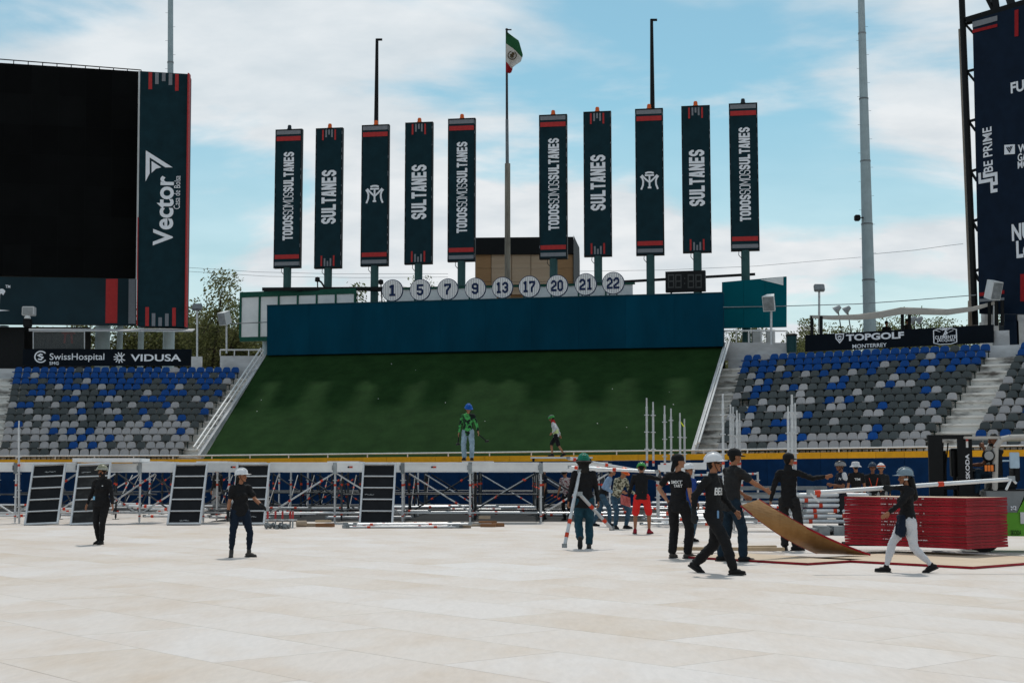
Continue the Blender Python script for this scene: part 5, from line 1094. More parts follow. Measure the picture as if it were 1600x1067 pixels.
# stack on the forks: every board is a thing
sc = Vector((7.86, 24.75, 0)); rb = random.Random(9); zz_ = .16; nbd = 17; th = .050
order_s = ['bottom', 'second from the bottom', 'third from the bottom'] + [f'{num[k - 1]} from the bottom' for k in range(4, 16)] + ['second from the top', 'top']
LETM = mat('stencil_white', (.55, .50, .50), .7)
for k in range(nbd):
    j = Vector((rb.uniform(-.009, .009), rb.uniform(-.009, .009), 0)); c = sc + fx * .66 + fy * 1.27 + j
    t = board(c, 1.32, 2.5, zz_ + rb.uniform(0, .003), th - .004, f'red-edged plywood board, {order_s[k]} of the red stack', rb.uniform(-.004, .004), 0, 'boards in the red stack')
    if k in (2, 5, 7, 8, 11, 14, 16, 17):     # smudged white stencil marks
        r3 = random.Random(k); mb = MB(); x = 0
        for q in range(24):
            ww = r3.uniform(.015, .045); x += ww + .008
            if r3.random() < .75: a_ = .5 - x; mb.add([(-.66 - .0165, a_, .012), (-.66 - .0165, a_ - ww, .012), (-.66 - .0165, a_ - ww, .012 + r3.uniform(.010, .02)), (-.66 - .0165, a_, .012 + r3.uniform(.010, .02))], [(0, 1, 2, 3)])
        mb.build('stencil_marks', LETM, t, local=True)
    zz_ += th + rb.uniform(.001, .004)
STACK_TOP = zz_
# the board being lifted
A, B, E, C_ = Vector((5.37, 25.35, .055)), Vector((6.18, 24.75, .055)), P(1186, 781.5, 24.3), P(1157, 791, 23.6)
t = thing('plywood_board', 'curved tan board with red edge being lifted by the man in the cap', 'plywood board', A)
def lb_(u, v):
    p = A.lerp(B, u).lerp(C_.lerp(E, u), v); return p - Vector((0, 0, .085 * math.sin(math.pi * v) * (1 - .25 * v)))
def sheet(u0, u1, off, th_):
    mb = MB(); nu, nv = 4, 16; V = []
    for j in range(nv + 1):
        for i in range(nu + 1):
            p = lb_(lerp(u0, u1, i / nu), j / nv); V.append(p + Vector((0, 0, off)))
    o = len(V); V += [p + Vector((0, 0, th_)) for p in V]; W_ = nu + 1
    F = [(j * W_ + i, (j + 1) * W_ + i, (j + 1) * W_ + i + 1, j * W_ + i + 1) for j in range(nv) for i in range(nu)]; F2 = [tuple(q + o for q in reversed(f)) for f in F]
    edge = [i for i in range(W_)] + [j * W_ + nu for j in range(1, nv + 1)] + [nv * W_ + i for i in range(nu - 1, -1, -1)] + [j * W_ for j in range(nv - 1, 0, -1)]
    F3 = [(edge[k], edge[(k + 1) % len(edge)], edge[(k + 1) % len(edge)] + o, edge[k] + o) for k in range(len(edge))]
    mb.add(V, F + F2 + F3); return mb
sheet(.02, .975, 0, .018).build('face', BUND, t, smooth=False); sheet(.978, 1.0, -.004, .03).build('red_edge', BRED, t); sheet(0.0, .018, -.004, .026).build('red_edge', BRED, t)

# ------------------------------------------------------------------ forklift
GREEN = mat('lime_green_paint', (.12, .36, .035), .4, var=.12, scale=2); GRYP = mat('grey_truck_paint', (.20, .215, .22), .45, var=.1); RUB = mat('rubber', (.015, .015, .015), .8, var=.3); CABM = mat('cab_guard_paint', (.42, .40, .37), .45, var=.1); BROWN = mat('brown_guard_paint', (.12, .09, .07), .5)
# its own axes: local -x is the direction of the forks
fo = G(1575, 855); FK = thing('forklift', 'lime green forklift with black mast behind the red board stack', 'forklift', (9.25, 27.3, 0), R(-10))
def fb(lo, hi, m_, nm, bev=.0, par=None, label=None):
    mb = MB(); mb.box(lo, hi, bev=bev); return mb.build(nm, m_, par or FK, label=label, local=True)
mx0 = -1.02
for s_ in (-1, 1): 
    mb = MB(); mb.box((mx0 + .15 + s_ * .27 - .13, -.35, .12), (mx0 + .15 + s_ * .27 + .13, -.23, 2.18)); mb.box((mx0 + .15 + s_ * .27 - .11, -.22, .12), (mx0 + .15 + s_ * .27 + .08, -.05, 2.10)); mb.tube((mx0 + .15 + s_ * .09, -.15, .2), (mx0 + .15 + s_ * .09, -.15, 1.9), .035, n=8); mb.build('mast_channel', BLACKM, FK, local=True)
fb((mx0 - .25, -.34, 2.12), (mx0 + .56, -.06, 2.20), BLACKM, 'mast_crossbar'); fb((mx0 - .10, -.30, 1.16), (mx0 + .40, -.12, 1.24), BLACKM, 'mast_crossbar'); fb((mx0 - .55, -.42, .72), (mx0 + .55, -.36, .80), BLACKM, 'fork_carriage'); fb((mx0 - .55, -.42, .28), (mx0 + .55, -.36, .36), BLACKM, 'fork_carriage')
fb((-2.9, -.55, .10), (mx0 + .4, -.42, .15), BLACKM, 'fork'); fb((-2.9, .0, .10), (mx0 + .4, .13, .15), BLACKM, 'fork')
for k in range(3): mb = MB(); mb.path([(mx0 - .08 + k * .07, -.2, .5), (mx0 - .1 + k * .07, -.2, 1.3), (mx0 - .05 + k * .09, -.2, 2.05)], .014, 6); mb.build('hose', RUB, FK, local=True)
mb = MB(); mb.hexa([(-.25, -.48, .30), (1.9, -.48, .30), (1.9, .48, .30), (-.25, .48, .30)], [(-.25, -.48, .74), (1.9, -.48, .74), (1.9, .48, .74), (-.25, .48, .74)]); mb.build('chassis', GREEN, FK, local=True)
mb = MB(); mb.hexa([(-.24, -.49, .742), (.28, -.49, .742), (.28, .49, .742), (-.24, .49, .742)], [(-.26, -.49, 1.14), (.46, -.49, 1.14), (.46, .49, 1.14), (-.26, .49, 1.14)]); mb.build('front_cowl', GRYP, FK, local=True)
mb = MB(); mb.hexa([(.285, -.50, .742), (2.1, -.50, .742), (2.1, .50, .742), (.285, .50, .742)], [(.52, -.50, 1.16), (2.1, -.50, 1.20), (2.1, .50, 1.20), (.52, .50, 1.16)]); mb.build('side_cover', GREEN, FK, local=True)
fb((-.2, -.50, 1.142), (.55, .45, 1.17), BLACKM, 'cowl_top'); fb((1.2, -.56, .42), (2.4, .56, 1.15), BLACKM, 'counterweight', .06); fb((-.14, -.28, 1.172), (.34, .28, 1.30), BLACKM, 'seat_cushion', .03); fb((.28, -.27, 1.302), (.40, .27, 1.75), BLACKM, 'seat_back', .03)
for (x, y, r_) in ((-.35, -.53, .33), (1.35, -.53, .28), (-.35, .53, .33), (1.35, .53, .28)):
    mb = MB(); mb.tube((x, y - .11, r_), (x, y + .11, r_), r_, n=22); o = mb.build('wheel', RUB, FK, local=True); mb = MB(); mb.tube((x, y - .118, r_), (x, y - .112, r_), r_ * .5, n=16); mb.build('rim', GRYP, o, local=True)
mb = MB(); gp = [(-.10, -.46, 1.15), (-.06, -.46, 1.95), (.04, -.46, 2.10), (.20, -.46, 2.14), (1.45, -.46, 2.16)]; mb.path(gp, .055, 10); mb.path([(x, .46, z_) for x, y, z_ in gp], .055, 10); mb.build('overhead_guard', CABM, FK, local=True)
mb = MB(); [mb.beam((x, -.44, 2.14), (x, .44, 2.14), .05, .04) for x in (-.6, -.3, .0, .25, .5, .75, 1.0, 1.25)]; mb.beam((-.62, -.44, 2.14), (1.4, -.44, 2.14), .05, .05); mb.beam((-.62, .44, 2.14), (1.4, .44, 2.14), .05, .05); mb.build('roof_bars', CABM, FK, local=True)
fb((1.0, -.5, 1.15), (1.14, -.38, 2.14), BROWN, 'rear_pillar'); mb = MB(); mb.box((.16, -.60, 1.56), (.34, -.57, 1.86), bev=.012); mb.tube((.05, -.5, 1.7), (.2, -.58, 1.7), .015, n=6); mb.build('mirror', mat('mirror_glass', (.38, .50, .60), .12), FK, local=True)
mb = MB(); mb.lathe([(0, .06), (.10, .05), (.12, 0), (.11, -.04)], 14); ml = mb.mesh('work_light', BLACKM); o = put('work_light', ml, FK, (-.20, -.5, 1.80), (R(90), 0, 0)); mb = MB(); mb.lathe([(0, .065), (.085, .062)], 14); put('lens', mb.mesh('lens', MATS['lamp_lens']), o)
fb((-.30, -.56, 1.50), (-.10, -.50, 1.64), BLACKM, 'lamp_bracket'); 
mb = MB(); [mb.box((-.285 + .055 * q, -.575, 1.51), (-.24 + .055 * q, -.561, 1.62)) for q in range(3)]; mb.build('indicator', mat('amber_lens', (.8, .22, .04), .3), FK, local=True)
mb = MB(); mb.tube((.55, -.1, 1.45), (1.0, -.1, 1.48), .13, n=14); mb.build('gas_cylinder', GRYP, FK, local=True)
fb((-.74, -.34, .80), (-.44, .40, 1.40), BLACKM, 'dashboard', .03); fb((-.80, .10, 1.40), (-.62, .42, 1.95), BLACKM, 'valve_block', .02)
mb = MB(); mb.tube((-.5, 0, 1.38), (-.40, 0, 1.50), .02, n=6); mb.lathe([(.15, .0), (.17, .015), (.15, .03)], 18, c=(-.38, 0, 1.50)); mb.build('steering_wheel', RUB, FK, local=True)
# lettering on the truck
Ms = Matrix.Rotation(R(-10), 4, 'Z'); fsg = Sign(Vector((9.25, 27.3, 0)) + (Ms @ Vector((0, -.505, 0))), Ms @ Vector((1, 0, 0)))
msg = Sign(Vector((9.25, 27.3, 0)) + (Ms @ Vector((0, -.355, 0))), Ms @ Vector((1, 0, 0)))
msg.text('SKODA', 1508, 709, 1515.5, 748, FK, rot=True, bold=.02, d=.006); fsg.text('25', 1579, 790, 1588, 797, FK, rot=True, bold=.02, d=.008); fsg.text('SKODA', 1579, 828, 1596, 836, FK, matl=BLACKM, bold=.02, d=.01)
mb = MB(); msg.prect(mb, 1509, 684, 1513, 699, .002, .006); mb.build('white_sticker', WHITEP, FK); mb = MB(); msg.prect(mb, 1509.2, 684.5, 1512.8, 689, .0065, .009); mb.build('red_sticker', REDP, FK)
mb = MB(); fsg.prect(mb, 1594, 800, 1608, 818, .002, .008); mb.build('white_sticker', WHITEP, FK)
# ------------------------------------------------------------------ people
JOBS = []
def _cap(p0, p1, r0, r1, flat=1.0, side=None, n=12, hr=4, e0=1.0):
    p0, p1 = np.array(p0, float), np.array(p1, float); a = p1 - p0; l_ = np.linalg.norm(a); a = a / l_ if l_ > 1e-6 else np.array((0, 0, 1.0))
    s_ = np.array(side, float) if side is not None else np.cross(a, (0, 1, 0) if abs(a[1]) < .9 else (1, 0, 0)); s_ = s_ - a * s_.dot(a); s_ /= np.linalg.norm(s_); f = np.cross(a, s_)
    V, F = [p0 - a * r0 * e0], []
    for hemi, (p, r_) in enumerate(((p0, r0), (p1, r1))):
        rng = range(1, hr + 1) if hemi == 0 else range(0, hr)
        for k in rng:
            th = -math.pi / 2 + math.pi / 2 * k / hr if hemi == 0 else math.pi / 2 * k / hr
            c_, z_ = math.cos(th) * r_, math.sin(th) * r_ * (e0 if hemi == 0 else 1)
            for q in range(n):
                t = 2 * math.pi * q / n; V.append(p + a * z_ + s_ * (c_ * math.cos(t)) + f * (c_ * math.sin(t) * flat))
    V.append(p1 + a * r1); nr = 2 * hr
    for q in range(n): F.append((0, 1 + (q + 1) % n, 1 + q))
    for k in range(nr - 1):
        for q in range(n): F.append((1 + k * n + q, 1 + k * n + (q + 1) % n, 1 + (k + 1) * n + (q + 1) % n, 1 + (k + 1) * n + q))
    e = len(V) - 1
    for q in range(n): F.append((e, 1 + (nr - 1) * n + q, 1 + (nr - 1) * n + (q + 1) % n))
    return V, F
class Prims:
    def __init__(s): s.v, s.f = [], []
    def cap(s, *a, **k):
        V, F = _cap(*a, **k); o = len(s.v); s.v += [tuple(x) for x in V]; s.f += [tuple(i + o for i in f) for f in F]; return s
def rotm(ax, d): return Matrix.Rotation(R(d), 3, ax)
def ik(S_, T_, a, b, pole):
    S_, T_ = Vector(S_), Vector(T_); d = T_ - S_; l_ = d.length
    if l_ > (a + b) * .995: d = d * ((a + b) * .995 / l_); T_ = S_ + d; l_ = d.length
    d.normalize(); x = (a * a - b * b + l_ * l_) / (2 * l_); h = math.sqrt(max(0, a * a - x * x)); p = Vector(pole); p = p - d * p.dot(d)
    if p.length < 1e-4: p = d.orthogonal()
    p.normalize(); return S_ + d * x + p * h, T_
SKIN = {'m': mat('skin_brown', (.30, .135, .075), .5, var=.08, scale=14), 'd': mat('skin_deep_brown', (.20, .085, .048), .5, var=.08, scale=14), 'l': mat('skin_tan', (.36, .18, .11), .5, var=.08, scale=14)}
def cloth(nm, col, **k): return mat(nm, col, .85, 0, var=k.pop('var', .22), scale=k.pop('scale', 9), bump=.35, bscale=70, spec=.2, **k)
BLK = cloth('black_cotton', (.010, .010, .011)); BLK2 = cloth('washed_black_cotton', (.017, .017, .018)); NVY = cloth('navy_cotton', (.006, .012, .026)); DEN = cloth('blue_denim', (.035, .075, .115), var=.35); DEN2 = cloth('dark_denim', (.008, .020, .034), var=.3); DENL = cloth('faded_denim', (.22, .30, .36), var=.3, scale=5); TEALJ = cloth('teal_denim', (.012, .05, .075), var=.3)
WJ = cloth('white_denim', (.56, .56, .58), var=.06); REDC = cloth('red_shorts_cloth', (.62, .022, .02), var=.1); GRC = cloth('grey_cloth', (.26, .26, .26)); WHC = cloth('white_cloth', (.55, .55, .56), var=.08); LBL = cloth('light_blue_cloth', (.20, .29, .42)); ROY = cloth('royal_blue_cloth', (.01, .04, .20))
CAMO = mat('camouflage_cloth', (.05, .05, .03), .85, scale=17, col2=(.42, .40, .30), contrast=(.46, .54)); FLOR = mat('patterned_red_white_cloth', (.45, .42, .42), .85, scale=22, col2=(.16, .03, .04), contrast=(.50, .56)); GRNS = mat('green_black_jersey', (.008, .014, .012), .8, scale=6, col2=(.06, .30, .08), contrast=(.47, .55))
HAIRM = mat('black_hair', (.008, .007, .006), .5, var=.3, scale=40, stretch=(1, 1, .2)); SHOEB = mat('black_shoe', (.012, .012, .013), .6, var=.2); SHOEG = mat('grey_boot', (.06, .055, .05), .7, var=.2); SHOER = mat('red_shoe', (.26, .01, .02), .55); SOLE = mat('dark_sole', (.03, .03, .03), .8); GLV = mat('dark_work_glove', (.018, .02, .022), .8, var=.3)
def hatm(nm, col, r_=.32): return mat(nm, col, r_, var=.05, scale=5)
HW, HG, HB, HGR, HGY, HO, HOL = hatm('white_hat_shell', (.68, .68, .69)), hatm('green_hat_shell', (.01, .16, .10)), hatm('blue_hat_shell', (.006, .085, .36)), hatm('bright_green_shell', (.05, .26, .06)), hatm('blue_grey_hat_shell', (.19, .25, .29)), hatm('orange_hat_shell', (.72, .12, .02)), hatm('olive_hat_shell', (.24, .24, .17))
EYEM, LIPM = mat('eye_dark', (.012, .01, .01), .2), mat('lip', (.24, .075, .06), .5)

def person(label, ground, H, heading, shirt=BLK, trous=BLK, shoes=SHOEB, skin='m', sleeve='long', fem=False, legs='normal', hat=None, hatcol=None, hair=True, tail=False,
           lw=(-.25, .05, .86), rw=(.25, .05, .86), lf=(-.09, .0, .085, 8, 0), rf=(.09, .0, .085, -8, 0), lean=0, side=0, twist=0, hy=0, hp=0, curl=.5, gl=False, gr_=False, le=None, re_=None,
           pel=(0, 0, 0), hem=-.10, mask=None, fat=1.0, short_sock=False, detail=True, face=True, prints=(), lk=None, rk=None, shorts=False, sit=False, extra=None):
    root = thing('person', label, 'person', ground, R(heading), 'workers on the field'); sc_ = H / 1.75
    vx = .0095 if detail else .014
    Rt = rotm('Z', twist) @ rotm('X', -lean) @ rotm('Y', side); tv = lambda v: Rt @ Vector(v)
    hipw = .098 if not fem else .095
    Pc = Vector((0, 0, .955)) + Vector(pel)
    if not sit:
        for s_, f in ((-1, lf), (1, rf)):
            A = Vector(f[:3]); hv = Pc + Vector((s_ * hipw, 0, -.035)); d = hv - A; m2 = .845 ** 2 - (d.x ** 2 + d.y ** 2); zmax = A.z + math.sqrt(max(.05, m2)) + .035; Pc.z = min(Pc.z, zmax)
    T = tv((0, 0, 1)); shw = .158 if fem else .178
    NB = Pc + tv((0, -.005, .525)); Sh = {s_: Pc + tv((s_ * shw, -.01, .475)) for s_ in (-1, 1)}; CH = Pc + T * .36
    Rh = rotm('Z', twist * .5 + hy) @ rotm('X', hp - lean * .3); HC = NB + T * .05 + Rh @ Vector((0, .022, .125)); hvv = lambda v: HC + Rh @ Vector(v)
    sx = tuple(tv((1, 0, 0))); B, SHI, TR = Prims(), Prims(), Prims(); SHO = {}
    hx = tuple(Rh @ Vector((1, 0, 0)))
    # body -------------------------------------------------
    B.cap(Pc - T * .02, Pc + T * .15, .135, .125, .72, sx).cap(Pc + T * .15, CH, .125, .148, .68, sx).cap(Sh[-1], Sh[1], .042, .042)
    B.cap(NB - T * .04, NB + (HC - NB) * .7, .058 if not fem else .05, .05 if not fem else .045)
    B.cap(hvv((0, -.014, .035)), hvv((0, .0, .03)), .084, .080, .94, hx).cap(hvv((0, .022, -.02)), hvv((0, .040, -.062)), .066, .043, .9, hx).cap(hvv((0, .055, .055)), hvv((0, .068, .02)), .045, .036, .8, hx)
    B.cap(hvv((0, .088, .018)), hvv((0, .108, -.018)), .011, .017)           # nose
    B.cap(hvv((-.030, .082, .034)), hvv((.030, .082, .034)), .013, .013).cap(hvv((-.018, .086, -.047)), hvv((.018, .086, -.047)), .011, .011).cap(hvv((0, .078, -.078)), hvv((0, .083, -.085)), .018, .018)
    for s_ in (-1, 1): B.cap(hvv((s_ * .083, -.012, .015)), hvv((s_ * .080, -.008, -.022)), .017, .012).cap(hvv((s_ * .045, .06, -.015)), hvv((s_ * .04, .055, -.03)), .024, .02)
    W = {}; EL = {}
    for s_, tgt, pole in ((-1, lw, le), (1, rw, re_)):
        pole = pole or (s_ * .35, -1, -.25); e, wv = ik(Sh[s_], Vector(tgt), .285, .255, pole); W[s_] = wv; EL[s_] = e
        aq = .80 if sleeve == 'long' else 1.0; B.cap(Sh[s_], e, .050 * fat * aq, .039 * aq).cap(e, e.lerp(wv, .35), .039 * aq, .043 * aq).cap(e.lerp(wv, .35), wv, .043 * aq, .027, .85)
        d = (wv - e).normalized(); nv = Vector((-s_, 0, 0)) - d * (-s_ * d.x)
        if nv.length < .2: nv = Vector((0, 0, -1)) - d * (-d.z)
        nv.normalize(); fwd = d.cross(nv) * (1 if d.cross(nv).y > 0 or abs(d.y) > .8 else -1)
        hand = Prims() if ((s_ < 0 and gl) or (s_ > 0 and gr_)) else None
        for tgtp, ex in ((B, 0.0),) + (((hand, .006),) if hand else ()):
            tgtp.cap(wv, wv + d * .075, .028 + ex, .036 + ex, .5, tuple(fwd))
            for q in range(4):
                o_ = (q - 1.5) * .0195; ln = (.078, .092, .086, .066)[q]; b0 = wv + d * .082 + fwd * o_ * -1; c1_ = curl * .8; m0 = b0 + (d * math.cos(c1_ * .4) + nv * math.sin(c1_ * .4)) * ln * .5; t0 = m0 + (d * math.cos(c1_ * 1.7) + nv * math.sin(c1_ * 1.7)) * ln * .5
                tgtp.cap(b0, m0, .0105 + ex, .0098 + ex, n=8, hr=3).cap(m0, t0, .0098 + ex, .0085 + ex, n=8, hr=3)
            tb_ = wv + d * .02 + fwd * .028; tgtp.cap(tb_, tb_ + d * .035 + fwd * .028 + nv * .012, .014 + ex, .0115 + ex, n=8, hr=3).cap(tb_ + d * .035 + fwd * .028 + nv * .012, tb_ + d * .068 + fwd * .03 + nv * .028, .0115 + ex, .0095 + ex, n=8, hr=3)
            if ex: tgtp.cap(e.lerp(wv, .80), wv, .036, .034)
        if hand: JOBS.append((root, 'glove', hand, vx, GLV, 0, sc_))
    # torso clothes -----------------------------------------
    wst = (.132 if fem else .146) * fat; chs = (.150 if fem else .168) * (fat * .5 + .5); hmr = (.165 if fem else .160) * fat
    SHI.cap(Pc + T * (hem + .0), Pc + T * .03, hmr * 1.02, hmr * .99, .76, sx, e0=.12).cap(Pc + T * .03, Pc + T * .17, hmr * .98, wst, .76, sx).cap(Pc + T * .17, CH, wst, chs, .72, sx).cap(CH, Pc + T * .43, chs, chs * .9, .66, sx).cap(Sh[-1] - T * .005, Sh[1] - T * .005, .064, .064).cap(NB - T * .05, NB - T * .018, .085, .068)
    for s_ in (-1, 1): SHI.cap(NB - T * .03, Sh[s_], .062, .062)
    if fem:
        for s_ in (-1, 1): SHI.cap(Pc + tv((s_ * .066, .085, .33)), Pc + tv((s_ * .064, .10, .31)), .066, .06)
    for s_ in (-1, 1):
        if sleeve == 'long': SHI.cap(Sh[s_], EL[s_], .066 * fat, .057).cap(EL[s_], W[s_].lerp(EL[s_], .06), .057, .041)
        elif sleeve == 'short': SHI.cap(Sh[s_], Sh[s_].lerp(EL[s_], .62), .066 * fat, .068 * fat, .95)
    # legs ---------------------------------------------------
    TR.cap(Pc + Vector((0, 0, .02)), Pc - Vector((0, 0, .04)), .138 * fat, .150 * (1.06 if fem else 1.0) * (fat * .6 + .4), .76, (1, 0, 0))
    if fem: TR.cap(Pc + Vector((-.05, -.045, -.05)), Pc + Vector((.05, -.045, -.05)), .095, .095)
    for s_, f, kp in ((-1, lf, lk), (1, rf, rk)):
        A = Vector(f[:3]); hv = Pc + Vector((s_ * hipw, 0, -.04)); fy_ = R(f[3]); fdir = Vector((math.sin(-fy_), math.cos(fy_), 0)); k_, A2 = ik(hv, A, .43, .42, kp or (fdir + Vector((s_ * .1, 0, 0))))
        lq = 1 if shorts else .80; B.cap(hv, k_, .080 * lq, .050 * lq).cap(k_, k_.lerp(A, .35), .050 * lq, .052 * lq).cap(k_.lerp(A, .35), A, .052 * lq, .032 * lq)
        th0, th1, sh0, sh1 = {'normal': (.098, .074, .072, .066), 'loose': (.108, .088, .085, .080), 'slim': (.110, .074, .074, .047)}[legs]
        if fem: th0 *= 1.04
        th0 *= fat * .5 + .5
        if shorts: TR.cap(hv, hv.lerp(k_, .92), .105, .100, .95)
        else:
            TR.cap(hv, k_, th0, th1).cap(k_, k_.lerp(A, .33), sh0 * 1.0, sh0 * 1.02).cap(k_.lerp(A, .33), A + (k_ - A) * .10, sh0 * 1.02, sh1, .95)
        pr = Prims(); pt = R(f[4]); fd = fdir * math.cos(pt) + Vector((0, 0, math.sin(pt))); up_ = Vector((0, 0, 1)) * math.cos(pt) - fdir * math.sin(pt); sd_ = fd.cross(up_)
        c0 = A - up_ * .038; pr.cap(c0 - fd * .045, c0 + fd * .08, .044, .047, .9, tuple(sd_)).cap(c0 + fd * .08 - up_ * .008, c0 + fd * .165 - up_ * .012, .046, .036, .72, tuple(sd_)).cap(A + (k_ - A).normalized() * (.05 if shoes is SHOEG else .01), c0, .049, .046)
        JOBS.append((root, 'shoe', pr, vx, shoes, 0, sc_))
        mb = MB(Matrix.Scale(sc_, 4)); q = [(-.085, -.036), (-.085, .036), (.10, .05), (.19, .03), (.19, -.03), (.10, -.05)]; lo = [c0 + fd * a_ + sd_ * b_ - up_ * .052 for a_, b_ in q]; hi = [p + up_ * .026 for p in lo]
        mb.add(lo + hi, [(5, 4, 3, 2, 1, 0), (6, 7, 8, 9, 10, 11)] + [(i, (i + 1) % 6, 6 + (i + 1) % 6, 6 + i) for i in range(6)]); mb.build('shoe_sole', SOLE, root, local=True)
    JOBS.append((root, 'body', B, vx * .9 if detail else vx, SKIN[skin], 0, sc_)); ij = len(JOBS); JOBS.append((root, 'shirt', SHI, vx * 1.15, shirt, .0085, sc_, [(p, Pc, Rt, sc_) for p in prints])); JOBS.append((root, 'shorts' if shorts else 'trousers', TR, vx * 1.15, trous, .0085, sc_))
    # hair and head wear --------------------------------------
    if hair:
        h_ = Prims(); h_.cap(hvv((0, -.022, .045)), hvv((0, -.012, .06)), .089, .084, .98, hx).cap(hvv((0, -.05, -.02)), hvv((0, -.055, .02)), .060, .070, .8, hx)
        if tail: h_.cap(hvv((0, -.095, .01)), hvv((0, -.125, -.16)), .036, .026).cap(hvv((0, -.06, -.02)), hvv((0, -.085, -.09)), .055, .045)
        JOBS.append((root, 'hair', h_, vx, HAIRM, .003, sc_))
    M4 = Matrix.Scale(sc_, 4) @ Matrix.Translation(HC) @ Rh.to_4x4()
    if mask:
        h_ = Prims(); h_.cap(hvv((0, -.014, .035)), hvv((0, .0, .03)), .092, .088, .96, hx).cap(hvv((0, .025, -.02)), hvv((0, .045, -.062)), .076, .054, .9, hx).cap(NB - T * .03, hvv((0, 0, -.04)), .085, .066).cap(hvv((0, .05, -.02)), hvv((0, .09, -.03)), .05, .034)
        JOBS.append((root, 'face_covering', h_, vx, mask, .003, sc_))
    if face:
        mb = MB(M4)
        for s_ in (-1, 1): mb.lathe([(0, -.006), (.008, -.003), (.010, 0), (.008, .003), (0, .006)], 8, 0, 1.3, .6, (s_ * .031, .0905, .014))
        mb.build('eyes', EYEM, root, local=True); mb = MB(M4)
        for s_ in (-1, 1): mb.beam((s_ * .014, .097, .038), (s_ * .048, .083, .037), .008, .007)
        mb.build('eyebrows', HAIRM, root, local=True)
        if not mask: mb = MB(M4); mb.lathe([(0, -.007), (.02, -.002), (.022, 0), (.02, .003), (0, .006)], 10, 0, 1.0, .45, (0, .0925, -.047)); mb.build('lips', LIPM, root, local=True)
    if hat: headwear(hat, hatcol, M4, root)
    return dict(root=root, W=W, Pc=Pc, Sh=Sh, T=T, HC=HC, Rt=Rt, sc=sc_, NB=NB, M4=M4)
def headwear(kind, m, M4, root):
    if kind in ('hard', 'hardback'):
        M = M4 @ Matrix.Translation((0, -.008, .045)) @ Matrix.Rotation(R(6), 4, 'X'); f = 1 if kind == 'hard' else -1
        mb = MB(M); n_ = 8; prof = [(.122 * math.cos(R(90 * k / n_)) ** .85 if k < n_ else 0, .132 * math.sin(R(90 * k / n_))) for k in range(n_ + 1)]
        mb.lathe([(.113, -.004), (.135, -.004), (.135, .004)] + prof, 28, 0, 1.0, 1.16)
        V, F = [], []
        for q in range(13):
            a = R(20 + 140 * q / 12); ri, ro = .118, .132 + .055 * math.sin(R(180 * q / 12)) ** .6
            for r_, zz_ in ((ri, .006), (ro, -.006), (ro, -.012), (ri, -.004)): V.append((r_ * math.cos(a), f * 1.14 * r_ * math.sin(a), zz_))
        for q in range(12):
            for e in range(4): F.append((q * 4 + e, q * 4 + (e + 1) % 4, q * 4 + 4 + (e + 1) % 4, q * 4 + 4 + e))
        mb.add(V, F)
        for x_ in (-.028, 0, .028): mb.path([(x_, .138 * math.cos(R(a)), .006 + .133 * math.sin(R(a))) for a in range(15, 166, 15)], .010, 6)
        o = mb.build('hard_hat', m, root, smooth=True, local=True)
        mb = MB(M4); mb.path([(-.10, .0, .05), (-.088, .02, -.03), (-.04, .055, -.095), (.04, .055, -.095), (.088, .02, -.03), (.10, 0, .05)], .006, 5); mb.build('chin_strap', BLACKM, root, local=True)
        return M
    if kind in ('cap', 'capback'):
        f = 1 if kind == 'cap' else -1; M = M4 @ Matrix.Translation((0, -.012, .04)); mb = MB(M); mb.lathe([(.098, -.015), (.101, .02), (.096, .055), (.078, .085), (.045, .104), (.008, .112), (.006, .118), (0, .119)], 24, 0, 1.0, 1.16)
        V, F = [], []
        for q in range(11):
            a = R(25 + 130 * q / 10); b = math.sin(R(180 * q / 10))
            for r_, zz_ in ((.098, .004), (.10 + .072 * b ** .7, -.014 * b), (.10 + .072 * b ** .7, -.019 * b - .002), (.098, -.003)): V.append((r_ * math.cos(a), f * 1.16 * r_ * math.sin(a), zz_))
        for q in range(10):
            for e in range(4): F.append((q * 4 + e, q * 4 + (e + 1) % 4, q * 4 + 4 + (e + 1) % 4, q * 4 + 4 + e))
        mb.add(V, F); mb.build('cap', m, root, smooth=True, local=True); return M
    if kind == 'bucket':
        M = M4 @ Matrix.Translation((0, -.008, .03)); mb = MB(M); mb.lathe([(.165, -.035), (.16, -.03), (.112, .012), (.106, .07), (.094, .098), (.05, .108), (0, .11)], 24, 0, 1, 1.1); mb.lathe([(.105, .012), (.160, -.036)], 24, 0, 1, 1.1); mb.build('bucket_hat', m, root, smooth=True, local=True); return M
    if kind in ('bike', 'climb'):
        M = M4 @ Matrix.Translation((0, -.006, .035)); mb = MB(M); n_ = 7; mb.lathe([(.105, -.02), (.122, -.015)] + [(.122 * math.cos(R(90 * k / n_)), .118 * math.sin(R(90 * k / n_))) for k in range(n_ + 1)], 26, 0, 1.0, 1.22); o = mb.build('helmet', m, root, smooth=True, local=True)
        mb = MB(M)
        for x_ in (-.07, -.025, .025, .07):
            zc = math.sqrt(max(0, 1 - (x_ / .122) ** 2)); mb.path([(x_, .150 * zc * math.cos(R(a)), .121 * zc * math.sin(R(a))) for a in range(35, 146, 22)], .011, 6)
        mb.build('helmet_vents', BLACKM if kind == 'bike' else DULL, root, local=True); mb = MB(M4); mb.path([(-.095, .0, .03), (-.082, .02, -.04), (-.03, .055, -.10), (.03, .055, -.10), (.082, .02, -.04), (.095, 0, .03)], .006, 5); mb.build('chin_strap', BLACKM, root, local=True); return M
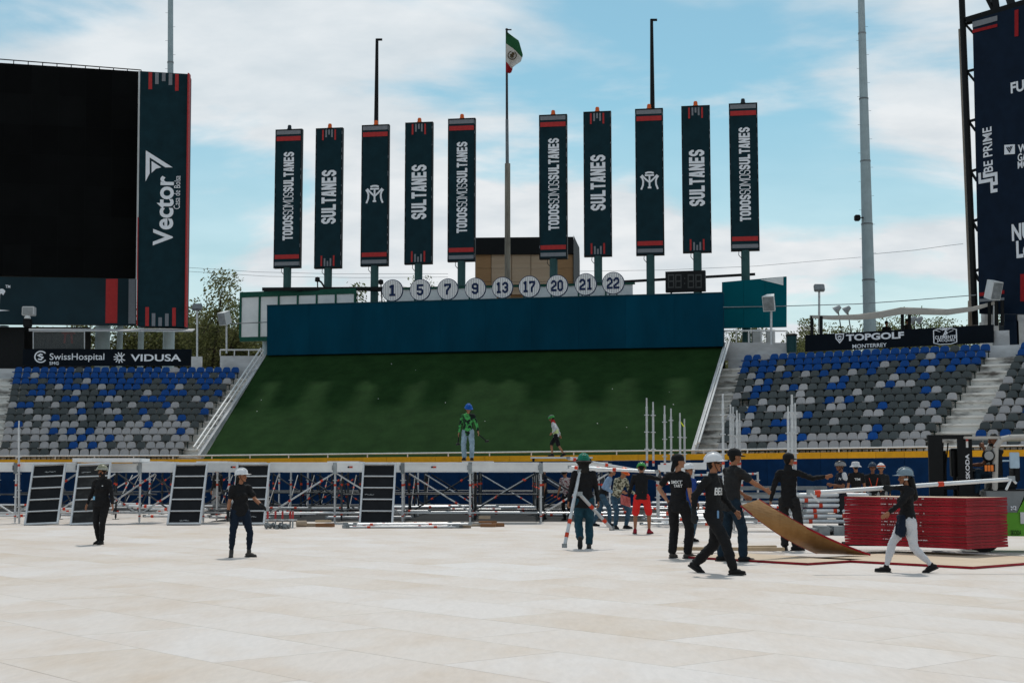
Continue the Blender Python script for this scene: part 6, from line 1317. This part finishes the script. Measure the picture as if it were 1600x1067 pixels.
def run_jobs():
    obs = []
    for j in JOBS:
        root, nm, pr, vx, m, disp, sc_ = j[:7]
        me = bpy.data.meshes.new(nm); me.from_pydata([(x * sc_, y * sc_, z_ * sc_) for x, y, z_ in pr.v], [], pr.f)
        o = bpy.data.objects.new(nm, me); COL.objects.link(o); o.parent = root
        r_ = o.modifiers.new('r', 'REMESH'); r_.mode = 'VOXEL'; r_.voxel_size = vx * sc_; r_.use_smooth_shade = True
        s_ = o.modifiers.new('s', 'SMOOTH'); s_.factor = .5; s_.iterations = 4 if nm in ('body', 'glove') else 7
        obs.append(o)
    dg = bpy.context.evaluated_depsgraph_get(); res = [bpy.data.meshes.new_from_object(o.evaluated_get(dg)) for o in obs]
    from mathutils.bvhtree import BVHTree
    for o, me, j in zip(obs, res, JOBS):
        root, nm, pr, vx, m, disp, sc_ = j[:7]; o.modifiers.clear(); old = o.data; me.name = nm; o.data = me; bpy.data.meshes.remove(old); me.materials.clear(); me.materials.append(m)
        if disp:
            n_ = len(me.vertices); co = np.empty(n_ * 3, np.float32); me.vertices.foreach_get('co', co); co = co.reshape(-1, 3); no = np.empty(n_ * 3, np.float32); me.vertices.foreach_get('normal', no); no = no.reshape(-1, 3)
            r4 = np.random.RandomState(len(root.name) * 7 + n_ % 97); h = np.zeros(n_, np.float32)
            for q in range(9):
                k_ = r4.normal(size=3); k_ /= np.linalg.norm(k_); k_[2] *= 1.5; fq = r4.uniform(16, 46); a = co @ k_ * fq + r4.uniform(0, 6) + 1.2 * np.sin(co @ r4.normal(size=3) * 9); h += (1 - np.abs(np.sin(a)) * 2) * (20 / fq)
            co = co + no * (h / 3.2 * disp)[:, None]; me.vertices.foreach_set('co', co.ravel()); me.update()
        me.shade_smooth()
        if len(j) > 7:
            for (body, bold, wd, ht, cx_, cz, back, pm_, nm2), Pc, Rt, sc2 in j[7]:
                bv = BVHTree.FromPolygons([v.co for v in me.vertices], [list(f.vertices) for f in me.polygons]); V, F = text_mesh(body, bold); xs_ = [v[0] for v in V]; ys_ = [v[1] for v in V]; s1 = wd / (max(xs_) - min(xs_)); s2 = ht / (max(ys_) - min(ys_)); mb = MB(); out = []
                dn = Rt @ Vector((0, -1 if not back else 1, 0))
                for v in V:
                    a = (v[0] - (max(xs_) + min(xs_)) / 2) * s1 * (1 if back else -1) + cx_; b = (v[1] - (max(ys_) + min(ys_)) / 2) * s2 + cz
                    st = (Pc + Rt @ Vector((a, 0, b))) * sc2 - dn * .6; hit = bv.ray_cast(st, dn); p = (hit[0] if hit[0] is not None else bv.find_nearest(st + dn * .45)[0]) - dn * .014; out.append(p)
                mb.add(out, F); mb.build(nm2, pm_, root, local=True)
def at(px, fy_, hy_):
    g_ = G(px, fy_); top = P(px, hy_, g_.y); return g_, top.z
def wpt(p, v): return p['root'].location + Matrix.Rotation(p['root'].rotation_euler.z, 3, 'Z') @ (Vector(v) * p['sc'])

g_, h = at(157, 850, 728)
p = person('woman in all black with face covering and olive helmet walking at the left', g_, h - .04, 170, BLK, BLK, SHOEB, fem=True, fat=1.30, hat='hard', hatcol=HOL, hair=True, mask=BLK2, lw=(-.33, .10, .88), rw=(.36, .02, .88), lf=(-.07, .10, .085, 5, 0), rf=(.07, -.06, .085, -8, 0), hy=-4, prints=(), curl=.6)
mb = MB(p['M4']); mb.lathe([(.10, .055), (.128, .06), (.125, .085), (.10, .09)], 24, 0, 1.0, 1.17); mb.build('goggles_band', mat('goggles_grey', (.35, .36, .33), .4), p['root'], local=True)
mb = MB(Matrix.Scale(p['sc'], 4)); mb.box((.09, .155, 1.02), (.135, .163, 1.10)); mb.build('badge', mat('badge_blue', (.20, .42, .60), .4), p['root'], local=True)
mb = MB(Matrix.Scale(p['sc'], 4)); mb.box((-.10, .150, 1.33), (-.07, .156, 1.35)); mb.build('chest_mark', WHITEP, p['root'], local=True)
g_, h = at(374, 870, 734)
p = person('woman in black t-shirt, navy leggings and white helmet gesturing right', g_, h - .04, -158, BLK, cloth('navy_legging', (.006, .013, .026), var=.1), SHOEG, fem=True, legs='slim', sleeve='short', hat='hard', hatcol=HW, tail=True, lw=(-.40, .26, 1.06), rw=(.27, .03, .86), le=(-.2, -.6, -.8), gl=True, gr_=True, lf=(-.19, .03, .085, 40, 0), rf=(.17, 0, .085, -14, 0), hy=52, curl=.35, fat=1.18)
g_ = Vector(((342 - 800) / FPX * 53, 53, 0)); person('worker in dark jacket and grey trousers behind the scaffold diagonals', g_, 1.75, 60, BLK2, GRC, hat='cap', hatcol=BLK, detail=False, face=False)
z0 = 1.925; D = 44.6; g_ = P(731, 721, D); g_.z = z0 - .01; h = P(731, 631, D).z - z0
p = person('man in blue helmet, green jersey and faded jeans standing on the stage', g_, h - .05, 172, GRNS, DENL, SHOEB, hat='hard', hatcol=HB, lw=(-.36, .12, .90), rw=(.30, .02, .84), lf=(-.13, .05, .085, 22, 0), rf=(.11, 0, .085, -10, 0), hy=22, hp=-22, hem=-.16, fat=1.05, legs='loose')
for s_, lb2 in ((1, 'hammer hanging from the right hand of the blue-helmet man'), (-1, 'wrench held low in the left hand of the blue-helmet man')):
    w_ = wpt(p, p['W'][s_] + Vector((0, .02, -.09))); e_ = w_ + Vector((-.03, -.05, -.30)) if s_ > 0 else w_ + Vector((.28, -.05, -.24)); t = MB(); t.tube(w_, e_, .018, n=6); t.tube(e_ + Vector((-.06, 0, 0)), e_ + Vector((.06, 0, .02)), .03, n=8); tag(t.build('hand_tool', BLACKM), lb2, 'tool')
D = 53.4; g_ = P(869, 722, D); g_.z = ZT + .33; h = P(869, 655, D).z - g_.z
p = person('man in white long sleeves and black shorts walking on the stage', g_, max(1.55, h), 78, WHC, BLK, SHOEB, hat='climb', hatcol=HGR, shorts=True, lean=14, lw=(-.25, .12, .98), rw=(.25, -.14, .86), lf=(-.08, -.34, .10, 0, -20), rf=(.08, .18, .085, 0, 0), hp=-14, detail=False)
q = Prims(); q.cap(p['NB'] - p['T'] * .03, p['NB'] + p['T'] * .06, .095, .085); JOBS.append((p['root'], 'red_neck_scarf', q, .012, cloth('red_scarf', (.42, .02, .02)), .003, p['sc']))
q = Prims(); q.cap(p['Pc'] + p['T'] * .10, p['Pc'] + p['T'] * .14, .170, .170, .8, (1, 0, 0)); JOBS.append((p['root'], 'reflective_belt', q, .012, mat('lime_reflective', (.50, .60, .25), .6), 0, p['sc']))
g_ = Vector((.0225 * 47.3, 47.3, 0)); person('worker in dark navy vest standing behind the stage posts', g_, 1.72, 95, NVY, BLK, sleeve='short', hat='cap', hatcol=BLK, detail=False, face=False)
g_ = Vector((.0385 * 46.4, 46.4, 0)); p = person('worker in red and white patterned shirt stooping under the stage beam', g_, 1.62, 150, FLOR, BLK, sleeve='short', hat='cap', hatcol=BLK, lean=12, hp=-15, detail=False, gl=True, rw=(.30, .1, .92), lw=(-.2, .24, .95)); 
for j in JOBS[-12:]:
    pass
g_, h = at(913, 857, 711)
p = person('man in green helmet and black jacket walking away carrying two tubes', g_, h - .04, 3, BLK, DEN2 if False else TEALJ, SHOEG, hat='hard', hatcol=HG, lw=(-.29, .06, .90), rw=(.29, .10, .86), lf=(-.10, -.16, .19, 0, -62), rf=(.10, .08, .085, -4, 0), lean=4, hem=-.17, fat=1.12, face=False, curl=1.3, lk=(0, 1, .2), legs='loose')
q = Prims(); q.cap(p['NB'] + p['T'] * .0, p['HC'], .12, .10, .85, (1, 0, 0)).cap(p['HC'] + Vector((-.10, -.04, .02)), p['HC'] + Vector((.10, -.04, .02)), .06, .06, .6); JOBS.append((p['root'], 'neck_cape', q, .010, cloth('dark_hood', (.02, .018, .016)), .006, p['sc']))
mb = MB(p['M4']); mb.lathe([(.12, .045), (.19, .01), (.195, .005), (.12, .035)], 22, 0, 1, 1.1); mb.build('sun_brim', MATS['dark_hood'], p['root'], local=True)
D = g_.y - .12; loose(P(882, 853, D - .25), P(906, 737, D + .1), .034, 'steel tube carried upright in the left hand of the green-helmet man', None, (.30, .12)); loose(P(956, 826, D + .1), P(906, 772, D - .35), .034, 'steel tube carried at a slant in the right hand of the green-helmet man', None, (.2, .6))
for (a_, b_, lb2) in (((888, 716, 38), (1000, 735.5, 39), 'upper tube carried by the group across the unfinished bays'), ((890, 730, 37.6), (1026, 737, 37), 'long tube held shoulder-high by the red shorts man'), ((905, 727, 39.4), (958, 735, 39.6), 'short tube carried behind the green-helmet man')): loose(P(*a_), P(*b_), .04, lb2, None, (.06, .5), ALU)
g_, h = at(955, 822, 722)
p = person('worker in light blue shirt and jeans bending behind the jacket man', g_ + Vector((-.25, 0, 0)), 1.74, -100, LBL, DEN, SHOEB, lean=26, hat='cap', hatcol=BLK, lw=(-.22, .30, .95), rw=(.24, .35, .93), lf=(-.1, -.28, .085, 0, 0), rf=(.1, .22, .085, 0, 0), detail=False)
q = Prims(); q.cap(p['Pc'] + p['T'] * -.02, p['Pc'] + p['T'] * .05, .175, .175, .8, (1, 0, 0)); JOBS.append((p['root'], 'tool_belt', q, .012, BLK, 0, p['sc']))
g_, h = at(968, 826, 725)
p = person('worker in camouflage shirt, jeans and orange cap crouching over tubes', g_, 1.78, -140, CAMO, DEN, SHOEB, lean=24, hat='cap', hatcol=HO, pel=(0, -.12, -.10), lw=(-.25, .34, .92), rw=(.25, .36, .98), lf=(-.22, .02, .085, 20, 0), rf=(.20, .05, .085, -20, 0), hp=-20, detail=False)
g_, h = at(1003, 834, 723)
p = person('man in bright red shorts and black top with his back turned', g_, h - .02, -6, BLK, REDC, SHOER, hat='climb', hatcol=HGR, shorts=True, rw=(.46, .26, 1.50), lw=(-.33, .14, .92), lf=(-.17, 0, .085, 10, 0), rf=(.18, .02, .085, -26, 0), hp=-25, lean=6, face=False, fat=1.1, re_=(.6, -.6, -.5))
w_ = wpt(p, p['W'][-1]); q = MB(); 
V = [w_ + Vector((lerp(-.20, .04, i / 4), -.06 + .03 * math.sin(i * 2 + j), lerp(.06, -.18, j / 4) - .02 * i)) for j in range(5) for i in range(5)]; q.add(V, [(j * 5 + i, j * 5 + i + 1, j * 5 + i + 6, j * 5 + i + 5) for j in range(4) for i in range(4)]); q.add([v + Vector((0, .02, 0)) for v in V], [(j * 5 + i, j * 5 + i + 5, j * 5 + i + 6, j * 5 + i + 1) for j in range(4) for i in range(4)]); tag(q.build('rag', cloth('pink_rag', (.45, .12, .11))), 'pink rag dangling from the hand of the red shorts man', 'rag')
g_, h = at(1061, 872, 711)
p = person('man in black t-shirt and reversed black cap with hand on hip', g_, h - .03, -34, BLK, BLK, SHOEG, sleeve='short', hat='capback', hatcol=BLK, lw=(-.21, -.03, 1.00), le=(-1, -.25, 0), rw=(.26, .06, .84), hy=-42, hp=4, lf=(-.12, -.02, .085, 5, 0), rf=(.14, .05, .085, -30, 0), hem=-.16, legs='loose', skin='l', prints=(('SMXT', .03, .20, .055, .02, .36, True, WHITEP, 'shirt_print'), ('TART', .03, .15, .05, .05, .295, True, WHITEP, 'shirt_print')))
q = Prims(); q.cap(p['HC'] + Vector((-.02, -.09, .03)), p['HC'] + Vector((-.05, -.14, -.14)), .05, .035); JOBS.append((p['root'], 'cap_tail', q, .010, BLK, .003, p['sc']))
g_, h = at(1077, 846, 727); person('worker in royal blue shirt and white helmet behind the hand-on-hip man', g_, h - .03, -140, ROY, DEN, hat='hard', hatcol=HW, detail=False)
g_, h = at(1116, 896, 703)
p = person('man in white helmet and sunglasses striding right in black with white print', g_, h - .045, -126, BLK, BLK, SHOEB, hat='hard', hatcol=HW, rw=(.30, -.16, .88), lw=(-.25, .22, .90), gr_=True, rf=(.09, .36, .085, -6, 4), lf=(-.10, -.36, .13, 0, -28), hy=30, legs='loose', curl=.9, prints=(('BEIS', .02, .19, .11, .025, .31, False, WHITEP, 'shirt_print'),))
mb = MB(p['M4']); mb.path([(-.088, .0, .022), (-.07, .075, .02), (0, .098, .018), (.07, .075, .02), (.088, 0, .022)], .009, 6); [mb.lathe([(0, -.008), (.026, -.004), (.028, 0), (.026, .004), (0, .008)], 10, 0, 1, .55, (s_ * .034, .094, .012)) for s_ in (-1, 1)]; mb.build('sunglasses', mat('dark_lens', (.006, .006, .007), .1), p['root'], local=True)
M = p['M4'] @ Matrix.Translation((0, -.008, .045)); mb = MB(M @ Matrix.Rotation(R(120), 4, 'Z') @ Matrix.Rotation(R(-32), 4, 'Y')); mb.box((.128, -.032, -.018), (.150, .032, .018), bev=.004); mb.build('green_sticker', mat('sticker_green', (.02, .30, .09), .4), p['root'], local=True)
mb = MB(Matrix.Scale(p['sc'], 4)); mb.box((.10, .125, .80), (.135, .148, .92), bev=.008); mb.build('key_tag', mat('blue_key_tag', (.16, .30, .48), .4), p['root'], local=True)
mb = MB(Matrix.Scale(p['sc'], 4)); nb_ = p['NB']; mb.lathe([(.066, -.02), (.074, 0), (.066, .03)], 16, c=tuple(nb_ + Vector((0, .006, .02)))); mb.build('headphone_band', BLACKM, p['root'], local=True)
g_, h = at(1143, 877, 703)
p = person('man in charcoal t-shirt and black cap lifting the curved board', g_, h - .02, -66, BLK2, DEN2, SHOEB, sleeve='short', hat='cap', hatcol=BLK, rw=(.24, .56, 1.10), lw=(-.22, .40, 1.05), re_=(.6, -.2, -.8), lf=(-.16, -.10, .085, 0, 0), rf=(.18, .10, .085, -10, 0), lean=7, hem=-.15, fat=1.18, face=False, legs='loose', curl=1.1)
g_, h = at(1234, 860, 710)
p = person('person in black hoodie and cap pointing right by the lifted board', g_, h - .02, -24, BLK, BLK2, SHOEB, hat='cap', hatcol=BLK, rw=(.62, .26, 1.36), lw=(-.34, .0, .92), re_=(.1, -.2, -1), lf=(-.09, 0, .085, 6, 0), rf=(.10, 0, .085, -50, 0), hy=-34, hem=-.16, curl=.25, legs='loose', detail=True)
q = Prims(); q.cap(p['NB'] - p['T'] * .03, p['NB'] + p['T'] * .05, .095, .080); JOBS.append((p['root'], 'hood', q, .010, BLK, .004, p['sc']))
g_, h = at(1316, 833, 721)
p = person('worker in navy jersey and bicycle helmet raising a hand behind red stack', g_, h - .03, 106, cloth('navy_jersey', (.006, .011, .024)), BLK2, SHOEB, sleeve='short', hat='bike', hatcol=hatm('grey_helmet_shell', (.22, .22, .22)), lw=(-.12, .30, 1.20), le=(-.3, -.2, -1), rw=(.30, .12, .86), lf=(-.10, .05, .085, 0, 0), rf=(.1, -.06, .085, 0, 0), skin='d', curl=.9, prints=(('N', .05, .05, .06, -.10, .40, False, WHITEP, 'jersey_mark'),))
q = Prims(); q.cap(p['Sh'][-1] + Vector((-.02, .03, .03)), p['Sh'][-1] + Vector((-.045, .02, -.07)), .060, .064); JOBS.append((p['root'], 'white_shoulder_patch', q, .010, WHC, 0, p['sc']))
q = Prims(); q.cap(p['Sh'][-1] + Vector((-.03, .0, -.12)), p['Sh'][-1].lerp(Vector((-.24, .0, 1.18)), .6), .063, .062); 
g_ = Vector((.2408 * 39.5, 39.5, 0)); person('worker in black shirt, grey shorts and pale bucket hat with back turned', g_, 1.78, 5, BLK, GRC, shorts=True, sleeve='short', hat='bucket', hatcol=WHC, detail=False, face=False, prints=(('TM', .03, .16, .06, 0, .36, True, WHITEP, 'shirt_print'),))
g_ = Vector((.2525 * 41, 41, 0)); p = person('worker in dark blue helmet and red harness facing the camera', g_, 1.74, 176, BLK, GRC, hat='hard', hatcol=hatm('dark_blue_shell', (.03, .05, .08)), detail=False, skin='d', lw=(-.2, .22, 1.06), rw=(.24, .12, .92))
mb = MB(Matrix.Scale(p['sc'], 4)); [mb.beam((s_ * .12, .125, 1.38), (s_ * .05, .15, 1.10), .03, .012) for s_ in (-1, 1)]; mb.beam((-.13, .14, 1.14), (.13, .14, 1.14), .03, .012); mb.build('harness', mat('red_webbing', (.55, .06, .03), .7), p['root'], local=True)
g_ = Vector((.2585 * 43.5, 43.5, 0)); p = person('worker in white helmet with orange stripe behind the harness worker', g_, 1.74, 168, BLK2, GRC, hat='hard', hatcol=HW, detail=False, rw=(.24, .12, .92)); mb = MB(p['M4'] @ Matrix.Translation((0, -.008, .045))); mb.lathe([(.125, .02), (.130, .025), (.124, .055), (.12, .06)], 20, 0, 1, 1.17); mb.build('hat_band', HO, p['root'], local=True)
g_, h = at(1420, 894, 727)
p = person('woman in torn white jeans and grey helmet walking left with a tube', g_, h - .04, 94, BLK, WJ, SHOEB, fem=True, legs='slim', hat='hard', hatcol=HGY, tail=True, fat=1.22, lw=(-.22, .40, 1.00), rw=(.06, .22, 1.42), gl=False, gr_=True, rf=(.08, .36, .085, 0, 4), lf=(-.09, -.36, .125, 0, -22), hy=0, hp=-4, le=(-.3, -.8, -.6), curl=.7, hem=-.05)
q = Prims(); Pc = p['Pc']; q.cap(Pc + Vector((-.10, .12, .0)), Pc + Vector((-.13, .15, -.22)), .075, .085).cap(Pc + Vector((.05, .10, .0)), Pc + Vector((.02, .16, -.20)), .07, .06).cap(Pc + Vector((-.1, .1, .04)), Pc + Vector((.1, .1, .04)), .06, .06); JOBS.append((p['root'], 'tied_jacket', q, .011, NVY, .008, p['sc']))
q = Prims(); q.cap(p['HC'] + Vector((0, -.10, -.03)), p['HC'] + Vector((0, -.15, -.32)), .07, .075); JOBS.append((p['root'], 'long_hair', q, .010, HAIRM, .004, p['sc']))
mb = MB(p['M4']); mb.box((-.105, -.02, -.035), (-.07, .05, -.005), bev=.008); mb.build('white_earmuff', WHITEP, p['root'], local=True)
mb = MB(Matrix.Scale(p['sc'], 4))
for (y_, z_) in ((.13, .56), (.235, .42)): mb.add([(.17, y_, z_)] * 0 + [(-.0, y_ - .04, z_), (-.0, y_ + .05, z_), (-.0, y_ + .05, z_ + .03), (-.0, y_ - .04, z_ + .03)], [(0, 1, 2, 3)])
D = g_.y + .28; t = loose(P(1266, 770, D - .2), P(1580, 748.5, D + .2), .031, 'long silver tube carried on the shoulder of the woman in white jeans', None, (.02, .63), ALU)
for (pa, pb, dd) in (((1266, 770), (1280, 784), -.22), ((1580, 748), (1572, 765), .18), ((1580, 747), (1588, 755), .2)): mb = MB(); mb.tube(P(*pa, D + dd), P(*pb, D + dd), .018, n=6); mb.build('end_hook', ALU, t)
# forklift driver and two watchers
M3 = Matrix.Rotation(R(-10), 3, 'Z'); sp = Vector((9.25, 27.3, 0)) + M3 @ Vector((.10, -.02, 0))
p = person('bearded driver in dark shirt with hand at chin sitting in the forklift', Vector((sp.x - .1, sp.y, .42)), 1.76, 95, BLK2, DEN2, sleeve='short', hair=True, skin='d', sit=True, pel=(0, 0, .01), lw=(-.06, .26, 1.52), le=(-.4, .2, -1), rw=(.18, .40, 1.20), lf=(-.12, .46, .66, 0, 0), rf=(.12, .46, .66, 0, 0), lk=(0, .5, 1), rk=(0, .5, 1), curl=1.2, hp=-6)
q = Prims(); q.cap(p['HC'] + Vector((-.035, .06, -.08)), p['HC'] + Vector((.035, .06, -.08)), .034, .034); JOBS.append((p['root'], 'beard', q, .009, HAIRM, .002, p['sc']))
for (px, lb2, hh) in ((1385, 'left of two watchers behind the golf board', 508), (1417, 'right of two watchers behind the golf board', 505)):
    D = 74.5; t_ = P(px, hh - 5, D); person(lb2 + ', dark silhouette', Vector((t_.x, D, t_.z - 1.7)), 1.7, 170, BLK, BLK, detail=False, hat='cap', hatcol=BLK, face=False, skin='d')
run_jobs()
